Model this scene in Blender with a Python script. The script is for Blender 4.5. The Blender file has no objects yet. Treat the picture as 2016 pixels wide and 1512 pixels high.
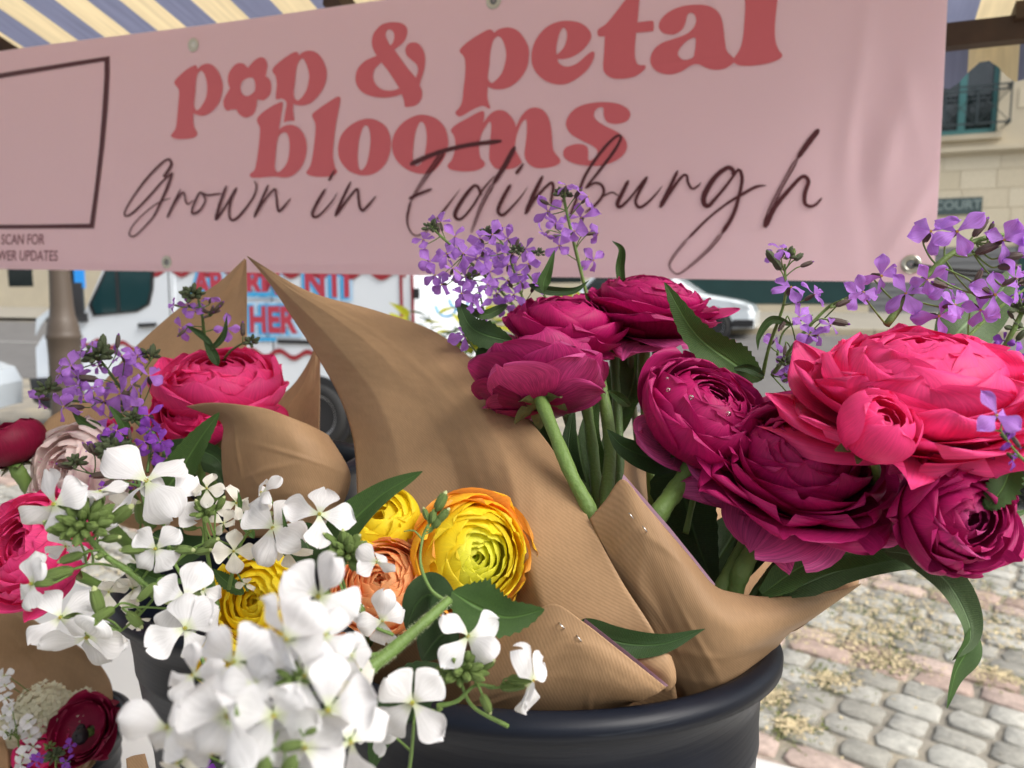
import bpy, math, random
import numpy as np
from mathutils import Vector, Matrix

# ------------------------------------------------------------------ camera, world, sun
SC = bpy.context.scene
PITCH = math.radians(6.5)
CAM = np.array([0.0, 0.0, 1.55])
FW = np.array([0.0, math.cos(PITCH), -math.sin(PITCH)])
RT = np.array([1.0, 0.0, 0.0])
UP = np.array([0.0, math.sin(PITCH), math.cos(PITCH)])
FPX = 1500.0
cam_d = bpy.data.cameras.new('camera')
cam = bpy.data.objects.new('camera', cam_d)
SC.collection.objects.link(cam)
cam.location = CAM
cam.rotation_euler = (math.radians(90) - PITCH, 0, 0)
cam_d.sensor_width = 36.0
cam_d.lens = 36.0 * FPX / 2016.0
cam_d.clip_start = 0.02
cam_d.clip_end = 500
cam_d.dof.use_dof = True
cam_d.dof.focus_distance = 0.44
cam_d.dof.aperture_fstop = 11.0
SC.camera = cam

w = bpy.data.worlds.new('World'); SC.world = w; w.use_nodes = True
nt = w.node_tree; nt.nodes.clear()
wo = nt.nodes.new('ShaderNodeOutputWorld'); bg = nt.nodes.new('ShaderNodeBackground')
sky = nt.nodes.new('ShaderNodeTexSky'); sky.sky_type = 'NISHITA'; sky.sun_disc = False
SUN_EL, SUN_ROT = math.radians(46), math.radians(125)
sky.sun_elevation = SUN_EL; sky.sun_rotation = SUN_ROT
sky.air_density = 1.0; sky.dust_density = 4.0; sky.ozone_density = 1.0
hs = nt.nodes.new('ShaderNodeHueSaturation'); hs.inputs['Saturation'].default_value = 0.45
nt.links.new(sky.outputs[0], hs.inputs['Color']); nt.links.new(hs.outputs[0], bg.inputs[0])
bg.inputs[1].default_value = 0.15
nt.links.new(bg.outputs[0], wo.inputs[0])
sl = bpy.data.lights.new('sun', 'SUN'); so = bpy.data.objects.new('sun', sl); SC.collection.objects.link(so)
sl.energy = 1.8; sl.angle = math.radians(34); sl.color = (1.0, 0.96, 0.9)
sdir = Vector((math.sin(SUN_ROT) * math.cos(SUN_EL), math.cos(SUN_ROT) * math.cos(SUN_EL), math.sin(SUN_EL)))
so.rotation_euler = sdir.to_track_quat('Z', 'Y').to_euler()
SC.view_settings.view_transform = 'Standard'; SC.view_settings.look = 'None'
SC.view_settings.gamma = 1.0; SC.view_settings.use_curve_mapping = False
SC.view_settings.exposure = 0.70
SC.render.engine = 'CYCLES'
SC.cycles.use_denoising = True
SC.cycles.max_bounces = 8; SC.cycles.transparent_max_bounces = 8
SC.cycles.diffuse_bounces = 5

rng = random.Random(7)
COL = SC.collection
ORG = {}

# ------------------------------------------------------------------ helpers
def P(px, py, d):
    return CAM + d * (FW + (px - 1008) / FPX * RT - (py - 756) / FPX * UP)

def DV(r, u, t):
    v = r * RT + u * UP - t * FW
    return v / np.linalg.norm(v)

def nrm(v):
    v = np.asarray(v, float); n = np.linalg.norm(v)
    return v / n if n > 1e-12 else v

def thing(name, label, cat, loc, group=None):
    o = bpy.data.objects.new(name, None); COL.objects.link(o)
    o.empty_display_size = 0.02
    o.location = tuple(loc); ORG[o.name] = np.array(loc, float)
    o['label'] = label; o['category'] = cat
    if group: o['group'] = group
    return o

def mk(name, verts, faces, mat, parent=None, uv=None, smooth=True, matidx=None, mats=None, label=None):
    verts = np.asarray(verts, float)
    org = ORG[parent.name] if parent is not None else np.zeros(3)
    me = bpy.data.meshes.new(name)
    me.from_pydata((verts - org).tolist(), [], [tuple(f) for f in faces])
    for m in (mats or [mat]): me.materials.append(m)
    if smooth: me.polygons.foreach_set('use_smooth', [True] * len(me.polygons))
    if matidx is not None: me.polygons.foreach_set('material_index', matidx)
    if uv is not None:
        uv = np.asarray(uv, float)
        ul = me.uv_layers.new(name='UVMap')
        idx = np.zeros(len(me.loops), int); me.loops.foreach_get('vertex_index', idx)
        ul.data.foreach_set('uv', uv[idx].ravel())
    me.update()
    o = bpy.data.objects.new(name, me); COL.objects.link(o)
    if parent is not None: o.parent = parent
    ORG[o.name] = org
    if label: o['label'] = label
    return o

def single(o, label, cat, group=None, kind=None):
    o['label'] = label
    if kind: o['kind'] = kind
    else: o['category'] = cat
    if group: o['group'] = group
    return o

def inst(name, me, parent, M, org=None):
    """object using shared mesh, world matrix M, under a parent whose world matrix is a pure translation (or given inverse)"""
    o = bpy.data.objects.new(name, me); COL.objects.link(o)
    o.parent = parent
    po = ORG[parent.name] if org is None else org
    o.matrix_basis = Matrix.Translation(-Vector(po)) @ M
    return o

class MB:
    def __init__(s): s.v = []; s.f = []; s.m = []; s.uv = []
    def add(s, v, f, mi=0, uv=None):
        b = len(s.v); s.v.extend([tuple(x) for x in v]); s.f.extend([tuple(i + b for i in q) for q in f]); s.m.extend([mi] * len(f))
        s.uv.extend([tuple(x) for x in uv] if uv is not None else [(0, 0)] * len(v))
    def build(s, name, mats, parent=None, smooth=True, label=None):
        if not isinstance(mats, (list, tuple)): mats = [mats]
        return mk(name, np.array(s.v), s.f, None, parent, uv=s.uv, smooth=smooth, matidx=s.m, mats=mats, label=label)

def catmull(pts, n, closed=False):
    pts = np.asarray(pts, float); m = len(pts)
    if closed: ext = np.vstack([pts[-1], pts, pts[0], pts[1]]); segs = m
    else:
        ext = np.vstack([2 * pts[0] - pts[1], pts, 2 * pts[-1] - pts[-2]]); segs = m - 1
    out = []
    for k in range(n if closed else n + 1):
        t = k / n * segs; i = min(int(t), segs - 1); f = t - i
        p0, p1, p2, p3 = ext[i], ext[i + 1], ext[i + 2], ext[i + 3]
        out.append(0.5 * ((2 * p1) + (-p0 + p2) * f + (2 * p0 - 5 * p1 + 4 * p2 - p3) * f * f + (-p0 + 3 * p1 - 3 * p2 + p3) * f ** 3))
    return np.array(out)

def grid_faces(nu, nv, base=0, wrap=False):
    f = []
    for j in range(nv - 1):
        for i in range(nu if wrap else nu - 1):
            a = base + j * nu + i; b = base + j * nu + (i + 1) % nu
            f.append((a, b, b + nu, a + nu))
    return f

def linear(r, n, k=.72):
    r = np.asarray(r, float); m = len(r) - 1; s = catmull(r, n)
    l = np.array([[np.interp(i / n * m, range(m + 1), r[:, c]) for c in range(3)] for i in range(n + 1)])
    return s * (1 - k) + l * k
def surf(rows, nu=24, nv=24, noise=0.0, seed=0, crease=False):
    rr = [(linear if crease else catmull)(r, nu - 1) for r in rows]
    rr = np.array(rr)
    g = np.array([catmull(rr[:, i], nv - 1) for i in range(nu)])  # nu, nv, 3
    g = g.transpose(1, 0, 2)
    if noise:
        rs = np.random.RandomState(seed)
        ph = rs.rand(6) * 6.28
        U, V = np.meshgrid(np.linspace(0, 1, nu), np.linspace(0, 1, nv))
        n = (np.sin(5 * U + 3 * V + ph[0]) + np.sin(9 * V - 4 * U + ph[1]) * .6 + np.sin(13 * U + 7 * V + ph[2]) * .35 + np.sin(23 * V + 11 * U + ph[3]) * .15)
        dsp = noise * n
        for q_ in range(4):
            th_ = rs.uniform(0, 3.14); c_ = rs.uniform(-.2, 1.0) ; l_ = (U - .5) * math.cos(th_) + (V - .5) * math.sin(th_) - (c_ - .45) * .8
            dsp = dsp + noise * rs.uniform(2.2, 4.5) * np.abs(l_) * (1 if q_ % 2 else -1)
        for q_ in range(7):
            th_ = rs.uniform(0, 3.14); cu_, cv_ = rs.uniform(.1, .9, 2); l_ = (U - cu_) * math.cos(th_) + (V - cv_) * math.sin(th_); m_ = -(U - cu_) * math.sin(th_) + (V - cv_) * math.cos(th_)
            dsp = dsp + noise * rs.uniform(.5, 1.1) * np.maximum(0, 1 - np.abs(l_) / .035) * np.exp(-(m_ / .22) ** 2)
        g = g + dsp[..., None] * (-FW)
    du = np.linalg.norm(np.diff(g, axis=1), axis=2).mean(0); dv = np.linalg.norm(np.diff(g, axis=0), axis=2).mean(1)
    us = np.concatenate([[0], np.cumsum(du)]); vs = np.concatenate([[0], np.cumsum(dv)])
    uv = np.array([[(us[i], vs[j]) for i in range(nu)] for j in range(nv)]).reshape(-1, 2)
    return g, uv

def sheet(name, pxrows, mat, parent, nu=28, nv=28, noise=0.0, seed=0, thick=0.0003, label=None, crease=False):
    nu, nv = (int(nu * 1.8), int(nv * 1.8)) if noise else (nu, nv)
    rows = [[P(*p) for p in r] for r in pxrows]
    g, uv = surf(rows, nu, nv, noise, seed, crease)
    nn = np.cross(np.gradient(g, axis=1), np.gradient(g, axis=0)); nn /= np.maximum(np.linalg.norm(nn, axis=2, keepdims=True), 1e-9)
    a = g.reshape(-1, 3); b = (g + nn * thick).reshape(-1, 3)
    n = nu * nv
    f = grid_faces(nu, nv); f2 = [tuple(reversed([i + n for i in q])) for q in f]
    e = []
    bl = [(0 * nu + i) for i in range(nu)] + [j * nu + nu - 1 for j in range(1, nv)] + [(nv - 1) * nu + i for i in range(nu - 2, -1, -1)] + [j * nu for j in range(nv - 2, 0, -1)]
    for k in range(len(bl)):
        p, q = bl[k], bl[(k + 1) % len(bl)]; e.append((q, p, p + n, q + n))
    return mk(name, np.vstack([a, b]), f + f2 + e, mat, parent, uv=np.vstack([uv, uv]), label=label)

def tube_data(pts, r0, r1=None, n=10, seg=24, cat=True):
    if r1 is None: r1 = r0
    pts = catmull(pts, seg) if cat and len(pts) > 1 else np.asarray(pts, float)
    T = np.gradient(pts, axis=0)
    v = []; ref = np.array([0.13, 0.97, 0.2])
    for i, p in enumerate(pts):
        t = nrm(T[i]); a = np.cross(t, ref)
        if np.linalg.norm(a) < .1: a = np.cross(t, [1, 0, 0])
        a = nrm(a); b = np.cross(t, a); r = (r0 + (r1 - r0) * i / (len(pts) - 1)) * (1 + .06 * math.sin(i * .9) + .03 * math.sin(i * 2.3))
        for k in range(n):
            an = 2 * math.pi * k / n; v.append(p + r * (math.cos(an) * a + math.sin(an) * b))
    f = grid_faces(n, len(pts), wrap=True)
    f.append(tuple(range(n))[::-1]); f.append(tuple(len(pts) * n - n + k for k in range(n)))
    uv = [(k / n, i / 10) for i in range(len(pts)) for k in range(n)]
    return v, f, uv

def box_data(c, sx, sy, sz, ax=None):
    """box centred at c with half sizes along axes ax (3 unit vectors)"""
    if ax is None: ax = np.eye(3)
    v = []
    for z in (-1, 1):
        for y in (-1, 1):
            for x in (-1, 1):
                v.append(np.asarray(c) + x * sx * ax[0] + y * sy * ax[1] + z * sz * ax[2])
    f = [(0, 2, 3, 1), (4, 5, 7, 6), (0, 1, 5, 4), (2, 6, 7, 3), (0, 4, 6, 2), (1, 3, 7, 5)]
    return v, f

def lathe_data(prof, n=48, axis=None, origin=(0, 0, 0), sx=1.0, sy=1.0):
    v = []
    for r, z in prof:
        for k in range(n):
            a = 2 * math.pi * k / n; v.append((r * math.cos(a) * sx, r * math.sin(a) * sy, z))
    v = np.array(v)
    if axis is not None:
        q = Vector((0, 0, 1)).rotation_difference(Vector(axis)).to_matrix(); v = v @ np.array(q).T
    v = v + np.asarray(origin)
    f = grid_faces(n, len(prof), wrap=True)
    return v, [tuple(x) for x in f]

# ------------------------------------------------------------------ materials
def mat_base(name):
    m = bpy.data.materials.new(name); m.use_nodes = True
    t = m.node_tree; b = t.nodes['Principled BSDF']; return m, t, b

def N(t, kind, **kw):
    n = t.nodes.new(kind)
    for k, v in kw.items():
        if k in n.inputs: n.inputs[k].default_value = v
        else: setattr(n, k, v)
    return n

def simple(name, col, rough=0.5, metal=0.0, var=0.0, scale=20.0, bump=0.0, bscale=80.0, spec=0.5, trans=0.0, coat=0.0):
    m, t, b = mat_base(name)
    b.inputs['Base Color'].default_value = (*col, 1); b.inputs['Roughness'].default_value = rough
    b.inputs['Metallic'].default_value = metal; b.inputs['Specular IOR Level'].default_value = spec
    if coat: b.inputs['Coat Weight'].default_value = coat
    tc = N(t, 'ShaderNodeTexCoord')
    if var:
        n = N(t, 'ShaderNodeTexNoise', Scale=scale, Detail=6.0); r = N(t, 'ShaderNodeMapRange')
        r.inputs['To Min'].default_value = 1 - var; r.inputs['To Max'].default_value = 1 + var
        t.links.new(tc.outputs['Object'], n.inputs['Vector']); t.links.new(n.outputs['Fac'], r.inputs['Value'])
        mx = N(t, 'ShaderNodeVectorMath', operation='SCALE'); mx.inputs[0].default_value = col
        t.links.new(r.outputs[0], mx.inputs['Scale']); t.links.new(mx.outputs[0], b.inputs['Base Color'])
    if bump:
        n2 = N(t, 'ShaderNodeTexNoise', Scale=bscale, Detail=5.0); bp = N(t, 'ShaderNodeBump', Strength=bump, Distance=0.002)
        t.links.new(tc.outputs['Object'], n2.inputs['Vector']); t.links.new(n2.outputs['Fac'], bp.inputs['Height']); t.links.new(bp.outputs[0], b.inputs['Normal'])
    if trans: add_trans(t, b, col, trans)
    return m

def add_trans(t, b, col, fac, colsock=None):
    out = t.nodes['Material Output']; tr = N(t, 'ShaderNodeBsdfTranslucent'); mx = N(t, 'ShaderNodeMixShader')
    mx.inputs[0].default_value = fac
    tr.inputs[0].default_value = (*col, 1)
    if colsock is not None: t.links.new(colsock, tr.inputs[0])
    t.links.new(b.outputs[0], mx.inputs[1]); t.links.new(tr.outputs[0], mx.inputs[2]); t.links.new(mx.outputs[0], out.inputs[0])

def ramp(t, stops):
    r = N(t, 'ShaderNodeValToRGB'); e = r.color_ramp.elements
    while len(e) < len(stops): e.new(0.5)
    for i, (p, c) in enumerate(stops): e[i].position = p; e[i].color = (*c, 1)
    return r

def petal_mat(name, base, mid, tip, back=None, vein=0.18, vscale=60.0, trans=0.3, rough=0.5, streak=None):
    """colour runs from petal base to rim (UV v); fine veins along the petal; the underside may be paler"""
    m, t, b = mat_base(name)
    uv = N(t, 'ShaderNodeUVMap'); sp = N(t, 'ShaderNodeSeparateXYZ'); t.links.new(uv.outputs[0], sp.inputs[0])
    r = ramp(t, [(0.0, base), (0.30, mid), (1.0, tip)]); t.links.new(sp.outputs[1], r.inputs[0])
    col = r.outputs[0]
    if back is not None:
        g = N(t, 'ShaderNodeNewGeometry'); mx = N(t, 'ShaderNodeMix', data_type='RGBA'); mx.inputs[7].default_value = (*back, 1)
        t.links.new(g.outputs['Backfacing'], mx.inputs[0]); t.links.new(col, mx.inputs[6]); col = mx.outputs[2]
    mp = N(t, 'ShaderNodeMapping'); mp.inputs['Scale'].default_value = (1.0, 0.06, 1.0); t.links.new(uv.outputs[0], mp.inputs[0])
    oi = N(t, 'ShaderNodeObjectInfo'); ad = N(t, 'ShaderNodeVectorMath', operation='ADD'); t.links.new(mp.outputs[0], ad.inputs[0])
    cx = N(t, 'ShaderNodeCombineXYZ'); t.links.new(oi.outputs['Random'], cx.inputs[2]); t.links.new(cx.outputs[0], ad.inputs[1])
    n = N(t, 'ShaderNodeTexNoise', Scale=vscale, Detail=4.0); t.links.new(ad.outputs[0], n.inputs['Vector'])
    if streak is not None:
        n3 = N(t, 'ShaderNodeTexNoise', Scale=3.5, Detail=3.0); a3 = N(t, 'ShaderNodeVectorMath', operation='ADD')
        t.links.new(uv.outputs[0], a3.inputs[0]); t.links.new(cx.outputs[0], a3.inputs[1]); t.links.new(a3.outputs[0], n3.inputs['Vector'])
        ml = N(t, 'ShaderNodeMath', operation='MULTIPLY'); t.links.new(n3.outputs[0], ml.inputs[0]); t.links.new(n.outputs[0], ml.inputs[1])
        rr = N(t, 'ShaderNodeMapRange'); rr.inputs['From Min'].default_value = 0.32; rr.inputs['From Max'].default_value = 0.42; t.links.new(ml.outputs[0], rr.inputs[0])
        m3 = N(t, 'ShaderNodeMix', data_type='RGBA'); m3.inputs[7].default_value = (*streak, 1)
        t.links.new(rr.outputs[0], m3.inputs[0]); t.links.new(col, m3.inputs[6]); col = m3.outputs[2]
    mr = N(t, 'ShaderNodeMapRange'); mr.inputs['From Min'].default_value = .3; mr.inputs['From Max'].default_value = .7
    mr.inputs['To Min'].default_value = 1 - vein; mr.inputs['To Max'].default_value = 1 + vein; t.links.new(n.outputs[0], mr.inputs[0])
    mr2 = N(t, 'ShaderNodeMapRange'); mr2.inputs['To Min'].default_value = .86; mr2.inputs['To Max'].default_value = 1.12; t.links.new(oi.outputs['Random'], mr2.inputs[0])
    mm = N(t, 'ShaderNodeMath', operation='MULTIPLY'); t.links.new(mr.outputs[0], mm.inputs[0]); t.links.new(mr2.outputs[0], mm.inputs[1])
    sc = N(t, 'ShaderNodeVectorMath', operation='SCALE'); t.links.new(col, sc.inputs[0]); t.links.new(mm.outputs[0], sc.inputs['Scale'])
    t.links.new(sc.outputs[0], b.inputs['Base Color'])
    bp = N(t, 'ShaderNodeBump', Strength=0.35, Distance=0.0006); t.links.new(n.outputs[0], bp.inputs['Height']); t.links.new(bp.outputs[0], b.inputs['Normal'])
    b.inputs['Roughness'].default_value = rough; b.inputs['Specular IOR Level'].default_value = 0.3
    add_trans(t, b, mid, trans, sc.outputs[0])
    return m

def kraft_mat(name, col, rib=1150.0):
    m, t, b = mat_base(name)
    uv = N(t, 'ShaderNodeUVMap'); mp = N(t, 'ShaderNodeMapping'); mp.inputs['Rotation'].default_value = (0, 0, 0.5); t.links.new(uv.outputs[0], mp.inputs[0])
    wv = N(t, 'ShaderNodeTexWave', Scale=rib / 6.283 * 1.0, Distortion=1.6); wv.inputs['Detail'].default_value = 2.0; wv.inputs['Detail Scale'].default_value = 3.0
    t.links.new(mp.outputs[0], wv.inputs['Vector'])
    n = N(t, 'ShaderNodeTexNoise', Scale=18.0, Detail=8.0, Roughness=0.65); t.links.new(uv.outputs[0], n.inputs['Vector'])
    mp2 = N(t, 'ShaderNodeMapping'); mp2.inputs['Rotation'].default_value = (0, 0, 0.5); mp2.inputs['Scale'].default_value = (900, 120, 1); t.links.new(uv.outputs[0], mp2.inputs[0])
    n2 = N(t, 'ShaderNodeTexNoise', Scale=1.0, Detail=3.0); t.links.new(mp2.outputs[0], n2.inputs['Vector'])
    a1 = N(t, 'ShaderNodeMath', operation='MULTIPLY_ADD'); a1.inputs[1].default_value = 0.11; a1.inputs[2].default_value = 0.50; t.links.new(wv.outputs['Fac'], a1.inputs[0])
    a2 = N(t, 'ShaderNodeMath', operation='MULTIPLY_ADD'); a2.inputs[1].default_value = 0.46; t.links.new(n.outputs[0], a2.inputs[0]); t.links.new(a1.outputs[0], a2.inputs[2])
    a3 = N(t, 'ShaderNodeMath', operation='MULTIPLY_ADD'); a3.inputs[1].default_value = 0.25; t.links.new(n2.outputs[0], a3.inputs[0]); t.links.new(a2.outputs[0], a3.inputs[2])
    sc = N(t, 'ShaderNodeVectorMath', operation='SCALE'); sc.inputs[0].default_value = col; t.links.new(a3.outputs[0], sc.inputs['Scale'])
    t.links.new(sc.outputs[0], b.inputs['Base Color'])
    bp = N(t, 'ShaderNodeBump', Strength=0.12, Distance=0.0003); t.links.new(wv.outputs['Fac'], bp.inputs['Height'])
    n4 = N(t, 'ShaderNodeTexNoise', Scale=14.0, Detail=3.0); t.links.new(uv.outputs[0], n4.inputs['Vector'])
    bp2 = N(t, 'ShaderNodeBump', Strength=0.5, Distance=0.006); t.links.new(n4.outputs[0], bp2.inputs['Height']); t.links.new(bp.outputs[0], bp2.inputs['Normal'])
    t.links.new(bp2.outputs[0], b.inputs['Normal'])
    n5 = N(t, 'ShaderNodeTexNoise', Scale=5.0, Detail=4.0, Distortion=1.2); t.links.new(uv.outputs[0], n5.inputs['Vector'])
    ab_ = N(t, 'ShaderNodeMath', operation='SUBTRACT'); ab_.inputs[1].default_value = .5; t.links.new(n5.outputs[0], ab_.inputs[0]); ac_ = N(t, 'ShaderNodeMath', operation='ABSOLUTE'); t.links.new(ab_.outputs[0], ac_.inputs[0])
    bp3 = N(t, 'ShaderNodeBump', Strength=0.25, Distance=0.006); t.links.new(ac_.outputs[0], bp3.inputs['Height']); t.links.new(bp2.outputs[0], bp3.inputs['Normal']); t.links.new(bp3.outputs[0], b.inputs['Normal'])
    b.inputs['Roughness'].default_value = 0.58; b.inputs['Specular IOR Level'].default_value = 0.3
    add_trans(t, b, col, 0.14, sc.outputs[0])
    return m

def leaf_mat(name, col, col2, trans=0.15, rough=0.55):
    m, t, b = mat_base(name)
    uv = N(t, 'ShaderNodeUVMap'); sp = N(t, 'ShaderNodeSeparateXYZ'); t.links.new(uv.outputs[0], sp.inputs[0])
    ab = N(t, 'ShaderNodeMath', operation='ABSOLUTE'); t.links.new(sp.outputs[0], ab.inputs[0])
    mr = N(t, 'ShaderNodeMapRange'); mr.inputs['From Min'].default_value = 0.02; mr.inputs['From Max'].default_value = 0.09
    mr.inputs['To Min'].default_value = 1.0; mr.inputs['To Max'].default_value = 0.0; t.links.new(ab.outputs[0], mr.inputs[0])
    # side veins: slanted waves
    ml = N(t, 'ShaderNodeMath', operation='MULTIPLY_ADD'); ml.inputs[1].default_value = -0.25; t.links.new(ab.outputs[0], ml.inputs[0]); t.links.new(sp.outputs[1], ml.inputs[2])
    cb = N(t, 'ShaderNodeCombineXYZ'); t.links.new(ml.outputs[0], cb.inputs[0])
    wv = N(t, 'ShaderNodeTexWave', Scale=3.4, Distortion=1.5); wv.inputs['Detail'].default_value = 2.0; t.links.new(cb.outputs[0], wv.inputs['Vector'])
    pw = N(t, 'ShaderNodeMath', operation='POWER'); pw.inputs[1].default_value = 9.0; t.links.new(wv.outputs['Fac'], pw.inputs[0])
    pm = N(t, 'ShaderNodeMath', operation='MULTIPLY'); pm.inputs[1].default_value = 0.35; t.links.new(pw.outputs[0], pm.inputs[0])
    mxm = N(t, 'ShaderNodeMath', operation='MAXIMUM'); t.links.new(mr.outputs[0], mxm.inputs[0]); t.links.new(pm.outputs[0], mxm.inputs[1])
    n = N(t, 'ShaderNodeTexNoise', Scale=9.0, Detail=5.0); t.links.new(uv.outputs[0], n.inputs['Vector'])
    oi = N(t, 'ShaderNodeObjectInfo')
    c1 = N(t, 'ShaderNodeMix', data_type='RGBA'); c1.inputs[6].default_value = (*[x * .55 for x in col], 1); c1.inputs[7].default_value = (col[0] * 1.9, col[1] * 1.5, col[2] * 1.2, 1); t.links.new(n.outputs[0], c1.inputs[0])
    c2 = N(t, 'ShaderNodeMix', data_type='RGBA'); c2.inputs[7].default_value = (*col2, 1); t.links.new(mxm.outputs[0], c2.inputs[0]); t.links.new(c1.outputs[2], c2.inputs[6])
    t.links.new(c2.outputs[2], b.inputs['Base Color'])
    bp = N(t, 'ShaderNodeBump', Strength=0.5, Distance=0.0012); bp.invert = True; t.links.new(mxm.outputs[0], bp.inputs['Height']); t.links.new(bp.outputs[0], b.inputs['Normal'])
    b.inputs['Roughness'].default_value = rough; b.inputs['Specular IOR Level'].default_value = 0.4
    add_trans(t, b, col, trans, c2.outputs[2])
    return m

M = {}
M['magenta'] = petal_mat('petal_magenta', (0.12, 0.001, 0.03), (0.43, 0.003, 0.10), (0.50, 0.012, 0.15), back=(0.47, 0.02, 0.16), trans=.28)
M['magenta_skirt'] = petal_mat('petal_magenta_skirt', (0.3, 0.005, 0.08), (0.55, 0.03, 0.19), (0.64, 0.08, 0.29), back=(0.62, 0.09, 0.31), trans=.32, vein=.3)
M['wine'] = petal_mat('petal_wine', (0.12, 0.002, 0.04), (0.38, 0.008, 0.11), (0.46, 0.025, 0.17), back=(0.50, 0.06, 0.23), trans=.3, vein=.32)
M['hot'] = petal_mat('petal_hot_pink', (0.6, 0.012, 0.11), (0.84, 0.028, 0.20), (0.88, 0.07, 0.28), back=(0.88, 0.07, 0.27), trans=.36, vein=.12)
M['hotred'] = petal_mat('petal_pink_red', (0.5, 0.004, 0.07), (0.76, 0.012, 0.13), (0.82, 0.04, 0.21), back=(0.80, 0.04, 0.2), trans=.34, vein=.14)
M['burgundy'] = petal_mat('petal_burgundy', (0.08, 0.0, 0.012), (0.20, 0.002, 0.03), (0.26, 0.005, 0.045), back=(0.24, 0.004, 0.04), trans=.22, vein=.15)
M['blush'] = petal_mat('petal_blush', (0.92, 0.74, 0.66), (0.93, 0.80, 0.74), (0.93, 0.79, 0.76), back=(0.93, 0.81, 0.77), trans=.4, vein=.05, streak=(0.80, 0.22, 0.50))
M['yellow'] = petal_mat('petal_yellow', (0.8, 0.68, 0.02), (0.95, 0.80, 0.03), (0.96, 0.80, 0.04), back=(0.96, 0.78, 0.04), trans=.48, vein=.06)
M['yellowgreen'] = petal_mat('petal_yellow_green', (0.55, 0.72, 0.03), (0.80, 0.84, 0.05), (0.88, 0.86, 0.10), back=(0.86, 0.84, 0.09), trans=.48, vein=.08)
M['amber'] = petal_mat('petal_amber', (0.9, 0.40, 0.02), (0.96, 0.55, 0.03), (0.97, 0.62, 0.04), back=(0.97, 0.46, 0.08), trans=.48, vein=.08)
M['orange'] = petal_mat('petal_orange', (0.95, 0.30, 0.07), (0.98, 0.46, 0.19), (0.98, 0.54, 0.25), back=(0.98, 0.50, 0.22), trans=.5, vein=.07)
M['white'] = petal_mat('petal_white', (0.66, 0.74, 0.40), (0.79, 0.79, 0.81), (0.82, 0.82, 0.845), trans=.36, vein=.10, vscale=26.0, rough=.55)
M['cream'] = petal_mat('petal_cream', (0.6, 0.66, 0.34), (0.84, 0.82, 0.73), (0.86, 0.84, 0.79), trans=.38, vein=.05, vscale=26.0, rough=.55)
M['lilac'] = petal_mat('petal_lilac', (0.46, 0.25, 0.6), (0.49, 0.23, 0.78), (0.55, 0.28, 0.84), back=(0.48, 0.22, 0.74), trans=.42, vein=.16, vscale=36.0)
M['violet'] = petal_mat('petal_violet', (0.22, 0.05, 0.36), (0.28, 0.07, 0.52), (0.34, 0.10, 0.62), back=(0.28, 0.07, 0.52), trans=.34, vein=.16, vscale=36.0)
M['leaf'] = leaf_mat('leaf_green', (0.035, 0.095, 0.022), (0.10, 0.20, 0.05))
M['leaf_dark'] = leaf_mat('leaf_dark_green', (0.018, 0.055, 0.014), (0.05, 0.11, 0.03), trans=.08)
M['leaf_grey'] = leaf_mat('leaf_grey_green', (0.06, 0.12, 0.055), (0.16, 0.25, 0.12))
M['leaf_bright'] = leaf_mat('leaf_yellow_green', (0.42, 0.50, 0.03), (0.5, 0.5, 0.1), trans=.45)
M['stem'] = simple('stem_green', (0.15, 0.25, 0.06), .55, var=.25, scale=60, bump=.4, bscale=400, trans=.1)
M['hair'] = simple('stem_hair', (0.45, 0.52, 0.30), .6, trans=.4)
M['stem_dark'] = simple('stem_dark_green', (0.08, 0.15, 0.035), .55, var=.25, scale=60, bump=.4, bscale=400)
M['stem_purple'] = simple('stem_brownish', (0.10, 0.11, 0.04), .6, var=.3, scale=80)
M['bud'] = simple('bud_green', (0.16, 0.24, 0.06), .55, var=.5, scale=220, bump=.5, bscale=600, trans=.1)
M['bud_purple'] = simple('bud_purplish', (0.10, 0.07, 0.055), .6, var=.6, scale=250, bump=.4, bscale=500)
M['bud_dark'] = simple('bud_grey_green', (0.075, 0.10, 0.045), .6, var=.5, scale=260, bump=.4, bscale=500)
M['calyx'] = simple('calyx_green_brown', (0.13, 0.13, 0.05), .6, var=.5, scale=150, bump=.5, bscale=300)
M['stamen'] = simple('stamen_yellow_green', (0.28, 0.34, 0.05), .6, var=.3, scale=600)
M['stamen_gold'] = simple('stamen_gold', (0.55, 0.36, 0.06), .6, var=.3, scale=600)
M['black'] = simple('flower_eye_black', (0.01, 0.006, 0.01), .6)
M['kraft'] = kraft_mat('kraft_paper', (0.455, 0.285, 0.155))
M['card'] = simple('pink_card', (0.80, 0.50, 0.66), .5)
M['steel'] = simple('staple_steel', (0.7, 0.7, 0.7), .3, metal=1.0)
M['brass'] = simple('grommet_steel', (0.62, 0.60, 0.52), .28, metal=1.0)
M['cord'] = simple('black_cord', (0.012, 0.012, 0.014), .7, bump=.5, bscale=900)
M['wood'] = simple('dark_wood', (0.055, 0.028, 0.014), .6, var=.5, scale=25, bump=.4, bscale=60)
M['cloth_white'] = simple('white_tablecloth', (0.82, 0.82, 0.80), .6, var=.04, scale=8, bump=.2, bscale=30)
M['boardwood'] = simple('table_board', (0.3, 0.2, 0.11), .6, var=.3, scale=12)
M['setting_post'] = simple('lamp_post_paint', (0.085, 0.064, 0.048), .5, var=.25, scale=6, bump=.3, bscale=25)

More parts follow.
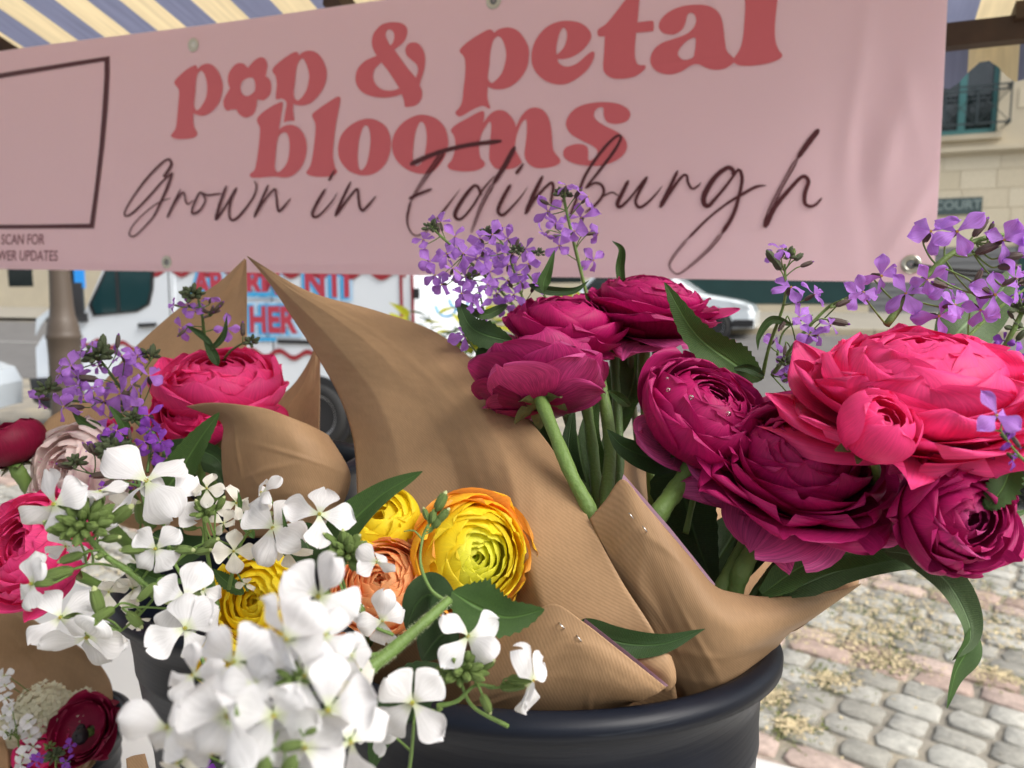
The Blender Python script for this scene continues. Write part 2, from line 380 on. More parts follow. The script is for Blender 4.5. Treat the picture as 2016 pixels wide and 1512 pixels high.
def bucket_mat():
    m, t, b = mat_base('bucket_plastic')
    tc = N(t, 'ShaderNodeTexCoord'); n = N(t, 'ShaderNodeTexNoise', Scale=9.0, Detail=6.0); t.links.new(tc.outputs['Object'], n.inputs['Vector'])
    mp = N(t, 'ShaderNodeMapping'); mp.inputs['Scale'].default_value = (14, 14, 260); t.links.new(tc.outputs['Object'], mp.inputs[0])
    n2 = N(t, 'ShaderNodeTexNoise', Scale=1.0, Detail=3.0); t.links.new(mp.outputs[0], n2.inputs['Vector'])
    r = ramp(t, [(0.3, (0.002, 0.004, 0.010)), (0.6, (0.006, 0.009, 0.018)), (0.72, (0.022, 0.027, 0.038))]); t.links.new(n.outputs[0], r.inputs[0])
    r2 = N(t, 'ShaderNodeMapRange'); r2.inputs['From Min'].default_value = .68; r2.inputs['From Max'].default_value = .74; t.links.new(n2.outputs[0], r2.inputs[0])
    mx = N(t, 'ShaderNodeMix', data_type='RGBA'); mx.inputs[7].default_value = (.02, .025, .035, 1); t.links.new(r2.outputs[0], mx.inputs[0]); t.links.new(r.outputs[0], mx.inputs[6])
    t.links.new(mx.outputs[2], b.inputs['Base Color'])
    rr = N(t, 'ShaderNodeMapRange'); b.inputs['Specular IOR Level'].default_value = .28; rr.inputs['To Min'].default_value = .35; rr.inputs['To Max'].default_value = .55; t.links.new(n.outputs[0], rr.inputs[0]); t.links.new(rr.outputs[0], b.inputs['Roughness'])
    bp = N(t, 'ShaderNodeBump', Strength=.25, Distance=.001); t.links.new(n2.outputs[0], bp.inputs['Height']); t.links.new(bp.outputs[0], b.inputs['Normal'])
    return m
M['bucket'] = bucket_mat()

def banner_mat():
    m, t, b = mat_base('banner_vinyl')
    b.inputs['Base Color'].default_value = (0.95, 0.73, 0.80, 1); b.inputs['Roughness'].default_value = 0.42
    tc = N(t, 'ShaderNodeTexCoord'); n = N(t, 'ShaderNodeTexNoise', Scale=3.0, Detail=3.0); t.links.new(tc.outputs['Object'], n.inputs['Vector'])
    n2 = N(t, 'ShaderNodeTexNoise', Scale=900.0, Detail=1.0); t.links.new(tc.outputs['Object'], n2.inputs['Vector'])
    bp = N(t, 'ShaderNodeBump', Strength=.25, Distance=.02); t.links.new(n.outputs[0], bp.inputs['Height'])
    bp2 = N(t, 'ShaderNodeBump', Strength=.12, Distance=.0006); t.links.new(n2.outputs[0], bp2.inputs['Height']); t.links.new(bp.outputs[0], bp2.inputs['Normal'])
    t.links.new(bp2.outputs[0], b.inputs['Normal'])
    add_trans(t, b, (0.95, 0.74, 0.80), .34)
    return m
M['banner'] = banner_mat()
M['print_red'] = simple('print_coral_red', (0.68, 0.135, 0.165), .45)
M['print_wine'] = simple('print_wine', (0.085, 0.010, 0.016), .45)
M['print_mauve'] = simple('print_mauve', (0.26, 0.10, 0.13), .45)

# ------------------------------------------------------------------ plane frames
class Plane:
    def __init__(s, O, H, V):
        s.O = np.asarray(O, float); s.H = nrm(H); s.V = nrm(V); s.N = nrm(np.cross(s.H, s.V))
        if np.dot(s.N, CAM - s.O) < 0: s.N = -s.N
    def ab(s, px, py):
        d = P(px, py, 1.0) - CAM; t = np.dot(s.O - CAM, s.N) / np.dot(d, s.N); q = CAM + d * t - s.O
        # H,V may not be orthogonal
        A = np.array([[np.dot(s.H, s.H), np.dot(s.H, s.V)], [np.dot(s.H, s.V), np.dot(s.V, s.V)]])
        r = np.linalg.solve(A, [np.dot(q, s.H), np.dot(q, s.V)]); return r[0], r[1]
    def pt(s, a, b, off=0.0): return s.O + a * s.H + b * s.V + off * s.N

ST = nrm([-0.9317, 0.3633, 0.0])        # street direction, leftwards and away
STN = nrm([-0.3633, -0.9317, 0.0])      # facing the stall

# ------------------------------------------------------------------ ground and street
def gz(Y):
    if Y < 8.5: return 0.0
    if Y < 17: return (Y - 8.5) * 0.105
    if Y < 27: return 0.8925 + (Y - 17) * 0.085
    return 1.7425 + (Y - 27) * 0.02

def ground_mat():
    m, t, b = mat_base('square_ground')
    tc = N(t, 'ShaderNodeTexCoord'); n = N(t, 'ShaderNodeTexNoise', Scale=2.5, Detail=8.0); t.links.new(tc.outputs['Object'], n.inputs['Vector'])
    n2 = N(t, 'ShaderNodeTexNoise', Scale=30.0, Detail=6.0); t.links.new(tc.outputs['Object'], n2.inputs['Vector'])
    r = ramp(t, [(0.3, (.18, .165, .135)), (.5, (.27, .245, .20)), (.68, (.36, .31, .22))]); t.links.new(n.outputs[0], r.inputs[0])
    mr = N(t, 'ShaderNodeMapRange'); mr.inputs['To Min'].default_value = .7; mr.inputs['To Max'].default_value = 1.25; t.links.new(n2.outputs[0], mr.inputs[0])
    sc = N(t, 'ShaderNodeVectorMath', operation='SCALE'); t.links.new(r.outputs[0], sc.inputs[0]); t.links.new(mr.outputs[0], sc.inputs['Scale']); t.links.new(sc.outputs[0], b.inputs['Base Color'])
    bp = N(t, 'ShaderNodeBump', Strength=.6, Distance=.01); t.links.new(n2.outputs[0], bp.inputs['Height']); t.links.new(bp.outputs[0], b.inputs['Normal'])
    b.inputs['Roughness'].default_value = .9
    return m
M['ground'] = ground_mat()
M['asphalt'] = simple('road_asphalt', (0.135, 0.13, 0.125), .9, var=.25, scale=3, bump=.4, bscale=60)
M['pavement'] = simple('pavement_stone', (0.29, 0.27, 0.225), .85, var=.15, scale=4)
M['paint_white'] = simple('road_paint', (0.6, 0.6, 0.57), .7, var=.15, scale=20)
M['kerbstone'] = simple('kerb_stone', (0.42, 0.36, 0.25), .8, var=.2, scale=9)

def strip(name, y0, y1, z_off, mat, x0=-60, x1=60, kind='structure', parent=None, stp=1.0):
    """a band running along the street; y measured across the street from the stall"""
    ys = [y0]
    while ys[-1] < y1 - 1e-6: ys.append(min(ys[-1] + stp, y1))
    v = []
    xs = np.linspace(x0, x1, 61)
    for y in ys:
        for x in xs:
            p = -STN * y - ST * x; v.append((p[0], p[1], gz(y * .98) + z_off))
    o = mk(name, v, grid_faces(61, len(ys)), mat, parent, smooth=False)
    if kind: o['kind'] = kind; o['label'] = None if False else name.replace('_', ' ')
    return o
o = strip('ground', -60, 200, -0.013, M['ground'], -200, 200, stp=1.0)
o['label'] = 'worn stone square with grit and fallen blossom'
# across-street distances: |.| projected on street normal
o = strip('road', 9.6, 16.4, 0.0, M['asphalt']); o['label'] = 'grey asphalt road beyond the stall'
o = strip('pavement', 16.6, 20.6, 0.10, M['pavement']); o['label'] = 'pale far pavement along the buildings'
rm = MB()
for y in (13.0,):
    for x in np.arange(-30, 40, 5.0):
        p = [(-STN * yy - ST * xx) for yy, xx in ((y, x), (y, x + 3.2), (y + .12, x + 3.2), (y + .12, x))]
        rm.add([(q[0], q[1], gz(y * .98) + .012) for q in p], [(0, 1, 2, 3)])
o = rm.build('road_marking', M['paint_white'], smooth=False); o['kind'] = 'structure'; o['label'] = 'dashed white line painted on the road'
kb = bpy.data.objects.new('kerb', None); COL.objects.link(kb); kb['kind'] = 'structure'; kb['label'] = 'kerb of the far pavement'; ORG['kerb'] = np.zeros(3)
kv, kf = box_data((0, 0, 0), .45, .1, .085); kme = bpy.data.meshes.new('kerb_stone'); kme.from_pydata([tuple(x) for x in kv], [], kf); kme.materials.append(M['kerbstone'])
for i, x in enumerate(np.arange(-14, 18, .92)):
    p = -STN * 16.5 - ST * x
    ang = math.atan2(ST[1], ST[0])
    inst('kerb_stone', kme, kb, Matrix.Translation((p[0], p[1], gz(16.2) + .03)) @ Matrix.Rotation(ang, 4, 'Z'))

# setts
def stone_mat(name, cols, speck=.35):
    m, t, b = mat_base(name)
    tc = N(t, 'ShaderNodeTexCoord'); oi = N(t, 'ShaderNodeObjectInfo')
    ad = N(t, 'ShaderNodeVectorMath', operation='ADD'); t.links.new(tc.outputs['Object'], ad.inputs[0]); t.links.new(oi.outputs['Location'], ad.inputs[1])
    n = N(t, 'ShaderNodeTexNoise', Scale=22.0, Detail=10.0, Roughness=.75); t.links.new(ad.outputs[0], n.inputs['Vector'])
    r = ramp(t, [(0, cols[0]), (.5, cols[1]), (1, cols[2])]); t.links.new(oi.outputs['Random'], r.inputs[0])
    mr = N(t, 'ShaderNodeMapRange'); mr.inputs['From Min'].default_value = .3; mr.inputs['From Max'].default_value = .7
    mr.inputs['To Min'].default_value = 1 - speck; mr.inputs['To Max'].default_value = 1 + speck; t.links.new(n.outputs[0], mr.inputs[0])
    sc = N(t, 'ShaderNodeVectorMath', operation='SCALE'); t.links.new(r.outputs[0], sc.inputs[0]); t.links.new(mr.outputs[0], sc.inputs['Scale']); t.links.new(sc.outputs[0], b.inputs['Base Color'])
    bp = N(t, 'ShaderNodeBump', Strength=.8, Distance=.006); t.links.new(n.outputs[0], bp.inputs['Height']); t.links.new(bp.outputs[0], b.inputs['Normal'])
    b.inputs['Roughness'].default_value = .8
    return m
M['sett_grey'] = stone_mat('granite_grey', [(.26, .25, .215), (.35, .34, .30), (.45, .44, .39)])
M['sett_pink'] = stone_mat('granite_pink', [(.35, .255, .21), (.40, .30, .25), (.44, .345, .295)])
sq = bpy.data.objects.new('square', None); COL.objects.link(sq); sq['kind'] = 'structure'; sq['label'] = 'paved square of grey and pink stone setts'; ORG['square'] = np.zeros(3)
def sett_mesh(name, lx, ly, mat, seed):
    rs = random.Random(seed); hz = .05
    c = [(-lx, -ly), (lx, -ly), (lx, ly), (-lx, ly)]
    pts = []
    for i in range(4):
        a, b = c[i], c[(i + 1) % 4]
        for f in (.12, .5, .88):
            pts.append((a[0] + (b[0] - a[0]) * f + rs.uniform(-.008, .008), a[1] + (b[1] - a[1]) * f + rs.uniform(-.008, .008)))
    n = len(pts); v = []
    for sc_, z in ((1, -hz), (1.0, -.013), (.98, -.004), (.93, .000)):
        for p in pts: v.append((p[0] * sc_, p[1] * sc_, z + rs.uniform(-.0035, .0035) * (z > -.02)))
    v.append((0, 0, .003)); f = grid_faces(n, 4, wrap=True) + [(3 * n + k, 3 * n + (k + 1) % n, 4 * n) for k in range(n)]
    me = bpy.data.meshes.new(name); me.from_pydata(v, [], f); me.materials.append(mat)
    me.polygons.foreach_set('use_smooth', [True] * len(f)); return me
sg = [sett_mesh('sett', rng.uniform(.060, .105), .0635, M['sett_grey'], i) for i in range(7)]
spk = [sett_mesh('sett', rng.uniform(.10, .16), .065, M['sett_pink'], 20 + i) for i in range(4)]
cand = []
RA = math.radians(-38)
e1 = np.array([math.cos(RA), math.sin(RA)]); e2 = np.array([-e1[1], e1[0]])
row = -30
for j in range(-40, 48):
    pink = (j % 7 in (0, 1))
    off = rng.uniform(0, .3); x = -7 + off
    while x < 8:
        me = rng.choice(spk if pink else sg); L = max(abs(q.co[0]) for q in me.vertices)
        c = np.array([2.0, 4.0]) + e1 * (x + L) + e2 * (j * .143 + .035 * math.sin(x * 1.1)); x += 2 * L + .014
        if pink and rng.random() < .15: me = rng.choice(sg)
        pz = np.array([c[0], c[1], 0]) - CAM; dep = pz @ FW
        if dep < 1.8: continue
        px = 1008 + FPX * (pz @ RT) / dep; py = 756 - FPX * (pz @ UP) / dep
        if -250 < px < 2200 and 640 < py < 1640 and c[1] < 7.4:
            vis = (px > 1380 and py > 1080) or (px < 300 and 860 < py < 1260) or (px > 1560 and py > 650)
            cand.append((0 if vis else 1, dep, c, me))
cand.sort(key=lambda q: (q[0], q[1]))
jm = MB()
for k, (vis, dep, c, me) in enumerate(cand):
    mat = Matrix.Translation((c[0], c[1], rng.uniform(-.004, .005))) @ Matrix.Rotation(RA + rng.uniform(-.06, .06), 4, 'Z') @ Matrix.Rotation(rng.uniform(-.02, .02), 4, 'X')
    if k < 300: inst('sett', me, sq, mat)
    else:
        jm.add([tuple(mat @ q.co) for q in me.vertices], [tuple(pg.vertices) for pg in me.polygons], 1 if me.materials[0] == M['sett_pink'] else 0)
if jm.v:
    o = jm.build('setts', [M['sett_grey'], M['sett_pink']], sq); o['kind'] = 'stuff'; o['label'] = 'farther stone setts of the square'
# blossom litter and moss between the setts
lit = MB(); mos = MB()
M['litter'] = stone_mat('fallen_blossom', [(.50, .40, .22), (.56, .48, .30), (.46, .33, .17)], .5)
M['moss'] = simple('moss', (.13, .15, .035), .9, var=.5, scale=90)
rl = random.Random(11)
cl = [(rl.uniform(.6, 4.4), rl.uniform(3.2, 7.0), rl.uniform(.12, .5)) for _ in range(26)] + [(rl.uniform(1.6, 3.6), rl.uniform(3.4, 5.2), rl.uniform(.15, .4)) for _ in range(14)]
def ground_at(px, py):
    d_ = P(px, py, 1.0) - CAM; t_ = -CAM[2] / d_[2]; g_ = CAM + d_ * t_; return g_[0], g_[1]
cl = cl[:16] + [(*ground_at(a_, b_), s_) for a_, b_, s_ in ((1560,1150,.16),(1700,1185,.22),(1800,1225,.16),(1900,1180,.2),(1640,1255,.1),(1980,1245,.14),(1740,1300,.07),(1640,1340,.05),(1510,1370,.05),(1850,1140,.25),(1560,1430,.04),(1960,1330,.05),(170,1120,.2),(1730,1240,.1))] * 2
for _ in range(8500):
    if rl.random() < .82:
        q = rl.choice(cl); x = rl.gauss(q[0], q[2]); y = rl.gauss(q[1], q[2] * .8)
    else: x = rl.uniform(-3, 5); y = rl.uniform(2.0, 8)
    a = rl.uniform(0, 6.28); s = rl.uniform(.004, .012); z = .005 + rl.uniform(0, .003)
    t1 = np.array([math.cos(a), math.sin(a), rl.uniform(-.5, .5)]) * s; t2 = np.array([-math.sin(a), math.cos(a), rl.uniform(-.5, .5)]) * s * .6
    c = np.array([x, y, z]); lit.add([c - t1, c + t2, c + t1, c - t2], [(0, 1, 2, 3)])
for _ in range(1500):
    q = rl.choice(cl); x = rl.gauss(q[0], q[2] * 1.2); y = rl.gauss(q[1], q[2] * 1.2)
    for k in range(5):
        a = rl.uniform(0, 6.28); s = rl.uniform(.006, .02)
        c = np.array([x + rl.gauss(0, .02), y + rl.gauss(0, .02), .0]); d = np.array([math.cos(a) * s, math.sin(a) * s, s * .35])
        sd = np.array([-math.sin(a), math.cos(a), 0]) * s * .3
        mos.add([c - sd, c + sd, c + d], [(0, 1, 2)])
single(lit.build('blossom_litter', M['litter'], smooth=False), 'fallen yellow blossom scattered over the setts', '', kind='stuff')
single(mos.build('moss', M['moss'], smooth=False), 'tufts of moss growing between the setts', '', kind='stuff')

# ------------------------------------------------------------------ far building
BF = Plane(P(1900, 585, 17.2), ST, (0, 0, 1))
BF.O[2] = gz(17.5) + .1
M['stone'] = stone_mat('cream_sandstone', [(.54, .475, .34), (.58, .51, .375), (.61, .545, .41)], .10)
M['stone_plain'] = simple('cream_sandstone_wall', (.54, .475, .35), .85, var=.12, scale=2.0, bump=.3, bscale=30)
M['teal'] = simple('teal_paint', (.06, .19, .19), .4)
M['green_paint'] = simple('dark_green_paint', (.012, .045, .045), .35, var=.2, scale=3)
M['grey_door'] = simple('grey_shutter', (.17, .175, .18), .5, var=.08, scale=4)
M['iron'] = simple('wrought_iron', (.03, .045, .05), .5)
M['sign_plate'] = simple('slate_sign', (.055, .085, .085), .5, var=.2, scale=20)
M['sign_text'] = simple('sign_letters', (.22, .28, .27), .5)
def glass_mat(name, tint, scale=2.0, thr=.5):
    m, t, b = mat_base(name)
    b.inputs['Base Color'].default_value = (*tint, 1); b.inputs['Roughness'].default_value = .06; b.inputs['Specular IOR Level'].default_value = 1.0
    tc = N(t, 'ShaderNodeTexCoord'); n = N(t, 'ShaderNodeTexNoise', Scale=3.0, Detail=2.0); t.links.new(tc.outputs['Object'], n.inputs['Vector'])
    bp = N(t, 'ShaderNodeBump', Strength=.15, Distance=.01); t.links.new(n.outputs[0], bp.inputs['Height']); t.links.new(bp.outputs[0], b.inputs['Normal'])
    return m
M['glass'] = glass_mat('window_glass', (.006, .013, .014))
M['glass_teal'] = glass_mat('vehicle_glass', (.008, .045, .052))
bld = thing('stone_building', 'cream sandstone building across the street with teal windows', 'building', BF.O)
ax = np.array([BF.H, BF.N, BF.V])
def bbox(a0, a1, b0, b1, d0, d1):
    c = BF.pt((a0 + a1) / 2, (b0 + b1) / 2, (d0 + d1) / 2); return box_data(c, abs(a1 - a0) / 2, abs(d1 - d0) / 2, abs(b1 - b0) / 2, ax)
wa0, wb0 = BF.ab(1962, 262); wa1, wb1 = BF.ab(1775, 20)
W = MB()
x0, x1 = min(wa0, wa1), max(wa0, wa1)
for q in ((-9, x0, -.6, 9), (x1, 34, -.6, 9), (x0, x1, -.6, wb0), (x0, x1, wb1, 9)): W.add(*bbox(q[0], q[1], q[2], q[3], -.5, .018))
W.build('wall', M['stone_plain'], bld, smooth=False)
# blocks on the visible stretch
bh = .42
def block_me(L, seed):
    rs = random.Random(seed); hx, hy, hz = L / 2 - .0025, .03, bh / 2 - .0025; bv = .004
    v, f = box_data((0, 0, 0), hx, hy, hz); v = [np.array(q) for q in v]
    v2 = []
    for q in v:
        if q[1] > 0: q = np.array([q[0] * (1 - bv / hx), q[1] + .0, q[2] * (1 - bv / hz)])
        v2.append(tuple(q))
    me = bpy.data.meshes.new('stone_block'); me.from_pydata(v2, [], f); me.materials.append(M['stone']); return me
bmes = {L: block_me(L, i) for i, L in enumerate((.7, .9, 1.1))}
R3 = Matrix(((BF.H[0], BF.N[0], 0), (BF.H[1], BF.N[1], 0), (0, 0, 1))).to_4x4()
sa, sb = BF.ab(1925, 405)
ga0, gb0 = BF.ab(1995, 486)
j = 0; z = gb0 + .02
while z < 8:
    a = -3.0 + (j % 2) * .45 - .2
    while a < 3.6:
        L = rng.choice([.7, .9, 1.1]); c = a + L / 2
        if not (z + bh > wb0 - .25 and z < wb1 + .1 and c + L / 2 > x0 - .12 and c - L / 2 < x1 + .12):
            p = BF.pt(c, z + bh / 2, 0.0); inst('stone_block', bmes[L], bld, Matrix.Translation(p) @ R3)
        a += L
    z += bh; j += 1
# ledge, window
lb = BF.ab(1900, 296)[1]
o = MB(); o.add(*bbox(-4, 6, lb - .05, lb + .05, .035, .17)); o.add(*bbox(-4, 6, lb - .11, lb - .052, .035, .10)); o.build('ledge', M['stone_plain'], bld, smooth=False)
wf = MB()
for q in ((x0, x0 + .09, wb0, wb1), (x1 - .09, x1, wb0, wb1), (x0 + .09, x1 - .09, wb0, wb0 + .13), (x0 + .09, x1 - .09, wb1 - .1, wb1)): wf.add(*bbox(*q, -.22, -.08))
mul = BF.ab(1900, 150)[0]
wf.add(*bbox(mul - .07, mul + .07, wb0 + .13, wb1 - .1, -.22, -.09))
wfo = wf.build('window', M['teal'], bld, smooth=False)
for (a, b_) in ((x0 + .09, mul - .07), (mul + .07, x1 - .09)):
    g = MB(); g.add(*bbox(a, b_, wb0 + .13, wb1 - .1, -.18, -.17)); g.build('pane', M['glass'], wfo, smooth=False)
sm = MB(); sm.add(*bbox(x0 - .1, x1 + .1, wb0 - .12, wb0 - .002, -.1, .12)); sm.build('sill', M['stone_plain'], wfo, smooth=False)
# railing
rl_ = MB(); rb = BF.ab(1900, 178)[1]; rb0 = BF.ab(1900, 250)[1]
ra0 = BF.ab(1985, 180)[0]
for b_ in (rb, rb - .1, rb0): rl_.add(*bbox(ra0, x1 + .4, b_ - .018, b_ + .018, .30, .335))
for a in np.arange(ra0, x1 + .4, .62):
    rl_.add(*bbox(a - .015, a + .015, rb0, rb, .336, .366))
    p0, p1 = BF.pt(a, rb0, .32), BF.pt(a + .62, rb - .1, .32); v, f, u = tube_data([p0, p1], .009, n=6, seg=1); rl_.add(v, f)
    p0, p1 = BF.pt(a + .62, rb0, .32), BF.pt(a, rb - .1, .32); v, f, u = tube_data([p0, p1], .009, n=6, seg=1); rl_.add(v, f)
for b_ in (rb, rb0): rl_.add(*bbox(ra0 - .02, ra0 + .02, b_ - .03, b_ + .03, .03, .38))
rl_.build('balcony_rail', M['iron'], bld, smooth=False)
# ground floor: grey shutter, green shopfront
gs = MB(); a_l = BF.ab(1712, 560)[0]; a_r = BF.ab(1998, 560)[0]
gtop = gb0; 
n_s = 9
gsb = MB(); gsb.add(*bbox(a_r, a_l, .12, gtop, .0, .04)); sh = gsb.build('shutter', M['grey_door'], bld, smooth=False)
for k in range(n_s):
    b0_ = .14 + (gtop - .16) * k / n_s; q = MB(); q.add(*bbox(a_r + .03, a_l - .03, b0_ + .02, b0_ + (gtop - .16) / n_s - .02, .042, .06)); q.build('slat', M['grey_door'], sh, smooth=False)
g2 = MB(); g2.add(*bbox(a_l, a_l + 6.5, .35, gtop + .1, .0, .06)); g2.build('shopfront', M['green_paint'], bld, smooth=False)
g2 = MB(); g2.add(*bbox(a_l, a_l + 6.5, .02, .33, .0, .12)); g2.build('plinth', M['stone_plain'], bld, smooth=False)
g2 = MB(); g2.add(*bbox(a_r - 3.2, a_r - .02, .3, gtop + .35, .035, .08)); g2.build('shopfront', M['green_paint'], bld, smooth=False)
for k in range(9):
    a = a_l + 7 + k * 2.6
    q = MB(); q.add(*bbox(a, a + 1.3, .9, 2.6, -.02, .02)); q.build('window', M['glass'], bld, smooth=False)
def text_mesh(s, size, xs=1.0, offset=0.0, extrude=.0):
    cu = bpy.data.curves.new('txt', 'FONT'); cu.body = s; cu.size = size; cu.offset = offset; cu.extrude = extrude; cu.align_x = 'CENTER'; cu.align_y = 'CENTER'
    ob = bpy.data.objects.new('txt', cu); COL.objects.link(ob)
    dg = bpy.context.evaluated_depsgraph_get(); me = bpy.data.meshes.new_from_object(ob.evaluated_get(dg))
    v = [(q.co[0] * xs, q.co[1], q.co[2]) for q in me.vertices]; f = [tuple(pg.vertices) for pg in me.polygons]
    bpy.data.objects.remove(ob); bpy.data.meshes.remove(me); bpy.data.curves.remove(cu); return v, f
s0 = BF.ab(1934, 388); s1 = BF.ab(1822, 425)
sg_ = thing('street_sign', 'dark slate street name plate on the cream stone wall', 'sign', BF.pt(sa, sb, 0))
q = MB(); q.add(*bbox(s0[0], s1[0], min(s0[1], s1[1]), max(s0[1], s1[1]), .032, .06)); q.build('plate', M['sign_plate'], sg_, smooth=False)
tv, tf = text_mesh('COURT', .27, 1.0, .006)
ca, cb_ = BF.ab(1884, 405)
q = MB(); q.add([BF.pt(ca - x, cb_ + y, .066) for x, y, z in tv], tf); q.build('lettering', M['sign_text'], sg_, smooth=False)

# ------------------------------------------------------------------ van
VH = nrm([-0.949, 0.315, 0.0])
VO = P(628, 905, 7.85); VO[2] = 0.0
VF = Plane(VO, VH, (0, 0, 1))
M['van_white'] = simple('van_white_paint', (.74, .79, .84), .25, coat=.5)
M['van_red'] = simple('van_red_stripe', (.30, .02, .03), .35)
M['van_letter_red'] = simple('van_red_letters', (.45, .04, .07), .35)
M['van_cyan'] = simple('van_cyan_outline', (.05, .38, .72), .35)
M['van_pale'] = simple('van_pale_blue_outline', (.42, .62, .82), .35)
M['rubber'] = simple('tyre_rubber', (.02, .02, .02), .8)
M['trim'] = simple('black_trim', (.016, .016, .018), .5)
M['alloy'] = simple('wheel_silver', (.5, .5, .5), .35, metal=.6)
M['lamp'] = simple('headlamp', (.6, .65, .68), .1, coat=1.0)
van = thing('white_van', 'white van with red wavy stripes and big red and blue lettering', 'van', VO)
def vpt(x, z, off=0.0): return VF.pt(x, z, off)
def extrude_sil(sil, width, inset, parent, name, mat, frame, tumble=0.0, zt=1.0):
    cx = np.mean([q[0] for q in sil]); cz = np.mean([q[1] for q in sil]); layers = []
    for y, s in ((0, 1), (inset, 0), (width - inset, 0), (width, 1)):
        L = []
        for (x, z) in sil:
            k = 1 - s * inset * 1.2 / max(.3, math.hypot(x - cx, z - cz))
            xx = cx + (x - cx) * k; zz = cz + (z - cz) * k
            tb = tumble * max(0, z - zt)
            yy = y + (tb if y < width / 2 else -tb)
            L.append(frame.pt(xx, zz, -yy))
        layers.append(L)
    n = len(sil); v = [p for L in layers for p in L]; f = grid_faces(n, 4, wrap=True)
    f.append(tuple(range(n))); f.append(tuple(3 * n + k for k in range(n))[::-1])
    return mk(name, v, f, mat, parent, smooth=False)
sil = [(4.72, .32), (4.80, .55), (4.78, .95), (4.62, 1.10), (3.95, 1.28), (3.55, 1.55), (3.15, 1.93), (2.9, 2.02), (1.5, 2.06), (-1.0, 2.06), (-1.12, 2.0), (-1.18, 1.2), (-1.18, .35), (-.5, .30), (3.5, .30)]
# front end sits further along +x (towards the left of the photo)
fx = VF.ab(62, 700)[0]; sc_ = fx / 4.8
sil = [(x * (sc_ if x > 0 else 1), z) for x, z in sil]
extrude_sil(sil, 1.95, .05, van, 'body', M['van_white'], VF)
def vpoly(name, pts, off, mat, parent=van, th=.012):
    v = [vpt(x, z, off) for x, z in pts] + [vpt(x, z, off - th) for x, z in pts]; n = len(pts)
    f = [tuple(range(n)), tuple(range(2 * n - 1, n - 1, -1))] + [((k + 1) % n, k, k + n, (k + 1) % n + n) for k in range(n)]
    return mk(name, v, f, mat, parent, smooth=False)
wp = [VF.ab(*q) for q in ((187, 622), (178, 600), (212, 528), (306, 528), (304, 570), (297, 600), (272, 614))]
door = vpoly('door', [VF.ab(*q) for q in ((160, 690), (152, 640), (168, 615), (205, 528), (345, 528), (345, 690))], .012, M['van_white'])
vpoly('window', wp, .026, M['trim'], door)
def shrink(p, k):
    c = np.mean(p, axis=0); return [tuple(c + (np.array(q) - c) * k) for q in p]
dv = VF.ab(236, 560)[0]
wl = [q for q in shrink(wp, .9)]
wo_ = vpoly('pane', wl, .032, M['glass_teal'], door)
vpoly('window_divider', [(dv - .02, wp[0][1] + .04), (dv + .02, wp[0][1] + .04), (dv + .02, wp[3][1] - .03), (dv - .02, wp[3][1] - .03)], .04, M['trim'], door)
h0 = VF.ab(278, 640); h1 = VF.ab(311, 640)
vpoly('handle', [(h0[0], h0[1] - .025), (h0[0], h0[1] + .02), (h1[0], h0[1] + .03), (h1[0], h0[1] - .01)], .05, M['trim'], door, th=.03)
mi = VF.ab(158, 590); q = MB(); q.add(*box_data(vpt(mi[0], mi[1], .16), .075, .13, .19, np.array([VF.H, VF.N, VF.V]))); q.add(*box_data(vpt(mi[0] - .05, mi[1] - .2, .06), .06, .1, .05, np.array([VF.H, VF.N, VF.V])))
q.build('mirror', M['trim'], van, smooth=False)
hl = [VF.ab(*q) for q in ((76, 628), (102, 608), (104, 616), (84, 640), (74, 660))]
vpoly('headlight', hl, .03, M['lamp'])
bl = [VF.ab(*q) for q in ((62, 745), (110, 742), (150, 760), (150, 830), (70, 790))]
vpoly('bumper', bl, .03, M['trim'], th=.2)
def wave(name, pxs, amp, wl_, mat, wd):
    ab = [VF.ab(*q) for q in pxs]; A = catmull([(a, b) for a, b in ab], 160) if len(ab) > 2 else np.array([np.array(ab[0]) + (np.array(ab[1]) - np.array(ab[0])) * k / 160 for k in range(161)])
    v = []; 
    for k, (a, b) in enumerate(A):
        zz = b + amp * math.sin(a / wl_ * 6.283)
        v += [vpt(a, zz - wd, .016), vpt(a, zz + wd, .016)]
    f = [(2 * k, 2 * k + 1, 2 * k + 3, 2 * k + 2) for k in range(160)]
    return mk(name, v, f, mat, van, smooth=False)
wave('wavy_stripe', [(100, 668), (350, 688), (620, 700), (900, 715)], .035, .34, M['van_red'], .026)
wave('wavy_stripe', [(300, 534), (700, 538), (800, 541)], .035, .34, M['van_red'], .028)
for x_ in (790, 812):
    a, b = VF.ab(x_, 540); a2, b2 = VF.ab(x_ + 6, 760); vpoly('seam', [(a - .015, b), (a + .015, b), (a2 + .015, b2), (a2 - .015, b2)], .014, M['van_red'], th=.004)
a, b = VF.ab(537, 640); vpoly('seam', [(a - .006, .45), (a + .006, .45), (a + .006, 1.98), (a - .006, 1.98)], .005, M['trim'], th=.003)
a, b = VF.ab(338, 640); vpoly('seam', [(a - .006, .45), (a + .006, .45), (a + .006, 1.98), (a - .006, 1.98)], .0145, M['trim'], th=.003)
r0, r1 = VF.ab(548, 672), VF.ab(700, 676); vpoly('rail', [(r0[0], r0[1] - .02), (r0[0], r0[1] + .02), (r1[0], r1[1] + .02), (r1[0], r1[1] - .02)], .02, M['trim'])
a, b = VF.ab(822, 578); vpoly('lock', [(a - .03, b - .05), (a + .03, b - .05), (a + .03, b + .05), (a - .03, b + .05)], .03, M['trim'])
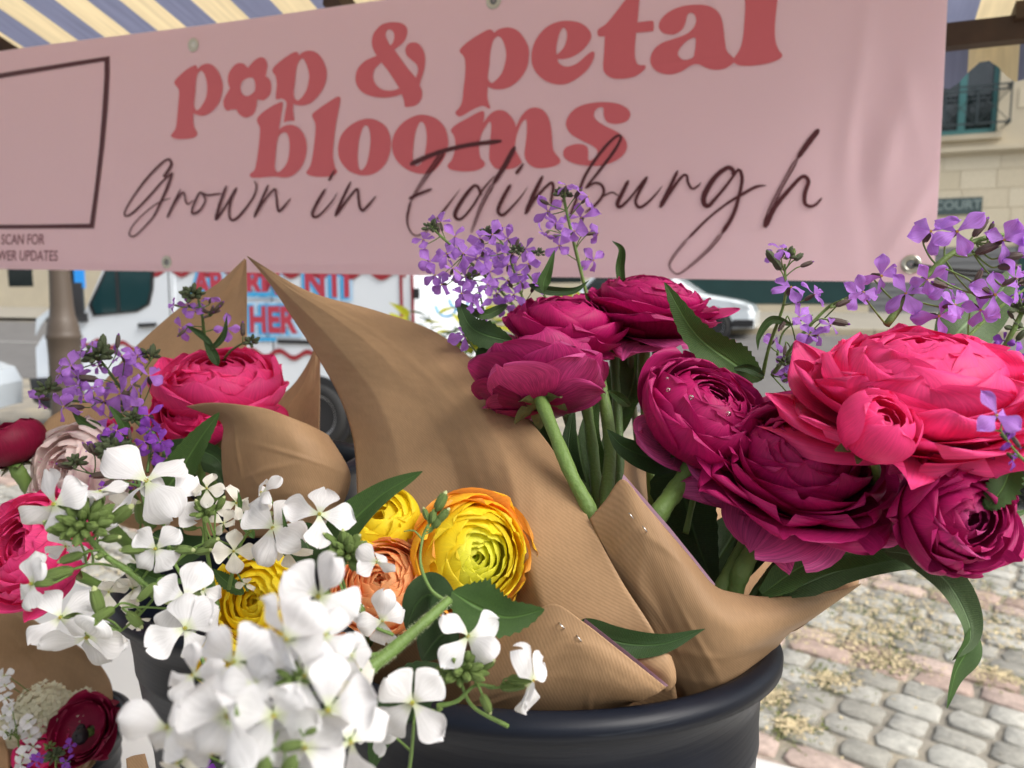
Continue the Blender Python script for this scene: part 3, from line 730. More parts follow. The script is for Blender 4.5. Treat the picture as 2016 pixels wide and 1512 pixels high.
def vtext(s, px, py, size, xs, nm):
    ca, cb_ = VF.ab(px, py)
    for m_, off, dz in ((M['van_pale'], .055, .014), (M['van_cyan'], .034, .0155), (M['van_letter_red'], .016, .017)):
        tv, tf = text_mesh(s, size, xs, off)
        dxs = .022 if m_ is M['van_cyan'] else 0
        mk(nm, [vpt(ca - x + dxs, cb_ + y, dz) for x, y, z in tv], tf, m_, van, smooth=False)
vtext('AB', 412, 560, .34, .9, 'lettering')
vtext('RM', 520, 558, .34, .9, 'lettering')
vtext('NTI', 645, 560, .38, .85, 'lettering')
vtext('HER', 537, 632, .36, .85, 'lettering')
for (a0_, a1_, y_) in ((488, 535, 579), (488, 545, 668)):
    p0, p1 = VF.ab(a0_, y_), VF.ab(a1_, y_); vpoly('underline', [(p0[0], p0[1] - .02), (p0[0], p0[1] + .02), (p1[0], p1[1] + .02), (p1[0], p1[1] - .02)], .018, M['van_cyan'], th=.003)
ca, cb_ = VF.ab(880, 600); lg = MB()
for (x, y, r) in ((0, 0, .11), (.13, .06, .1), (.24, -.02, .08)):
    pts = [vpt(ca - x + r * math.cos(t), cb_ + y + r * math.sin(t), .016) for t in np.linspace(3.0, 6.2, 14)]
    v, f, u = tube_data(pts, .012, n=6, seg=20); lg.add(v, f)
lg.build('logo', M['van_cyan'], van)
def wheel(cp, axis, R, parent, name='wheel', wd=.2):
    w_ = MB(); ax_ = nrm(axis)
    prof = [(R * .66, -.01), (R * .7, .015), (R * .93, .02), (R, -.02), (R, -wd), (R * .5, -wd)]
    v, f = lathe_data(prof, 40, ax_, cp); w_.add(v, f)
    t_ = w_.build(name, M['rubber'], parent)
    h = MB(); v, f = lathe_data([(.001, -.03), (R * .16, -.03), (R * .2, -.045), (R * .5, -.06), (R * .62, -.02), (R * .67, -.005), (R * .67, -.06)], 40, ax_, cp); h.add(v, f)
    h.build('rim', M['alloy'], t_)
    sl_ = MB(); q = Vector((0, 0, 1)).rotation_difference(Vector(ax_)).to_matrix(); q = np.array(q)
    for k in range(14):
        a = k / 14 * 6.283; c = np.array(cp) + q @ np.array([R * .5 * math.cos(a), R * .5 * math.sin(a), -.045]);
        axs = np.array([q @ np.array([math.cos(a), math.sin(a), 0]), q @ np.array([-math.sin(a), math.cos(a), 0]), ax_]); sl_.add(*box_data(c, R * .07, R * .035, .012, axs))
    sl_.build('rim_slots', M['trim'], t_)
for x in (0.0, 2.95 * sc_):
    v, f = lathe_data([(.001, .0), (.40, .0), (.40, -.03)], 40, VF.N, vpt(x, .36, .006)); mk('wheel_arch', v, f, M['trim'], van, smooth=False)
    wheel(vpt(x, .34, .03), VF.N, .335, van)
q = vpoly('sill', [(.5, .22), (.5, .42), (2.5 * sc_, .42), (2.5 * sc_, .22)], .02, M['trim'])

# ------------------------------------------------------------------ cars
def make_car(name, label, O, H, body, L=4.0, glassm=None):
    fr = Plane(O, H, (0, 0, 1)); c = thing(name, label, 'car', O, None)
    low = [(0.02, .28), (0.0, .55), (.08, .72), (.35, .82), (.95, .93), (1.3, 1.0), (3.5, 1.02), (3.85, .95), (3.98, .7), (3.95, .3), (3.0, .22), (1.0, .22)]
    low = [(x * L / 4, z) for x, z in low]; extrude_sil(low, 1.7, .09, c, 'body', body, fr)
    top = [(1.1, .95), (1.55, 1.25), (1.95, 1.42), (2.6, 1.47), (3.2, 1.40), (3.75, 1.0)]; top = [(x * L / 4, z) for x, z in top]
    extrude_sil(top, 1.5, .1, c, 'roof', body, Plane(fr.pt(0, 0, -.1), H, (0, 0, 1)))
    gl = [(1.3, .99), (1.68, 1.26), (2.02, 1.37), (2.3, 1.385), (2.3, .99)]; gl2 = [(2.38, .99), (2.38, 1.39), (2.7, 1.39), (3.2, 1.31), (3.5, 1.03)]
    for g in (gl, gl2):
        pts = [(x * L / 4, z) for x, z in g]; n = len(pts)
        mk('window', [fr.pt(x, z, -.085) for x, z in pts], [tuple(range(n))], M['glass'], c, smooth=False)
    for x in (.78, 3.15):
        x = x * L / 4
        v, f = lathe_data([(.001, .0), (.36, .0), (.36, -.03)], 36, fr.N, fr.pt(x, .33, .004)); mk('wheel_arch', v, f, M['trim'], c, smooth=False)
        wheel(fr.pt(x, .31, .02), fr.N, .30, c, wd=.18)
    pts = [(.05, .62), (.16, .74), (.5, .80), (.42, .68)]; mk('headlight', [fr.pt(x, z, .004) for x, z in pts], [(0, 1, 2, 3)], M['lamp'], c, smooth=False)
    pts = [(.02, .3), (.02, .45), (.4, .45), (.5, .3)]; mk('bumper', [fr.pt(x, z, .004) for x, z in pts], [(0, 1, 2, 3)], M['trim'], c, smooth=False)
    return c
M['car_white'] = simple('car_white_paint', (.66, .72, .76), .2, coat=.6)
M['car_dark'] = simple('car_dark_paint', (.03, .045, .06), .2, coat=.6)
M['car_silver'] = simple('car_silver_paint', (.5, .56, .62), .2, coat=.6)
O = P(1486, 641, 14.8); O[2] = gz(O[1]) 
make_car('parked_car', 'small white car parked across the road behind the magenta flowers', O, ST, M['car_white'])
O = P(-130, 720, 7.6); O[2] = 0
make_car('parked_car', 'pale silver car, only its front corner showing at the left edge', O, -np.array([1, .1, 0]) * 1.0, M['car_silver'])
O = P(1890, 1000, 5.6); O[2] = 0
make_car('parked_car', 'dark grey car glimpsed behind the hot pink bloom at the far right', O, np.array([1, -.12, 0]), M['car_dark'])

# blue sign
bs = thing('blue_sign', 'small bright blue sign behind the lamp post', 'sign', P(156, 600, 13.5))
pz = P(156, 536, 13.5); q = MB(); q.add(*box_data(pz, .085, .02, .28)); q.build('plate', simple('blue_sign_paint', (.02, .25, .7), .4), bs, smooth=False)
g0 = P(156, 600, 13.5); q = MB(); v, f, u = tube_data([(pz[0], pz[1] + .05, gz(pz[1])), (pz[0], pz[1] + .05, pz[2] + .3)], .03, n=8, seg=2); q.add(v, f); q.build('pole', M['iron'], bs)

# lamp post
LP = P(124, 640, 5.0); base = np.array([LP[0], LP[1], 0])
lp = thing('lamp_post', 'brown painted cast iron lamp post in front of the white van', 'lamp post', base)
s_ = 5.0 / 1500
def zy(py): return P(124, py, 5.0)[2]
prof = [(.16, 0), (.16, .25), (.13, .3), (.115, zy(760)), (.112, zy(700)), (.116, zy(668)), (.128, zy(664)), (.118, zy(658)), (.112, zy(650)), (.108, zy(640)), (.098, zy(630)), (.088, zy(622)), (.08, zy(600)), (.072, zy(540)), (.06, 3.2), (.05, 4.4), (.001, 4.4)]
prof = [(r_ * .86, z_) for r_, z_ in prof]
v, f = lathe_data(prof[:11], 32, None, (base[0], base[1], 0)); mk('base', v, f, M['setting_post'], lp)
v, f = lathe_data(prof[10:], 32, None, (base[0], base[1], 0)); mk('post', v, f, M['setting_post'], lp)
v, f = lathe_data([(.001, 4.4), (.16, 4.42), (.2, 4.8), (.12, 4.95), (.001, 5.0)], 24, None, (base[0], base[1], 0)); mk('lantern', v, f, M['glass'], lp)

# trees on the near side of the square, behind the stall, mirrored in the panes
M['tree_leaf'] = simple('tree_leaf', (.045, .09, .02), .5, var=.4, scale=3, trans=.2)
M['bark'] = simple('bark', (.08, .06, .045), .9, var=.3, scale=8)
rt_ = random.Random(21)
for i, (tx, ty, th_) in enumerate(((-14, -15, 14), (-5, -19, 16), (5, -20, 16), (14, -17, 15), (24, -12, 14))):
    tr = thing('broadleaf_tree', ('leafy tree behind the photographer, mirrored in the van window', 'tall leafy tree behind the photographer, beside the mirrored one', 'leafy tree straight behind the stall', 'leafy tree behind the stall to the right', 'outermost leafy tree behind the stall to the right')[i], 'tree', (tx, ty, 0), 'trees behind the stall')
    v, f, u = tube_data([(tx, ty, 0), (tx + .1, ty, th_ * .3), (tx - .1, ty + .1, th_ * .75)], .22, .08, n=10, seg=8); mk('trunk', v, f, M['bark'], tr)
    q = MB()
    for k in range(11):
        a = rt_.uniform(0, 6.28); cc = np.array([tx + math.cos(a) * 2.4, ty + math.sin(a) * 2.4, th_ * rt_.uniform(.22, .9)])
        for m_ in range(260):
            d_ = nrm([rt_.gauss(0, 1), rt_.gauss(0, 1), rt_.gauss(0, .8)]); p_ = cc + d_ * rt_.uniform(.8, 2.9); s1 = nrm([rt_.gauss(0, 1), rt_.gauss(0, 1), rt_.gauss(0, 1)]); s2 = nrm(np.cross(s1, d_)); sz = rt_.uniform(.16, .34)
            q.add([p_ - s1 * sz, p_ + s2 * sz * .6, p_ + s1 * sz, p_ - s2 * sz * .6], [(0, 1, 2, 3)])
    q.build('crown', M['tree_leaf'], tr, smooth=False)

# ------------------------------------------------------------------ blades, petals
def blade_data(pts, wpx, fold=.25, serr=0.0, facing=None, n=26, taper=1.0, curl=0.0, seed=0, shape=0):
    """pts: pixel+depth spine from base to tip; wpx: full width in pixels at its widest"""
    rs = random.Random(seed)
    sp = catmull([P(*q) for q in pts], n); dmean = np.mean([q[2] for q in pts]); hw = wpx * dmean / FPX / 2
    T = np.gradient(sp, axis=0); v = []; uv = []
    us = (-1, -.8, -.4, 0, .4, .8, 1)
    for i, p in enumerate(sp):
        s = i / n
        if shape == 0: wd = (math.sin(math.pi * min(1, s ** .72)) ** .85) * (1 - .25 * s)
        elif shape == 1: wd = min(1, s * 6 + .35) * (1 - s ** 3) ** .8
        else: wd = min(1, (s * 3.0) ** .7) * (1 - s ** 1.6) ** .75
        wd = max(wd, .02) * hw
        t = nrm(T[i]); fc = nrm(CAM - p) if facing is None else DV(*facing)
        side = nrm(np.cross(t, fc)); nn = np.cross(side, t)
        if np.dot(nn, fc) < 0: nn = -nn
        tw = curl * s; side, nn = side * math.cos(tw) + nn * math.sin(tw), nn * math.cos(tw) - side * math.sin(tw)
        for u in us:
            k = 1.0
            if serr and abs(u) == 1: k = 1 + serr * (1 if i % 2 else -.6) * rs.uniform(.4, 1)
            q = p + side * u * wd * k - nn * (-abs(u) * fold * wd) + nn * wd * .12 * math.sin(9 * s + 2 * u + seed)
            v.append(q); uv.append((u, s * max(2.0, 8 * 1.0)))
    f = grid_faces(7, n + 1)
    return v, f, uv

def blade(pts, wpx, mat, parent, **kw):
    nm = kw.pop('name', 'leaf'); lb = kw.pop('label', None)
    v, f, uv = blade_data(pts, wpx, **kw); return mk(nm, v, f, mat, parent, uv=uv, label=lb)

def ran_petal(name, R, rho, th0, th1, hw, mat, seed, flat=.7, ruff=.03, flare=0.0, nu=11, nv=13, notch=0.0):
    rs = random.Random(seed); ph = [rs.uniform(0, 6.28) for _ in range(5)]; v = []; uv = []
    for j in range(nv):
        for i in range(nu):
            u = i / (nu - 1) * 2 - 1; s = 1 - (1 - j / (nv - 1)) ** 1.7
            ss = s * (1 - .06 * abs(u) ** 2.2 + .014 * math.sin(3 * u + ph[0]) * s)
            th = th0 + (th1 - th0) * ss
            r = rho * math.sin(th); z = -rho * math.cos(th) * flat
            if flare:
                e = max(0, ss - .55) / .45; r += flare * rho * e ** 1.6; z -= flare * rho * .35 * e ** 1.5
            wv = hw * (.30 + .70 * min(1, s * 1.5) ** .8) * rho * math.sqrt(max(.02, 1 - .98 * (max(0, s - .50) / .50) ** 2.3))
            az = u * wv / max(r, .42 * rho)
            tk = (.035 * u) * rho
            e2 = s ** 2
            rr = r + tk + ruff * rho * e2 * (math.sin(3.2 * u + ph[1]) * .7 + math.sin(6 * u + ph[2]) * .35)
            zz = z + ruff * rho * e2 * math.sin(3.2 * u + ph[4]) * .7
            v.append((rr * math.cos(az), rr * math.sin(az), zz)); uv.append((i / (nu - 1), s))
    me = bpy.data.meshes.new(name); f = grid_faces(nu, nv); me.from_pydata(v, [], f); me.materials.append(mat)
    ul = me.uv_layers.new(name='UVMap'); idx = np.zeros(len(me.loops), int); me.loops.foreach_get('vertex_index', idx); ul.data.foreach_set('uv', np.array(uv)[idx].ravel())
    me.polygons.foreach_set('use_smooth', [True] * len(f)); return me

def ranunculus(label, px, py, d, dia, face, mats, seed, rings=9, open_=86, flat=.7, inner=164, skirt=5, flare=.25, counts=None, stem=None, stem_w=11, ruff=.035, lift=0.0, sepals=True, leaves=(), pexp=1.3, group='ranunculus blooms', stem_mat='stem', core=.16, heart=None, name='ranunculus', notch=0.0, sep_open=60, skirt_mat=None):
    rs = random.Random(seed)
    R = dia / 2 * d / FPX; c = P(px, py, d); axis = DV(*face)
    q = Vector((0, 0, 1)).rotation_difference(Vector(axis)).to_matrix().to_4x4()
    base_pt = c - axis * R * flat * .95
    T_ = thing(name, label, 'flower', base_pt, group)
    B = Matrix.Translation(c) @ q @ Matrix.Rotation(rs.uniform(0, 6.28), 4, 'Z')
    nm = len(mats)
    for i in range(rings):
        t = i / (rings - 1)
        rho = R * (core + (1 - core) * t ** .92)
        th1 = math.radians(inner + (open_ - inner) * t ** pexp)
        cnt = counts[i] if counts else (4 if t < .25 else 6 if t < .6 else 8)
        hw = (1.45 if t < .3 else 1.25 if t < .7 else 1.0) * (1.0 if not counts else 1.0)
        mt = mats[min(nm - 1, int(t * nm))]
        fl = flare * max(0, (t - .6) / .4) ** 1.2
        mes = [ran_petal('petal', R, rho, .25, th1 + rs.uniform(-.05, .05), hw * rs.uniform(.9, 1.1), M[mt], seed * 31 + i * 5 + k, flat, ruff * (.5 + t), fl, notch=notch * t) for k in range(2)]
        off = i * 2.4
        for k in range(cnt):
            az = off + k / cnt * 6.283 + rs.uniform(-.13, .13)
            ti = rs.uniform(-.07, .07) * (0.4 + t)
            inst('petal', mes[k % 2], T_, B @ Matrix.Rotation(az, 4, 'Z') @ Matrix.Rotation(ti, 4, 'Y') @ Matrix.Translation((0, 0, lift * R * (1 - t) + rs.uniform(-.02, .02) * R)) @ Matrix.Scale(rs.uniform(.96, 1.05), 4))
    # drooping skirt petals
    for k in range(skirt):
        me = ran_petal('petal', R, R * rs.uniform(1.0, 1.12), .25, math.radians(rs.uniform(58, 80)), rs.uniform(.55, .75), M[skirt_mat or mats[-1]], seed * 77 + k, flat, ruff * 2, flare * 1.2, notch=notch)
        inst('petal', me, T_, B @ Matrix.Rotation(k / max(1, skirt) * 6.283 + rs.uniform(-.3, .3), 4, 'Z') @ Matrix.Rotation(rs.uniform(.0, .25), 4, 'Y'))
    # dark heart ball
    hc = min(core, .2) * .8; v, f = lathe_data([(.001, -R * hc), (R * hc * .8, -R * hc * .6), (R * hc * .95, 0), (R * hc * .6, R * hc * .45), (.001, R * hc * .6)], 14, axis, c + axis * lift * R * .8)
    mk('heart', v, f, M[heart or 'black'] if heart or mats[0] == 'burgundy' else M[mats[0]], T_)
    if sepals:
        for k in range(5):
            az = k / 5 * 6.283 + rs.uniform(-.2, .2)
            Ls = R * rs.uniform(.42, .62); vv = []; ba = rs.uniform(.1, .5)
            for j_ in range(8):
                s_ = j_ / 7; wd_ = (math.sin(math.pi * min(1, s_ * .82 + .14)) ** .8) * .17 * R
                for u_ in (-1, -.5, 0, .5, 1): vv.append((s_ * Ls, u_ * wd_, -R * flat * 1.0 - .04 * R - ba * R * s_ * s_ * .4 + abs(u_) * wd_ * .5 + .015 * R * math.sin(7 * s_ + k)))
            me = bpy.data.meshes.new('sepal'); me.from_pydata(vv, [], grid_faces(5, 8)); me.materials.append(M['calyx']); me.polygons.foreach_set('use_smooth', [True] * 28)
            inst('sepal', me, T_, B @ Matrix.Rotation(az, 4, 'Z'))
    if stem:
        pts = [base_pt + axis * R * .1] + [P(*s) for s in stem]
        r_ = stem_w * d / FPX
        v, f, uv = tube_data(pts, r_, r_ * 1.12, n=12, seg=30); mk('stem', v, f, M[stem_mat], T_, uv=uv)
    for L in leaves:
        pts, wpx, mt, kw = L; blade(pts, wpx, M[mt], T_, **kw)
    return T_

# hesperis (dame's rocket) pieces
def hes_petal(mat, seed, wide=.62, recurve=.18):
    rs = random.Random(seed); nu, nv = 7, 12; v = []; uv = []; ph = rs.uniform(0, 6.28); wf_ = rs.uniform(.9, 1.1)
    for j in range(nv):
        s = 1 - (1 - j / (nv - 1)) ** 1.4
        wd = (.07 + .93 * (max(0, s - .12) / .88) ** 1.0) if s < .62 else math.sqrt(max(.03, 1 - ((s - .62) / .38) ** 2))
        if s < .62: wd = .07 + .93 * (s / .62) ** 1.35
        wd *= wide * .5 * wf_
        for i in range(nu):
            u = i / (nu - 1) * 2 - 1
            x = s * (1 - .06 * u * u * s) - (.05 * s ** 6 if i == 3 else 0) + .03 * math.sin(2.5 * u + ph) * s ** 3; wd *= 1 + .05 * math.sin(9 * s + ph) * (1 if u > 0 else -1)
            cup = .22 * math.sin(ph * 3); z = .10 * s - recurve * s ** 2.2 + cup * u * u * s * s + .06 * math.sin(3.6 * u + ph) * s * s + .035 * math.sin(8 * s + ph)
            v.append((x, u * wd, z)); uv.append((i / (nu - 1), s))
    f = grid_faces(nu, nv); me = bpy.data.meshes.new('petal'); me.from_pydata(v, [], f); me.materials.append(mat)
    ul = me.uv_layers.new(name='UVMap'); idx = np.zeros(len(me.loops), int); me.loops.foreach_get('vertex_index', idx); ul.data.foreach_set('uv', np.array(uv)[idx].ravel())
    me.polygons.foreach_set('use_smooth', [True] * len(f)); return me
HP = {'white': [hes_petal(M['white'], i, .84 + .05 * (i % 5), .04 + .09 * (i % 5)) for i in range(14)],
      'cream': [hes_petal(M['cream'], 40 + i, .82 + .04 * (i % 5), .05 + .09 * (i % 4)) for i in range(8)],
      'lilac': [hes_petal(M['lilac'], 60 + i, .70, .12 + .08 * (i % 4)) for i in range(8)],
      'violet': [hes_petal(M['violet'], 80 + i, .66, .2) for i in range(4)]}
def floret_core(tube_mat, eye_mat):
    b = MB()
    v, f = lathe_data([(.02, -.62), (.075, -.58), (.10, -.35), (.085, -.12), (.06, -.02), (.045, .03)], 10); b.add(v, f, 0)
    for k in range(4):
        a = k * 1.571 + .4
        c = np.array([math.cos(a) * .10, math.sin(a) * .10, -.33]); v, f = lathe_data([(.001, -.24), (.028, -.16), (.035, 0), (.02, .2), (.001, .26)], 6, None, c); b.add(v, f, 0)
    v, f = lathe_data([(.05, -.02), (.055, .03), (.02, .045), (.001, .03)], 10); b.add(v, f, 1)
    for k in range(5):
        a = k * 1.256; c = np.array([math.cos(a) * .035, math.sin(a) * .035, .06]); v, f = lathe_data([(.001, -.03), (.014, 0), (.001, .03)], 6, None, c); b.add(v, f, 2)
    me = bpy.data.meshes.new('floret'); me.from_pydata([tuple(map(float, x)) for x in b.v], [], b.f)
    for m_ in (tube_mat, eye_mat, M['stamen_gold']): me.materials.append(m_)
    me.polygons.foreach_set('material_index', b.m); me.polygons.foreach_set('use_smooth', [True] * len(b.f)); return me
CORE = {'white': floret_core(M['bud'], M['stamen']), 'lilac': floret_core(M['bud_purple'], M['stamen_gold'])}
CORE['cream'] = CORE['white']; CORE['violet'] = CORE['lilac']
def bud_me(mat, tipmat, ratio, name='bud'):
    b = MB(); v, f = lathe_data([(.001, -.5), (.55 * ratio, -.42), (ratio, -.1), (.92 * ratio, .2), (.5 * ratio, .42)], 9); 
    v = np.array(v); 
    b.add(v, f, 0); v, f = lathe_data([(.5 * ratio, .42), (.35 * ratio, .5), (.001, .56)], 9); b.add(v, f, 1)
    for k in range(4):
        a = k * 1.571; c = np.array([math.cos(a) * ratio * .8, math.sin(a) * ratio * .8, 0]); v, f = lathe_data([(.001, -.42), (.3 * ratio, -.2), (.34 * ratio, .1), (.001, .45)], 6, None, c); b.add(v, f, 0)
    me = bpy.data.meshes.new(name); me.from_pydata([tuple(map(float, x)) for x in b.v], [], b.f); me.materials.append(mat); me.materials.append(tipmat)
    me.polygons.foreach_set('material_index', b.m); me.polygons.foreach_set('use_smooth', [True] * len(b.f)); return me
BUD = {'white': bud_me(M['bud'], M['cream'], .2), 'green': bud_me(M['bud'], M['bud'], .24), 'dark': bud_me(M['bud_dark'], M['bud_dark'], .24), 'purple': bud_me(M['bud_purple'], M['violet'], .15)}

def sprig(label, col, stems, florets, buds=(), clusters=(), leaves=(), group=None, stem_w=4.0, seed=1, stem_mat='stem', ped=1.6, jitter=.25, hairs=0):
    """stems: list of (pts, width px); florets: (px,py,d,dia,face[,roll]); buds: (px,py,d,len,dir,kind); clusters: (px,py,d,radius px,count,kind)"""
    rs = random.Random(seed)
    root = P(*stems[0][0][0]); T_ = thing('dames_rocket_sprig', label, 'flower', root, group)
    sm_ = MB(); allp = []
    for pts, w_ in stems:
        wp_ = [P(*q) for q in pts]; dm = np.mean([q[2] for q in pts]); r_ = w_ * dm / FPX / 2
        v, f, u = tube_data(wp_, r_, r_ * .6, n=8, seg=20); sm_.add(v, f, 0, u); allp.extend(list(catmull(wp_, 16)))
    allp = np.array(allp)
    def pedicel(p, dr, L, r_):
        q = p - dr * L
        dd = np.linalg.norm(allp - q, axis=1); k = int(np.argmin(dd + .0)); tgt = allp[max(0, k - 1)] if dd[k] < .05 else q - dr * .02 + np.array([0, .004, -.012])
        mid = (q + tgt) / 2 - dr * L * .3
        v, f, u = tube_data([p, q, mid, tgt], r_, r_, n=6, seg=10); sm_.add(v, f, 0, u)
    for fl in florets:
        px, py, d, dia, face = fl[:5]; c = fl[5] if len(fl) > 5 else col; roll = fl[6] if len(fl) > 6 else rs.uniform(0, 1.57)
        p = P(px, py, d); L = dia / 2 * d / FPX
        ax_ = nrm(DV(*face) + np.array([rs.gauss(0, jitter), rs.gauss(0, jitter), rs.gauss(0, jitter)]) * .6)
        q = Vector((0, 0, 1)).rotation_difference(Vector(ax_)).to_matrix().to_4x4()
        B = Matrix.Translation(p) @ q @ Matrix.Rotation(roll, 4, 'Z') @ Matrix.Scale(L, 4)
        fo = inst('floret', CORE[c], T_, B)
        for k in range(4):
            me = rs.choice(HP[c]); pm = Matrix.Rotation(k * 1.571 + rs.uniform(-.28, .28), 4, 'Z') @ Matrix.Rotation(rs.gauss(0, .34), 4, 'Y') @ Matrix.Rotation(rs.gauss(0, .38), 4, 'X') @ Matrix.Diagonal((rs.uniform(.80, 1.16), rs.uniform(.82, 1.15), 1, 1))
            o = bpy.data.objects.new('petal', me); COL.objects.link(o); o.parent = fo; o.matrix_basis = pm
        pedicel(p - ax_ * L * .3, ax_, L * .35, ped * d / FPX)
    for (px, py, d, ln, dr, kind) in buds:
        p = P(px, py, d); L = ln * d / FPX; ax_ = DV(*dr); q = Vector((0, 0, 1)).rotation_difference(Vector(ax_)).to_matrix().to_4x4()
        inst('bud', BUD[kind], T_, Matrix.Translation(p) @ q @ Matrix.Scale(L, 4)); pedicel(p - ax_ * L * .45, ax_, L * .3, ped * d / FPX)
    for (px, py, d, rad, cnt, kind) in clusters:
        c0 = P(px, py, d); R_ = rad * d / FPX
        for k in range(cnt):
            z_ = 1 - (k + .5) / cnt * 1.15; a = k * 2.4; rr = math.sqrt(max(0, 1 - z_ * z_))
            dr = nrm(rr * math.cos(a) * RT + z_ * (.75 * UP - .35 * FW) + rr * math.sin(a) * (-.8 * FW - .4 * UP))
            L = R_ * rs.uniform(.55, .85) * (1.0 if kind != 'purple' else 1.3)
            q = Vector((0, 0, 1)).rotation_difference(Vector(dr)).to_matrix().to_4x4()
            inst('bud', BUD[kind], T_, Matrix.Translation(c0 + dr * R_ * rs.uniform(.55, .8)) @ q @ Matrix.Scale(L, 4))
            v, f, u = tube_data([c0 - UP * R_ * .3, c0 + dr * R_ * .5], ped * .6 * d / FPX, n=5, seg=1, cat=False); sm_.add(v, f, 0, u)
    sm_.build('stem', M[stem_mat], T_)
    if hairs:
        hb = MB()
        for pts, w_ in stems[:hairs]:
            A_ = catmull([P(*q) for q in pts], 260); T2 = np.gradient(A_, axis=0); r_ = w_ * np.mean([q[2] for q in pts]) / FPX / 2
            for i_ in range(261):
                for _ in range(3):
                    t_ = nrm(T2[i_]); d_ = nrm(np.cross(t_, [rs.gauss(0, 1), rs.gauss(0, 1), rs.gauss(0, 1)])); c_ = A_[i_] + d_ * r_ * (.95 - .38 * i_ / 260)
                    hb.add([c_ - t_ * .00009, c_ + t_ * .00009, c_ + d_ * rs.uniform(.0006, .0014) + t_ * rs.uniform(-.0004, .0004)], [(0, 1, 2)])
        ho = hb.build('hairs', M['hair'], T_, smooth=False); ho['kind'] = 'stuff'
    for L in leaves:
        pts, wpx, mt, kw = L; blade(pts, wpx, M[mt], T_, **dict(kw))
    return T_
#@@LAYOUT@@
# ------------------------------------------------------------------ stall banner
BR = P(1838, 557, 1.08)
def dirpx(px, py): return nrm(FW + (px - 1008) / FPX * RT - (py - 756) / FPX * UP)
BH = dirpx(-2845, 487); BV = nrm(11.3 * UP - 1.0 * FW)
BN = Plane(BR, BH, BV)
bw = BN.ab(-420, BN and 0)[0]
BWID = BN.ab(-400, 520)[0]; BHEI = BN.ab(1866, -150)[1]
def bdisp(a, b):
    z = .007 * math.sin(a * 2.1 + .5) * math.sin(b * 5 + 1) + .003 * math.sin(a * 7 + b * 4)
    for (x, y, sa_, sb_, h, rot) in BW_:
        dx, dy = a - x, b - y; c, s = math.cos(rot), math.sin(rot); u = (c * dx + s * dy) / sa_; v_ = (-s * dx + c * dy) / sb_; z += h * math.exp(-u * u - v_ * v_)
    return z
BW_ = []
for (px, py, sa_, sb_, h, rot) in ((1745, 300, .016, .07, .005, .25), (1700, 330, .016, .12, -.004, -.1), (1790, 200, .012, .06, .002, -.2), (1735, 180, .03, .10, -.006, .2), (1690, 150, .012, .14, .005, .1), (1790, 430, .012, .06, .004, .5), (1640, 250, .03, .2, -.004, 0), (1500, 60, .1, .1, .005, 0)):
    a, b = BN.ab(px, py); BW_.append((a, b, sa_, sb_, h, rot))
def bpt(a, b, off): return BN.pt(a, b, bdisp(a, b) + off)
ban = thing('banner', 'pink vinyl banner with coral lettering hung across the stall front', 'banner', BN.pt(BWID / 2, 0))
nu, nv = 340, 80; v = []; 
for j in range(nv):
    for i in range(nu):
        t = i / (nu - 1); a = BWID * (t ** 1.3); b = BHEI * j / (nv - 1); v.append(bpt(a, b, 0))
n = nu * nv; v2 = v + [p - BN.N * .0008 for p in v]
f = grid_faces(nu, nv); f2 = [tuple(reversed([i + n for i in q])) for q in f]
mk('sheet', v2, f + f2, M['banner'], ban)
# hem
for (b0, b1) in ((0.0, .0), ):
    q = MB(); pts = [bpt(BWID * t, .012, .0012) for t in np.linspace(0, 1, 80)]; lo = [bpt(BWID * t, .0005, .0012) for t in np.linspace(0, 1, 80)]
    q.add(pts + lo, [(k, k + 1, k + 81, k + 80) for k in range(79)]); q.build('hem', M['banner'], ban)

def fill_shape(name, loops, mat, org, sc_, off, parent=ban):
    """closed outlines given in picture units of one traced letter; first is the outer edge, others are holes"""
    cu = bpy.data.curves.new('c', 'CURVE'); cu.dimensions = '2D'; cu.fill_mode = 'BOTH'
    for lp_ in loops:
        pts = []
        # split at corners (points flagged with a third value)
        cr = [i for i, p in enumerate(lp_) if len(p) > 2]
        if not cr: pts = list(catmull([p[:2] for p in lp_], len(lp_) * 5, closed=True))
        else:
            k = len(cr)
            for c_ in range(k):
                i0, i1 = cr[c_], cr[(c_ + 1) % k]
                seg = []; i = i0
                while True:
                    seg.append(lp_[i][:2])
                    if i == i1 and len(seg) > 1: break
                    i = (i + 1) % len(lp_)
                    if len(seg) > len(lp_): break
                s_ = catmull(seg, max(2, (len(seg) - 1) * 5)) if len(seg) > 2 else np.array(seg, float); pts.extend(list(s_[:-1]))
        ab = [BN.ab(org[0] + p[0] / sc_, org[1] + p[1] / sc_) for p in pts]
        sp = cu.splines.new('POLY'); sp.points.add(len(ab) - 1)
        for i, (a, b) in enumerate(ab): sp.points[i].co = (a, b, 0, 1)
        sp.use_cyclic_u = True
    ob = bpy.data.objects.new('c', cu); COL.objects.link(ob); me = bpy.data.meshes.new_from_object(ob.evaluated_get(bpy.context.evaluated_depsgraph_get()))
    vs = [bpt(q.co[0], q.co[1], off) for q in me.vertices]; fs = [tuple(pg.vertices) for pg in me.polygons]
    bpy.data.objects.remove(ob); bpy.data.meshes.remove(me); bpy.data.curves.remove(cu)
    return mk(name, vs, fs, mat, parent, smooth=False)
c = 1
A1 = ((320, 30), 5.6); A2 = ((680, 30), 5.6); A3 = ((880, 0), 5.6); A4 = ((1160, 0), 5.04); A5 = ((480, 160), 4.8); A6 = ((860, 180), 5.04)
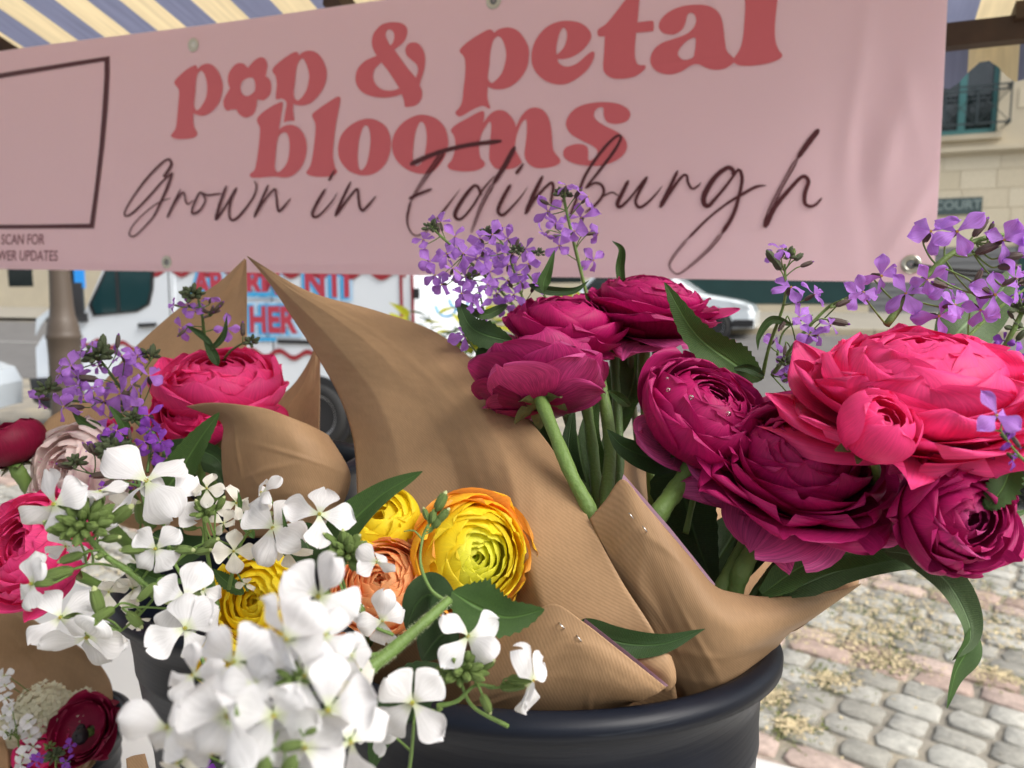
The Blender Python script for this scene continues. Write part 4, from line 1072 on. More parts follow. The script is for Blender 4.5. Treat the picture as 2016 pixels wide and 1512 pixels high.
letters = [
 (A1, [[(120,745),(150,690),(250,600),(340,550),(366,555),(380,590,c),(420,550),(490,530),(560,560),(620,640),(655,740),(655,840),(625,950),(560,1040),(480,1095),(410,1105),(330,1080,c),(330,1160),(340,1230),(375,1300),(340,1345),(240,1362),(140,1360),(80,1330),(100,1290),(135,1230),(150,1100),(165,950),(172,850),(160,800)],
       [(415,608),(455,650),(480,740),(482,840),(465,920),(420,1000),(375,1045),(345,1020),(340,960),(352,850),(358,740),(375,650)]]),
 (A1, [[(940,580,c),(1000,510),(1070,465),(1130,480),(1160,550),(1150,620),(1140,670,c),(1190,720),(1205,800),(1190,880),(1130,935),(1070,935),(1048,928,c),(1040,1010),(1010,1090),(930,1130),(870,1110),(830,1070),(820,1040,c),(760,1040),(710,1052),(675,1010),(668,940),(700,870),(738,805,c),(718,740),(720,660),(760,580),(820,530),(880,530),(915,555)],
       [(960,688),(1005,700),(1025,770),(1015,840),(960,885),(910,888),(870,850),(858,790),(880,730),(920,700)]]),
 (A1, [[(1215,610),(1260,545),(1370,460),(1460,410),(1498,415),(1515,445,c),(1560,410),(1630,395),(1710,420),(1780,500),(1820,600),(1825,690),(1800,790),(1740,890),(1660,970),(1580,1000),(1500,998),(1458,985,c),(1455,1060),(1472,1170,c),(1420,1170),(1350,1185,c),(1365,1080),(1380,990),(1370,950),(1330,925),(1290,930),(1262,932,c),(1257,900),(1265,800),(1265,740),(1250,670)],
       [(1550,480),(1590,530),(1620,620),(1628,700),(1605,820),(1560,900),(1510,945),(1470,920),(1458,860),(1470,760),(1480,640),(1500,540)]]),
 (A5, [[(130,365),(180,300),(290,230),(366,200),(378,225),(365,320),(345,460,c),(400,425),(470,418),(540,450),(590,520),(615,620),(600,730),(560,820),(490,890),(410,915),(300,905),(150,915),(80,910),(68,880),(110,840),(130,760),(150,620),(160,500),(158,440)],
       [(395,488),(430,510),(448,600),(440,720),(410,800),(345,862),(310,830),(312,740),(325,600),(345,520)]]),
 (A5, [[(662,325),(720,270),(830,195),(900,155),(930,170),(920,250),(890,420),(870,590),(865,720),(885,820),(905,860),(860,900),(760,910),(660,900),(610,870),(640,820),(665,740),(685,590),(695,470),(690,400)]]),
 (A5, [[(1200,362),(1290,385),(1370,450),(1408,560),(1400,680),(1350,800),(1250,880),(1130,895),(1010,850),(930,750),(912,640),(940,520),(1020,430),(1110,380)],
       [(1175,425),(1205,460),(1218,560),(1205,690),(1180,790),(1135,848),(1105,810),(1098,700),(1110,570),(1140,460)]]),
 (A5, [[(1710,325),(1830,360),(1910,440),(1945,550),(1940,640),(1890,760),(1800,860),(1680,880),(1560,840),(1460,750),(1420,630),(1440,510),(1510,410),(1610,345)],
       [(1695,390),(1730,430),(1745,540),(1730,680),(1700,770),(1650,810),(1620,760),(1618,650),(1635,510),(1665,420)]]),
 (A6, [[(155,395),(200,340),(320,270),(430,210),(476,205),(482,250),(472,320,c),(530,240),(600,195),(680,200),(740,250),(780,310),(795,360,c),(840,260),(910,185),(990,165),(1070,200),(1120,280),(1145,400),(1155,520),(1170,600),(1235,690),(1190,740),(1080,765),(980,760),(910,710),(880,640),(888,540),(900,420),(900,310),(885,285),(850,320),(810,410),(790,500),(788,580),(830,660),(855,710,c),(790,760),(690,780),(600,770),(545,710),(530,640),(540,500),(550,370),(545,315),(520,320),(470,400),(440,480),(432,570),(445,660),(485,710),(480,750),(400,790),(270,800),(150,780),(122,740),(165,680),(195,580),(195,490),(180,440)]]),
 (A6, [[(1700,112),(1810,130),(1900,180),(1925,240),(1890,300),(1800,328),(1720,320),(1680,290),(1660,230),(1660,180),(1640,160),(1595,175),(1565,220),(1580,280),(1660,340),(1780,400),(1860,460),(1895,540),(1870,620),(1790,690),(1670,735),(1530,745),(1370,720),(1280,670),(1262,610),(1290,560),(1370,530),(1450,530),(1500,560),(1510,620),(1510,680),(1540,690),(1590,640),(1600,590),(1550,545),(1440,490),(1340,430),(1290,350),(1300,270),(1360,190),(1450,140),(1570,115)]]),
 (A3, [[(150,570),(200,500),(320,410),(440,340),(492,332),(525,365,c),(580,325),(680,305),(780,340),(850,420),(900,520),(908,620),(890,740),(830,850),(740,940),(640,985),(540,990),(460,965,c),(455,1060),(465,1130),(490,1195,c),(470,1205),(430,1180),(380,1180),(290,1220),(200,1275),(145,1292),(108,1250),(150,1195),(180,1120),(195,980),(212,830),(212,700),(195,630)],
       [(575,405),(620,450),(650,540),(658,620),(640,730),(600,830),(515,918),(470,895),(460,840),(475,720),(480,620),(500,500),(530,430)]]),
 (A3, [[(1330,228),(1450,245),(1540,300),(1590,380),(1570,460),(1500,550),(1400,620),(1310,650),(1220,655,c),(1240,700),(1300,735),(1370,730),(1450,690),(1540,610),(1600,570),(1628,590),(1610,670),(1550,770),(1450,860),(1330,925),(1220,935),(1100,900),(1000,820),(945,720),(935,600),(960,490),(1020,380),(1110,290),(1220,240)],
       [(1290,305),(1320,350),(1320,430),(1290,520),(1220,598),(1205,560),(1215,470),(1240,370),(1265,320)]]),
 (A4, [[(500,-60,c),(490,60),(478,220,c),(605,205),(632,210),(640,230),(638,295),(620,310),(465,325,c),(455,450),(455,560),(475,630),(510,650),(560,655),(545,700),(460,760),(340,785),(230,778),(160,730),(140,670),(148,520),(155,360,c),(95,358),(80,320),(95,285),(170,230),(260,120),(350,0),(420,-80,c)]]),
 (A4, [[(1080,48),(1190,65),(1270,115),(1315,190),(1335,290),(1350,420),(1372,520),(1440,592,c),(1440,638,c),(1360,690),(1270,705),(1180,690),(1110,655),(1060,645),(1010,660),(920,715),(810,745),(700,725),(630,670),(608,590),(640,500),(720,430),(850,385),(960,345),(1030,290),(1062,220),(1050,155),(1010,130),(975,150),(955,230),(920,300),(840,345),(750,335),(705,300),(690,250),(720,180),(800,110),(930,60)],
       [(1050,380),(1060,420),(1050,520),(1030,580),(950,602),(895,570),(885,520),(930,450),(990,400)]]),
 (A4, [[(1535,-80,c),(1550,60),(1545,200),(1530,380),(1500,500),(1441,592,c),(1441,638,c),(1500,665),(1620,668),(1760,650),(1870,615),(1918,570),(1880,510),(1850,420),(1845,280),(1860,100),(1880,-80,c)]]),
 (A2, [[(560,85),(640,100),(690,150),(690,230),(650,310),(555,390,c),(620,480),(700,590),(795,700,c),(815,620),(800,555),(740,500),(690,450),(675,390),(700,330),(760,308),(820,325),(870,390),(893,480),(885,600),(850,720),(835,780,c),(862,850),(855,930),(800,1000),(720,1020),(675,1020,c),(665,950),(640,880,c),(560,905),(440,920),(320,905),(210,860),(145,780),(130,690),(160,590),(240,510),(360,455,c),(320,380),(305,290),(330,200),(400,120),(480,90)],
       [(505,165),(545,200),(550,270),(515,340),(485,300),(455,230),(470,180)],
       [(415,530,c),(500,640),(615,815,c),(540,840),(440,835),(360,780),(325,700),(335,620),(370,570)]]),
]
for (o_, s_), loops in letters: fill_shape('letter', loops, M['print_red'], o_, s_, .0012)

def stroke(org, sc_, pts, ws, k, dry=0.0, mat='print_wine'):
    pts = [(org[0] + p[0] / sc_, org[1] + p[1] / sc_) for p in pts]; n_ = max(10, (len(pts) - 1) * 9)
    A = catmull(np.array(pts, float), n_)
    wv = np.interp(np.linspace(0, 1, n_ + 1), np.linspace(0, 1, len(ws)), ws) / sc_ / 2
    T = np.gradient(A, axis=0); vs = []; off = .0019 + .00022 * (k % 6)
    rs = random.Random(k)
    lanes = [(-1, 1)] if not dry else [(-1, -.35), (-.1, .25), (.5, 1)]
    f = []; 
    for (u0, u1) in lanes:
        b0 = len(vs)
        for i in range(n_ + 1):
            t = T[i] / (np.linalg.norm(T[i]) + 1e-9); nn = np.array([-t[1], t[0]]); w_ = wv[i]
            e = .5 + .5 * min(1, i / 2, (n_ - i) / 2)
            for u in (u0, u1):
                q = A[i] + nn * u * w_ * e * (1 + rs.uniform(-.06, .06)); a, b = BN.ab(q[0], q[1]); vs.append(bpt(a, b, off + .0002 * i / n_))
        f += [(b0 + 2 * i, b0 + 2 * i + 1, b0 + 2 * i + 3, b0 + 2 * i + 2) for i in range(n_)]
    return vs, f
def script(groups):
    k = 0
    for org, sc_, name_letters in groups:
        for strokes in name_letters:
            q = MB()
            for s in strokes:
                pts, ws = s[0], s[1]; v, f = stroke(org, sc_, pts, ws, k, s[2] if len(s) > 2 else 0); q.add(v, f); k += 1
            q.build('script_letter', M['print_wine'], ban, smooth=False)
Z7 = ((220, 280), 3.733); Z8 = ((780, 240), 4.383); Z9 = ((1180, 240), 4.2)
script([
 (*Z7, [
  [([(370,255),(400,215),(430,160),(410,125),(360,150),(250,260),(150,390),(85,500),(90,540),(150,510),(260,400),(360,290),(440,220)], [24,24,22,16,18,18,14,12,14,18,18,16,12]),
   ([(440,220),(400,330),(350,440),(300,540),(220,630),(150,690),(115,670),(150,600),(240,510),(340,440),(425,410)], [20,24,20,14,12,12,10,10,10,10,8])],
  [([(500,345),(450,450),(400,555)], [12,20,20]), ([(400,555),(450,460),(510,375),(530,380),(540,430),(560,455),(600,425)], [18,14,14,12,14,12,8])],
  [([(690,410),(650,370),(610,440),(590,500),(600,525),(650,500),(690,430),(670,378),(710,390),(810,378)], [14,16,16,16,18,18,14,14,16,14])],
  [([(850,320),(800,460),(770,575)], [18,24,24]), ([(770,575),(850,460),(925,335)], [20,18,22]), ([(925,335),(880,440),(870,540),(900,575),(960,530),(1050,410),(1075,330),(1060,285)], [22,18,16,20,20,16,14,10])],
  [([(1165,315),(1110,440),(1060,555)], [18,20,24]), ([(1060,555),(1130,440),(1210,350),(1225,400),(1235,480),(1250,510),(1290,470),(1335,415)], [20,16,16,16,18,20,18,8])],
  [([(1660,210),(1615,290)], [12,22]), ([(1590,350),(1530,450),(1495,530),(1520,555),(1570,520),(1640,440),(1680,375)], [20,24,22,20,16,12,5])],
  [([(1775,295),(1710,430),(1660,550)], [18,22,26]), ([(1660,550),(1750,430),(1820,350),(1832,420),(1842,480),(1865,505),(1910,460),(1960,400)], [24,18,18,20,20,22,20,8])]]),
 (*Z8, [
  [([(140,375),(280,310),(450,250),(650,205),(920,170)], [44,40,36,36,36]), ([(420,270),(330,400),(220,560),(145,690)], [46,42,30,22], 1), ([(145,690),(115,820),(120,900),(150,960),(200,985),(300,930),(390,815)], [22,20,14,12,12,14,20]), ([(130,670),(200,635),(325,585)], [26,26,24]), ([(390,815),(470,710),(570,580)], [24,16,4])],
  [([(745,640),(720,570),(680,560),(610,640),(540,750),(520,810),(550,845),(600,820),(680,720),(760,590),(860,470)], [24,26,26,34,36,34,26,22,20,18,10]), ([(1035,220),(950,380),(850,540)], [38,42,40]), ([(850,540),(760,700),(700,850),(660,960)], [40,34,26,18], 1)],
  [([(1110,365),(1045,455)], [18,34]), ([(1000,545),(940,650),(895,750),(900,795),(940,805),(1010,740),(1090,650),(1150,560)], [32,34,34,28,26,20,14,4])],
  [([(1275,470),(1200,620),(1125,800)], [30,38,38]), ([(1125,800),(1200,680),(1330,540),(1365,560),(1350,700),(1400,730),(1480,640)], [34,26,24,26,26,24,10])],
  [([(1490,860),(1540,740),(1590,600),(1640,470),(1740,310),(1850,180),(1920,125),(1945,150),(1880,270),(1760,430),(1640,580)], [20,24,26,26,24,22,20,20,26,24,20]), ([(1640,580),(1720,535),(1780,550),(1800,620),(1740,710),(1640,790)], [22,22,24,26,24,18]), ([(1790,650),(1870,615),(1930,645)], [16,16,12])]]),
 (*Z9, [
  [([(250,490),(200,590),(160,680),(185,708),(260,640),(340,540),(405,460)], [30,34,36,28,20,20,26]), ([(405,460),(330,600),(308,670),(340,712),(400,680),(470,610),(530,535)], [26,26,24,26,22,16,6])],
  [([(655,410),(590,550),(510,715)], [26,30,38]), ([(510,715),(600,580),(690,460),(730,455),(740,510),(775,560),(820,540),(848,508)], [34,26,22,22,24,20,18,6])],
  [([(1110,450),(1110,410),(1060,390),(960,470),(880,600),(872,680),(910,700),(960,650),(1060,530),(1140,420),(1165,400)], [30,34,36,44,48,42,36,28,24,22,22]), ([(1165,400),(1185,480),(1160,620),(1110,780),(1020,930)], [26,30,28,34,34]), ([(1020,930),(900,1070),(740,1210),(650,1260),(590,1200),(620,1120),(740,970)], [34,28,18,14,16,22,24], 1), ([(740,970),(900,810),(1050,690),(1180,610),(1300,545),(1385,535)], [22,18,20,26,24,8])],
  [([(1815,70),(1730,180),(1640,310)], [44,46,40]), ([(1640,310),(1500,560),(1420,730),(1370,880)], [38,34,40,52], 1), ([(1370,880),(1450,720),(1580,560),(1680,462),(1728,500),(1700,600),(1700,680),(1740,705),(1790,690),(1840,635)], [52,40,32,30,34,36,32,26,22,16])]])])
# frame that held the code: only the frame is kept, nothing inside it
fr_ = [[(218,112),(213,200),(196,340),(180,448),(60,446),(-170,442),(-165,300),(-160,170),(-40,152),(90,132)]]
def poly_ring(outer, inner, off, mat, name):
    def rs_(L): return [tuple(np.array(L[k]) + (np.array(L[(k + 1) % len(L)]) - np.array(L[k])) * m_ / 24) for k in range(len(L)) for m_ in range(24)]
    a = [BN.ab(*p) for p in rs_(outer)]; b = [BN.ab(*p) for p in rs_(inner)]; n_ = len(a)
    v = [bpt(x, y, off) for x, y in a] + [bpt(x, y, off) for x, y in b]; f = [(k, (k + 1) % n_, (k + 1) % n_ + n_, k + n_) for k in range(n_)]
    mk(name, v, f, mat, ban, smooth=False)
poly_ring([(217,111),(216,150),(210,220),(202,290),(191,370),(180,449),(60,450),(-190,452),(-190,172),(-40,152),(90,132)], [(207,121),(206,152),(200,220),(193,288),(183,366),(172,440),(60,442),(-181,443),(-181,182),(-40,162),(90,141)], .0012, M['print_wine'], 'frame')
def btext(s, px, py, size, shear, rot):
    tv, tf = text_mesh(s, 1.0, 1.0, .006); a0, b0 = BN.ab(px, py); v = []
    for x, y, z in tv:
        x = x + shear * y; v.append(bpt(a0 - x * size * .86, b0 + y * size * .98 + x * size * rot, .0012))
    mk('lettering', v, tf, M['print_mauve'], ban, smooth=False)
btext('SCAN FOR', 41, 472, .034, .15, 0)
btext('FLOWER UPDATES', 35, 504, .034, .15, 0)
# grommets
def ring_data(c, ax_, R, r):
    q = np.array(Vector((0, 0, 1)).rotation_difference(Vector(ax_)).to_matrix()); v = []; n1, n2 = 28, 8
    for i in range(n1):
        a = i / n1 * 6.283
        for k in range(n2):
            t = k / n2 * 6.283; v.append(np.array(c) + q @ np.array([(R + r * math.cos(t)) * math.cos(a), (R + r * math.cos(t)) * math.sin(a), r * math.sin(t) * .5]))
    f = [(i * n2 + k, ((i + 1) % n1) * n2 + k, ((i + 1) % n1) * n2 + (k + 1) % n2, i * n2 + (k + 1) % n2) for i in range(n1) for k in range(n2)]
    return v, f
M['dark_hole'] = simple('grommet_hole', (.22, .23, .24), .6)
for (px, py) in ((326, 516), (379, 88), (972, 2), (1793, 521)):
    a, b = BN.ab(px, py); g_ = MB(); v, f = ring_data(bpt(a, b, .001), BN.N, .0100, .0038); g_.add(v, f); go = g_.build('grommet', M['brass'], ban)
    v, f = lathe_data([(.001, 0), (.0085, 0), (.0085, -.0005)], 24, BN.N, bpt(a, b, .0011)); mk('hole', v, f, M['dark_hole'] if px != 379 else M['cloth_white'], go)
a, b = BN.ab(1797, 521)
cp = bpt(a, b, .004)
q = MB()
for dy in (0, 9):
    v, f, u = tube_data([cp, P(1850, 528 + dy * .6, 1.075), P(1930, 534 + dy, 1.07), P(2030, 540 + dy * 1.3, 1.06), P(2160, 556 + dy, 1.05)], .0022, n=8, seg=20); q.add(v, f)
single(q.build('tie_cord', M['cord']), 'black cord tied through the banner eyelet at its lower right corner', 'cord')

# ------------------------------------------------------------------ canopy and frame
HH = nrm([BH[0], BH[1], 0]); CS = dirpx(1593, 1100)
CO = P(1900, 62, 1.46)
CP = Plane(CO, HH, CS)      # V = downslope outward
def cpx(px, py): return CP.ab(px, py)
e_ = [cpx(x, 0)[0] for x in (102, 189, 255, 333, 410, 470, 540, 605)]
per = abs(e_[0] - e_[-1]) / 7.0; ph_ = e_[0]
mcan, t, b = mat_base('striped_canvas')
uv = N(t, 'ShaderNodeUVMap'); sp = N(t, 'ShaderNodeSeparateXYZ'); t.links.new(uv.outputs[0], sp.inputs[0])
m1 = N(t, 'ShaderNodeMath', operation='DIVIDE'); m1.inputs[1].default_value = 2.0; t.links.new(sp.outputs[0], m1.inputs[0])
m2 = N(t, 'ShaderNodeMath', operation='FRACT'); t.links.new(m1.outputs[0], m2.inputs[0])
m3 = N(t, 'ShaderNodeMath', operation='GREATER_THAN'); m3.inputs[1].default_value = .5; t.links.new(m2.outputs[0], m3.inputs[0])
n = N(t, 'ShaderNodeTexNoise', Scale=6.0, Detail=8.0); t.links.new(uv.outputs[0], n.inputs['Vector'])
mx = N(t, 'ShaderNodeMix', data_type='RGBA'); mx.inputs[6].default_value = (.20, .215, .31, 1); mx.inputs[7].default_value = (.80, .66, .40, 1); t.links.new(m3.outputs[0], mx.inputs[0])
mr = N(t, 'ShaderNodeMapRange'); mr.inputs['To Min'].default_value = .7; mr.inputs['To Max'].default_value = 1.3; t.links.new(n.outputs[0], mr.inputs[0])
sc = N(t, 'ShaderNodeVectorMath', operation='SCALE'); t.links.new(mx.outputs[2], sc.inputs[0]); t.links.new(mr.outputs[0], sc.inputs['Scale']); t.links.new(sc.outputs[0], b.inputs['Base Color'])
b.inputs['Roughness'].default_value = .9
add_trans(t, b, (1, 1, 1), .55, sc.outputs[0])
can = thing('stall_canopy', 'cream and blue striped canvas canopy over the flower stall', 'canopy', CP.pt(0, 0))
v = []; uvs = []
na, nb_ = 90, 30
A0, A1_ = -.40, 3.6
for j in range(nb_):
    for i in range(na):
        a = A0 + (A1_ - A0) * i / (na - 1); bb = -2.6 + 2.62 * j / (nb_ - 1)
        v.append(CP.pt(a, bb, .012 * math.sin(a * 9) * math.sin((bb + 2.6) * 1.2))); uvs.append((((a - ph_) / per) + 40, bb))
mk('canvas', v, grid_faces(na, nb_), mcan, can, uv=uvs)
# valance with scalloped hem
v = []; uvs = []; nvx = 260
for i in range(nvx):
    a = A0 + (A1_ - A0) * i / (nvx - 1); top = CP.pt(a, .02, -.005)
    drop = .075 + .022 * math.cos((a - .02) / .115 * 6.283)
    for j in range(6):
        s = j / 5; v.append(top + np.array([0, 0, -drop * s]) + HH[[1, 0, 2]] * 0 + STN * (-.012 * math.sin(a * 30) * s)); uvs.append((((a - ph_) / per) + 40, s * .1))
mk('valance', v, [(i * 6 + j, (i + 1) * 6 + j, (i + 1) * 6 + j + 1, i * 6 + j + 1) for i in range(nvx - 1) for j in range(5)], mcan, can, uv=uvs)
frame = thing('canopy_stand', 'dark wooden frame holding up the striped canopy', 'stall frame', [0.9, 1.3, 0])
def beam(name, p0, p1, w_, h_):
    p0, p1 = np.array(p0, float), np.array(p1, float); d_ = nrm(p1 - p0); s_ = nrm(np.cross(d_, [0, 0, 1])) if abs(d_[2]) < .95 else RT; u_ = np.cross(s_, d_)
    v, f = box_data((p0 + p1) / 2, np.linalg.norm(p1 - p0) / 2, w_ / 2, h_ / 2, np.array([d_, s_, u_])); return mk(name, v, f, M['wood'], frame, smooth=False)
b0 = P(1935, 66, 1.40); beam('beam', b0 - HH * .42, b0 + HH * 3.2, .035, .042)
for (px, py) in ((2012, 30), (684, 4), (12, 84)):
    a, bb = cpx(px, py); beam('rafter', CP.pt(a, .0, .022), CP.pt(a, bb - .05, .022), .04, .035)
a_r = -1.0
p = b0 - HH * .40; beam('post', [p[0], p[1], 0], [p[0], p[1], p[2] - .02], .05, .05)
p = b0 + HH * 3.1; beam('post', [p[0], p[1], 0], [p[0], p[1], p[2] - .02], .05, .05)
for s_ in (-.40, 3.1):
    q0 = b0 + HH * s_ + np.array([0, -2.4, 0]); beam('post', [q0[0], q0[1], 0], [q0[0], q0[1], q0[2] + .6], .05, .05)

# ------------------------------------------------------------------ table and cloth
TZ = .85
EO = np.array([.35, 1.09, TZ]); TH = nrm([-1.115, .55, 0]); TNv = nrm([-.55, -1.115, 0])   # TNv: towards the photographer
tab = thing('trestle_table', 'trestle table under the white cloth', 'table', [EO[0] - .6, EO[1], 0])
v, f = box_data(EO + TH * .85 + TNv * .48 + np.array([0, 0, -.022]), 1.22, .46, .014, np.array([TH, TNv, [0, 0, 1]])); mk('tabletop', v, f, M['boardwood'], tab, smooth=False)
for s in (-.2, 1.9):
    for k in (.1, .85):
        p = EO + TH * s + TNv * k; v, f = box_data((p[0], p[1], (TZ - .04) / 2), .02, .02, (TZ - .04) / 2); mk('leg', v, f, M['boardwood'], tab, smooth=False)
v = []; na, nb_ = 110, 60
rs = np.random.RandomState(3)
for j in range(nb_):
    for i in range(na):
        a = -.38 + 2.5 * i / (na - 1); s = -.35 + 1.36 * j / (nb_ - 1)
        z = TZ + .003 * math.sin(a * 11 + s * 7) + .004 * max(0, math.sin(a * 5 - s * 13)) ** 6 + .003 * max(0, math.sin(a * 17 + s * 9 + 2)) ** 8
        if s < 0:
            z = TZ + s * .98; ss = -.02 - .012 * math.sin(a * 22) * min(1, -s * 4)
            p = EO + TH * a + TNv * ss
        else: p = EO + TH * a + TNv * s
        if a < -.34: p = p + TH * 0
        v.append((p[0], p[1], z))
single(mk('tablecloth', v, grid_faces(na, nb_), M['cloth_white']), 'creased white cloth draped over the stall table', 'tablecloth')

# ------------------------------------------------------------------ buckets
def bucket(label, cpx_, cpy, d, a_px, H, tilt=0.0, tiltdir=None, sy=1.0, taper=.74, rim=.007):
    c = P(cpx_, cpy, d); R = a_px * d / FPX
    axis = nrm(np.array([0, 0, 1.0]) + (tiltdir if tiltdir is not None else np.array([0, 1.0, 0])) * math.tan(tilt))
    H = (c[2] - TZ - .004)
    base = c - axis * H / axis[2]
    bk = thing('bucket', label, 'bucket', base, 'black flower buckets')
    Hh = H / axis[2]; rt = rim
    prof = [(.001, .006), (R * taper - .004, .006), (R - .006, Hh - .02), (R - .004, Hh - .002), (R - .002, Hh + .001), (R + .004, Hh + .001), (R + rt, Hh - .004), (R + rt + .001, Hh - .006), (R + rt, Hh - .009), (R + .003, Hh - .010), (R - .0005, Hh - .011)]
    nst = 34
    for k in range(1, nst + 1):
        t_ = k / nst; z = (Hh - .016) * (1 - t_); r = (R - .003) * (1 - t_) + (R * taper) * t_
        if k % 3 == 0 and k < nst * .5: prof += [(r + .0011, z + .001), (r + .0011, z - .001)]
        prof.append((r, z - .002 if z > .004 else 0.0))
    prof.append((.001, 0.0))
    v, f = lathe_data(prof, 96, axis, base, 1.0, sy)
    mk('body', v, f, M['bucket'], bk)
    v, f = lathe_data([(R + .001, Hh + .0018), (R + rt - .004, Hh + .0016), (R + rt + .0012, Hh - .002), (R + rt + .0022, Hh - .005), (R + rt + .0018, Hh - .0100), (R + rt - .0035, Hh - .0104)], 96, axis, base, 1.0, sy); mk('rim', v, f, M['bucket'], bk)
    v, f = lathe_data([(R * .86, Hh * .35), (.001, Hh * .35)], 40, axis, base, 1.0, sy); mk('water', v, f, M['glass'], bk)
    return bk, c, axis, R
bucket('large navy black bucket holding the magenta bouquet', 1068, 1228, .50, 420, .4, tilt=math.radians(7))
bucket('black bucket under the white flowers, holding the yellow and orange bouquet', 572, 1120, .62, 300, .4, tilt=0, taper=.5)
bucket('black bucket standing behind the pale pink and white flowers', 520, 900, .80, 186, .4)
bucket('small black bucket in the bottom left corner on the white cloth', 88, 1428, .86, 140, .2)

# ------------------------------------------------------------------ paper wraps
def wrap(label, at, group='kraft paper bouquet wraps'):
    return thing('paper_wrap', label, 'paper wrap', at, group)
K = M['kraft']
w1 = wrap('brown kraft paper wrap with tall pointed corner in the large bucket', P(1100, 1400, .45))
sheet('back_sheet', [
 [(484,503,0.660),(485,503.5,.66),(486,504,0.660),(488,505,0.660),(489,505.5,.66)],
 [(530,560,0.645),(545,562,0.635),(565,565,0.630),(590,567,0.630),(607,573,0.630)],
 [(578,632,0.630),(610,625,0.610),(650,620,0.600),(700,612,0.600),(742,612,0.605)],
 [(622,700,0.610),(670,690,0.585),(730,680,0.570),(800,668,0.570),(862,656,0.575)],
 [(666,780,0.590),(730,765,0.560),(800,755,0.545),(890,745,0.530),(965,741,0.535)],
 [(694,865,0.570),(770,850,0.535),(860,845,0.520),(970,845,0.490),(1062,850,0.490)],
 [(702,965,0.545),(790,950,0.515),(900,940,0.500),(1008,950,0.455),(1122,940,0.450)],
 [(700,1060,0.520),(800,1050,0.500),(910,1040,0.485),(1025,1060,0.430),(1162,1028,0.425)],
 [(700,1180,0.508),(810,1160,0.488),(930,1150,0.473),(1060,1170,0.413),(1222,1140,0.403)],
 [(720,1300,0.496),(850,1290,0.476),(960,1270,0.456),(1100,1290,0.401),(1290,1250,0.391)],
 [(760,1420,0.500),(880,1420,0.480),(990,1410,0.460),(1130,1405,0.415),(1330,1365,0.408)],
 [(780,1500,0.500),(890,1520,0.480),(1000,1520,0.470),(1140,1500,0.440),(1320,1450,0.440)]], K, w1, nu=44, nv=60, noise=.0009, crease=True)
# front flap on the right with the pink card edge
sheet('front_flap', [
 [(1160,1022,0.422),(1192,985,0.418),(1226,944,0.415),(1268,990,0.405),(1315,1045,0.398),(1362,1100,0.394),(1405,1151,0.392),(1450,1166,0.398),(1510,1172,0.410),(1590,1168,0.430),(1650,1158,0.448),(1690,1146,0.460)],
 [(1186,1075,0.413),(1215,1050,0.407),(1250,1030,0.401),(1290,1060,0.395),(1335,1105,0.389),(1378,1150,0.386),(1425,1192,0.386),(1470,1205,0.391),(1525,1205,0.403),(1590,1195,0.423),(1640,1180,0.443),(1678,1160,0.458)],
 [(1222,1150,0.404),(1245,1135,0.398),(1275,1120,0.394),(1310,1145,0.389),(1350,1180,0.384),(1392,1210,0.382),(1440,1235,0.384),(1485,1240,0.392),(1530,1232,0.404),(1580,1218,0.422),(1620,1200,0.440),(1650,1180,0.456)],
 [(1262,1225,0.398),(1280,1218,0.393),(1303,1212,0.390),(1335,1232,0.386),(1372,1252,0.384),(1410,1268,0.385),(1450,1275,0.390),(1490,1268,0.400),(1525,1252,0.413),(1560,1236,0.428),(1590,1222,0.442),(1610,1205,0.456)],
 [(1296,1300,0.398),(1312,1300,0.395),(1330,1302,0.393),(1356,1310,0.392),(1388,1316,0.392),(1420,1315,0.395),(1455,1305,0.402),(1487,1288,0.413),(1515,1270,0.424),(1540,1254,0.438),(1558,1242,0.450),(1570,1230,0.462)],
 [(1330,1376,0.412),(1344,1380,0.410),(1358,1384,0.409),(1378,1386,0.410),(1400,1384,0.413),(1428,1374,0.418),(1458,1354,0.426),(1484,1328,0.436),(1506,1304,0.448),(1524,1284,0.458),(1536,1268,0.468),(1545,1256,0.478)],
 [(1332,1410,.43),(1346,1414,.43),(1360,1416,.43),(1380,1416,.432),(1402,1412,.434),(1428,1402,.438),(1454,1380,.444),(1478,1354,.45),(1498,1330,.455),(1514,1310,.46),(1524,1294,.465),(1532,1280,.47)]], K, w1, nu=60, nv=40, noise=.0009, seed=2)
def staple(parent, px, py, d, ang, ln=13):
    c_ = P(px, py, d); dr = math.cos(ang) * RT - math.sin(ang) * UP; L = ln * d / FPX / 2
    v, f, u = tube_data([c_ - dr * L + FW * .002, c_ - dr * L * .9 - FW * .0006, c_ - FW * .0012, c_ + dr * L * .9 - FW * .0006, c_ + dr * L + FW * .002], .00035, n=6, seg=12); mk('staple', v, f, M['steel'], parent)
def cardstrip(label, pts_in, pts_out, parent=None):
    v = [P(*p) for p in pts_in] + [P(*p) for p in pts_out]; n_ = len(pts_in); off = .0006
    v = v + [q + FW * off for q in v]; f = [(k, k + 1, k + 1 + n_, k + n_) for k in range(n_ - 1)] + [(2 * n_ + k, 3 * n_ + k, 3 * n_ + k + 1, 2 * n_ + k + 1) for k in range(n_ - 1)]
    o = mk('card', v, f, M['card']); return single(o, label, 'card')
cardstrip('pink card stapled behind the paper flap under the magenta flowers', [(1170,1120,.43),(1250,1200,.41),(1360,1300,.405)], [(1228,934,.421),(1320,1040,.406),(1408,1150,.397)])
staple(w1, 1243, 1016, .3985, .9); staple(w1, 1270, 1042, .3955, .9)
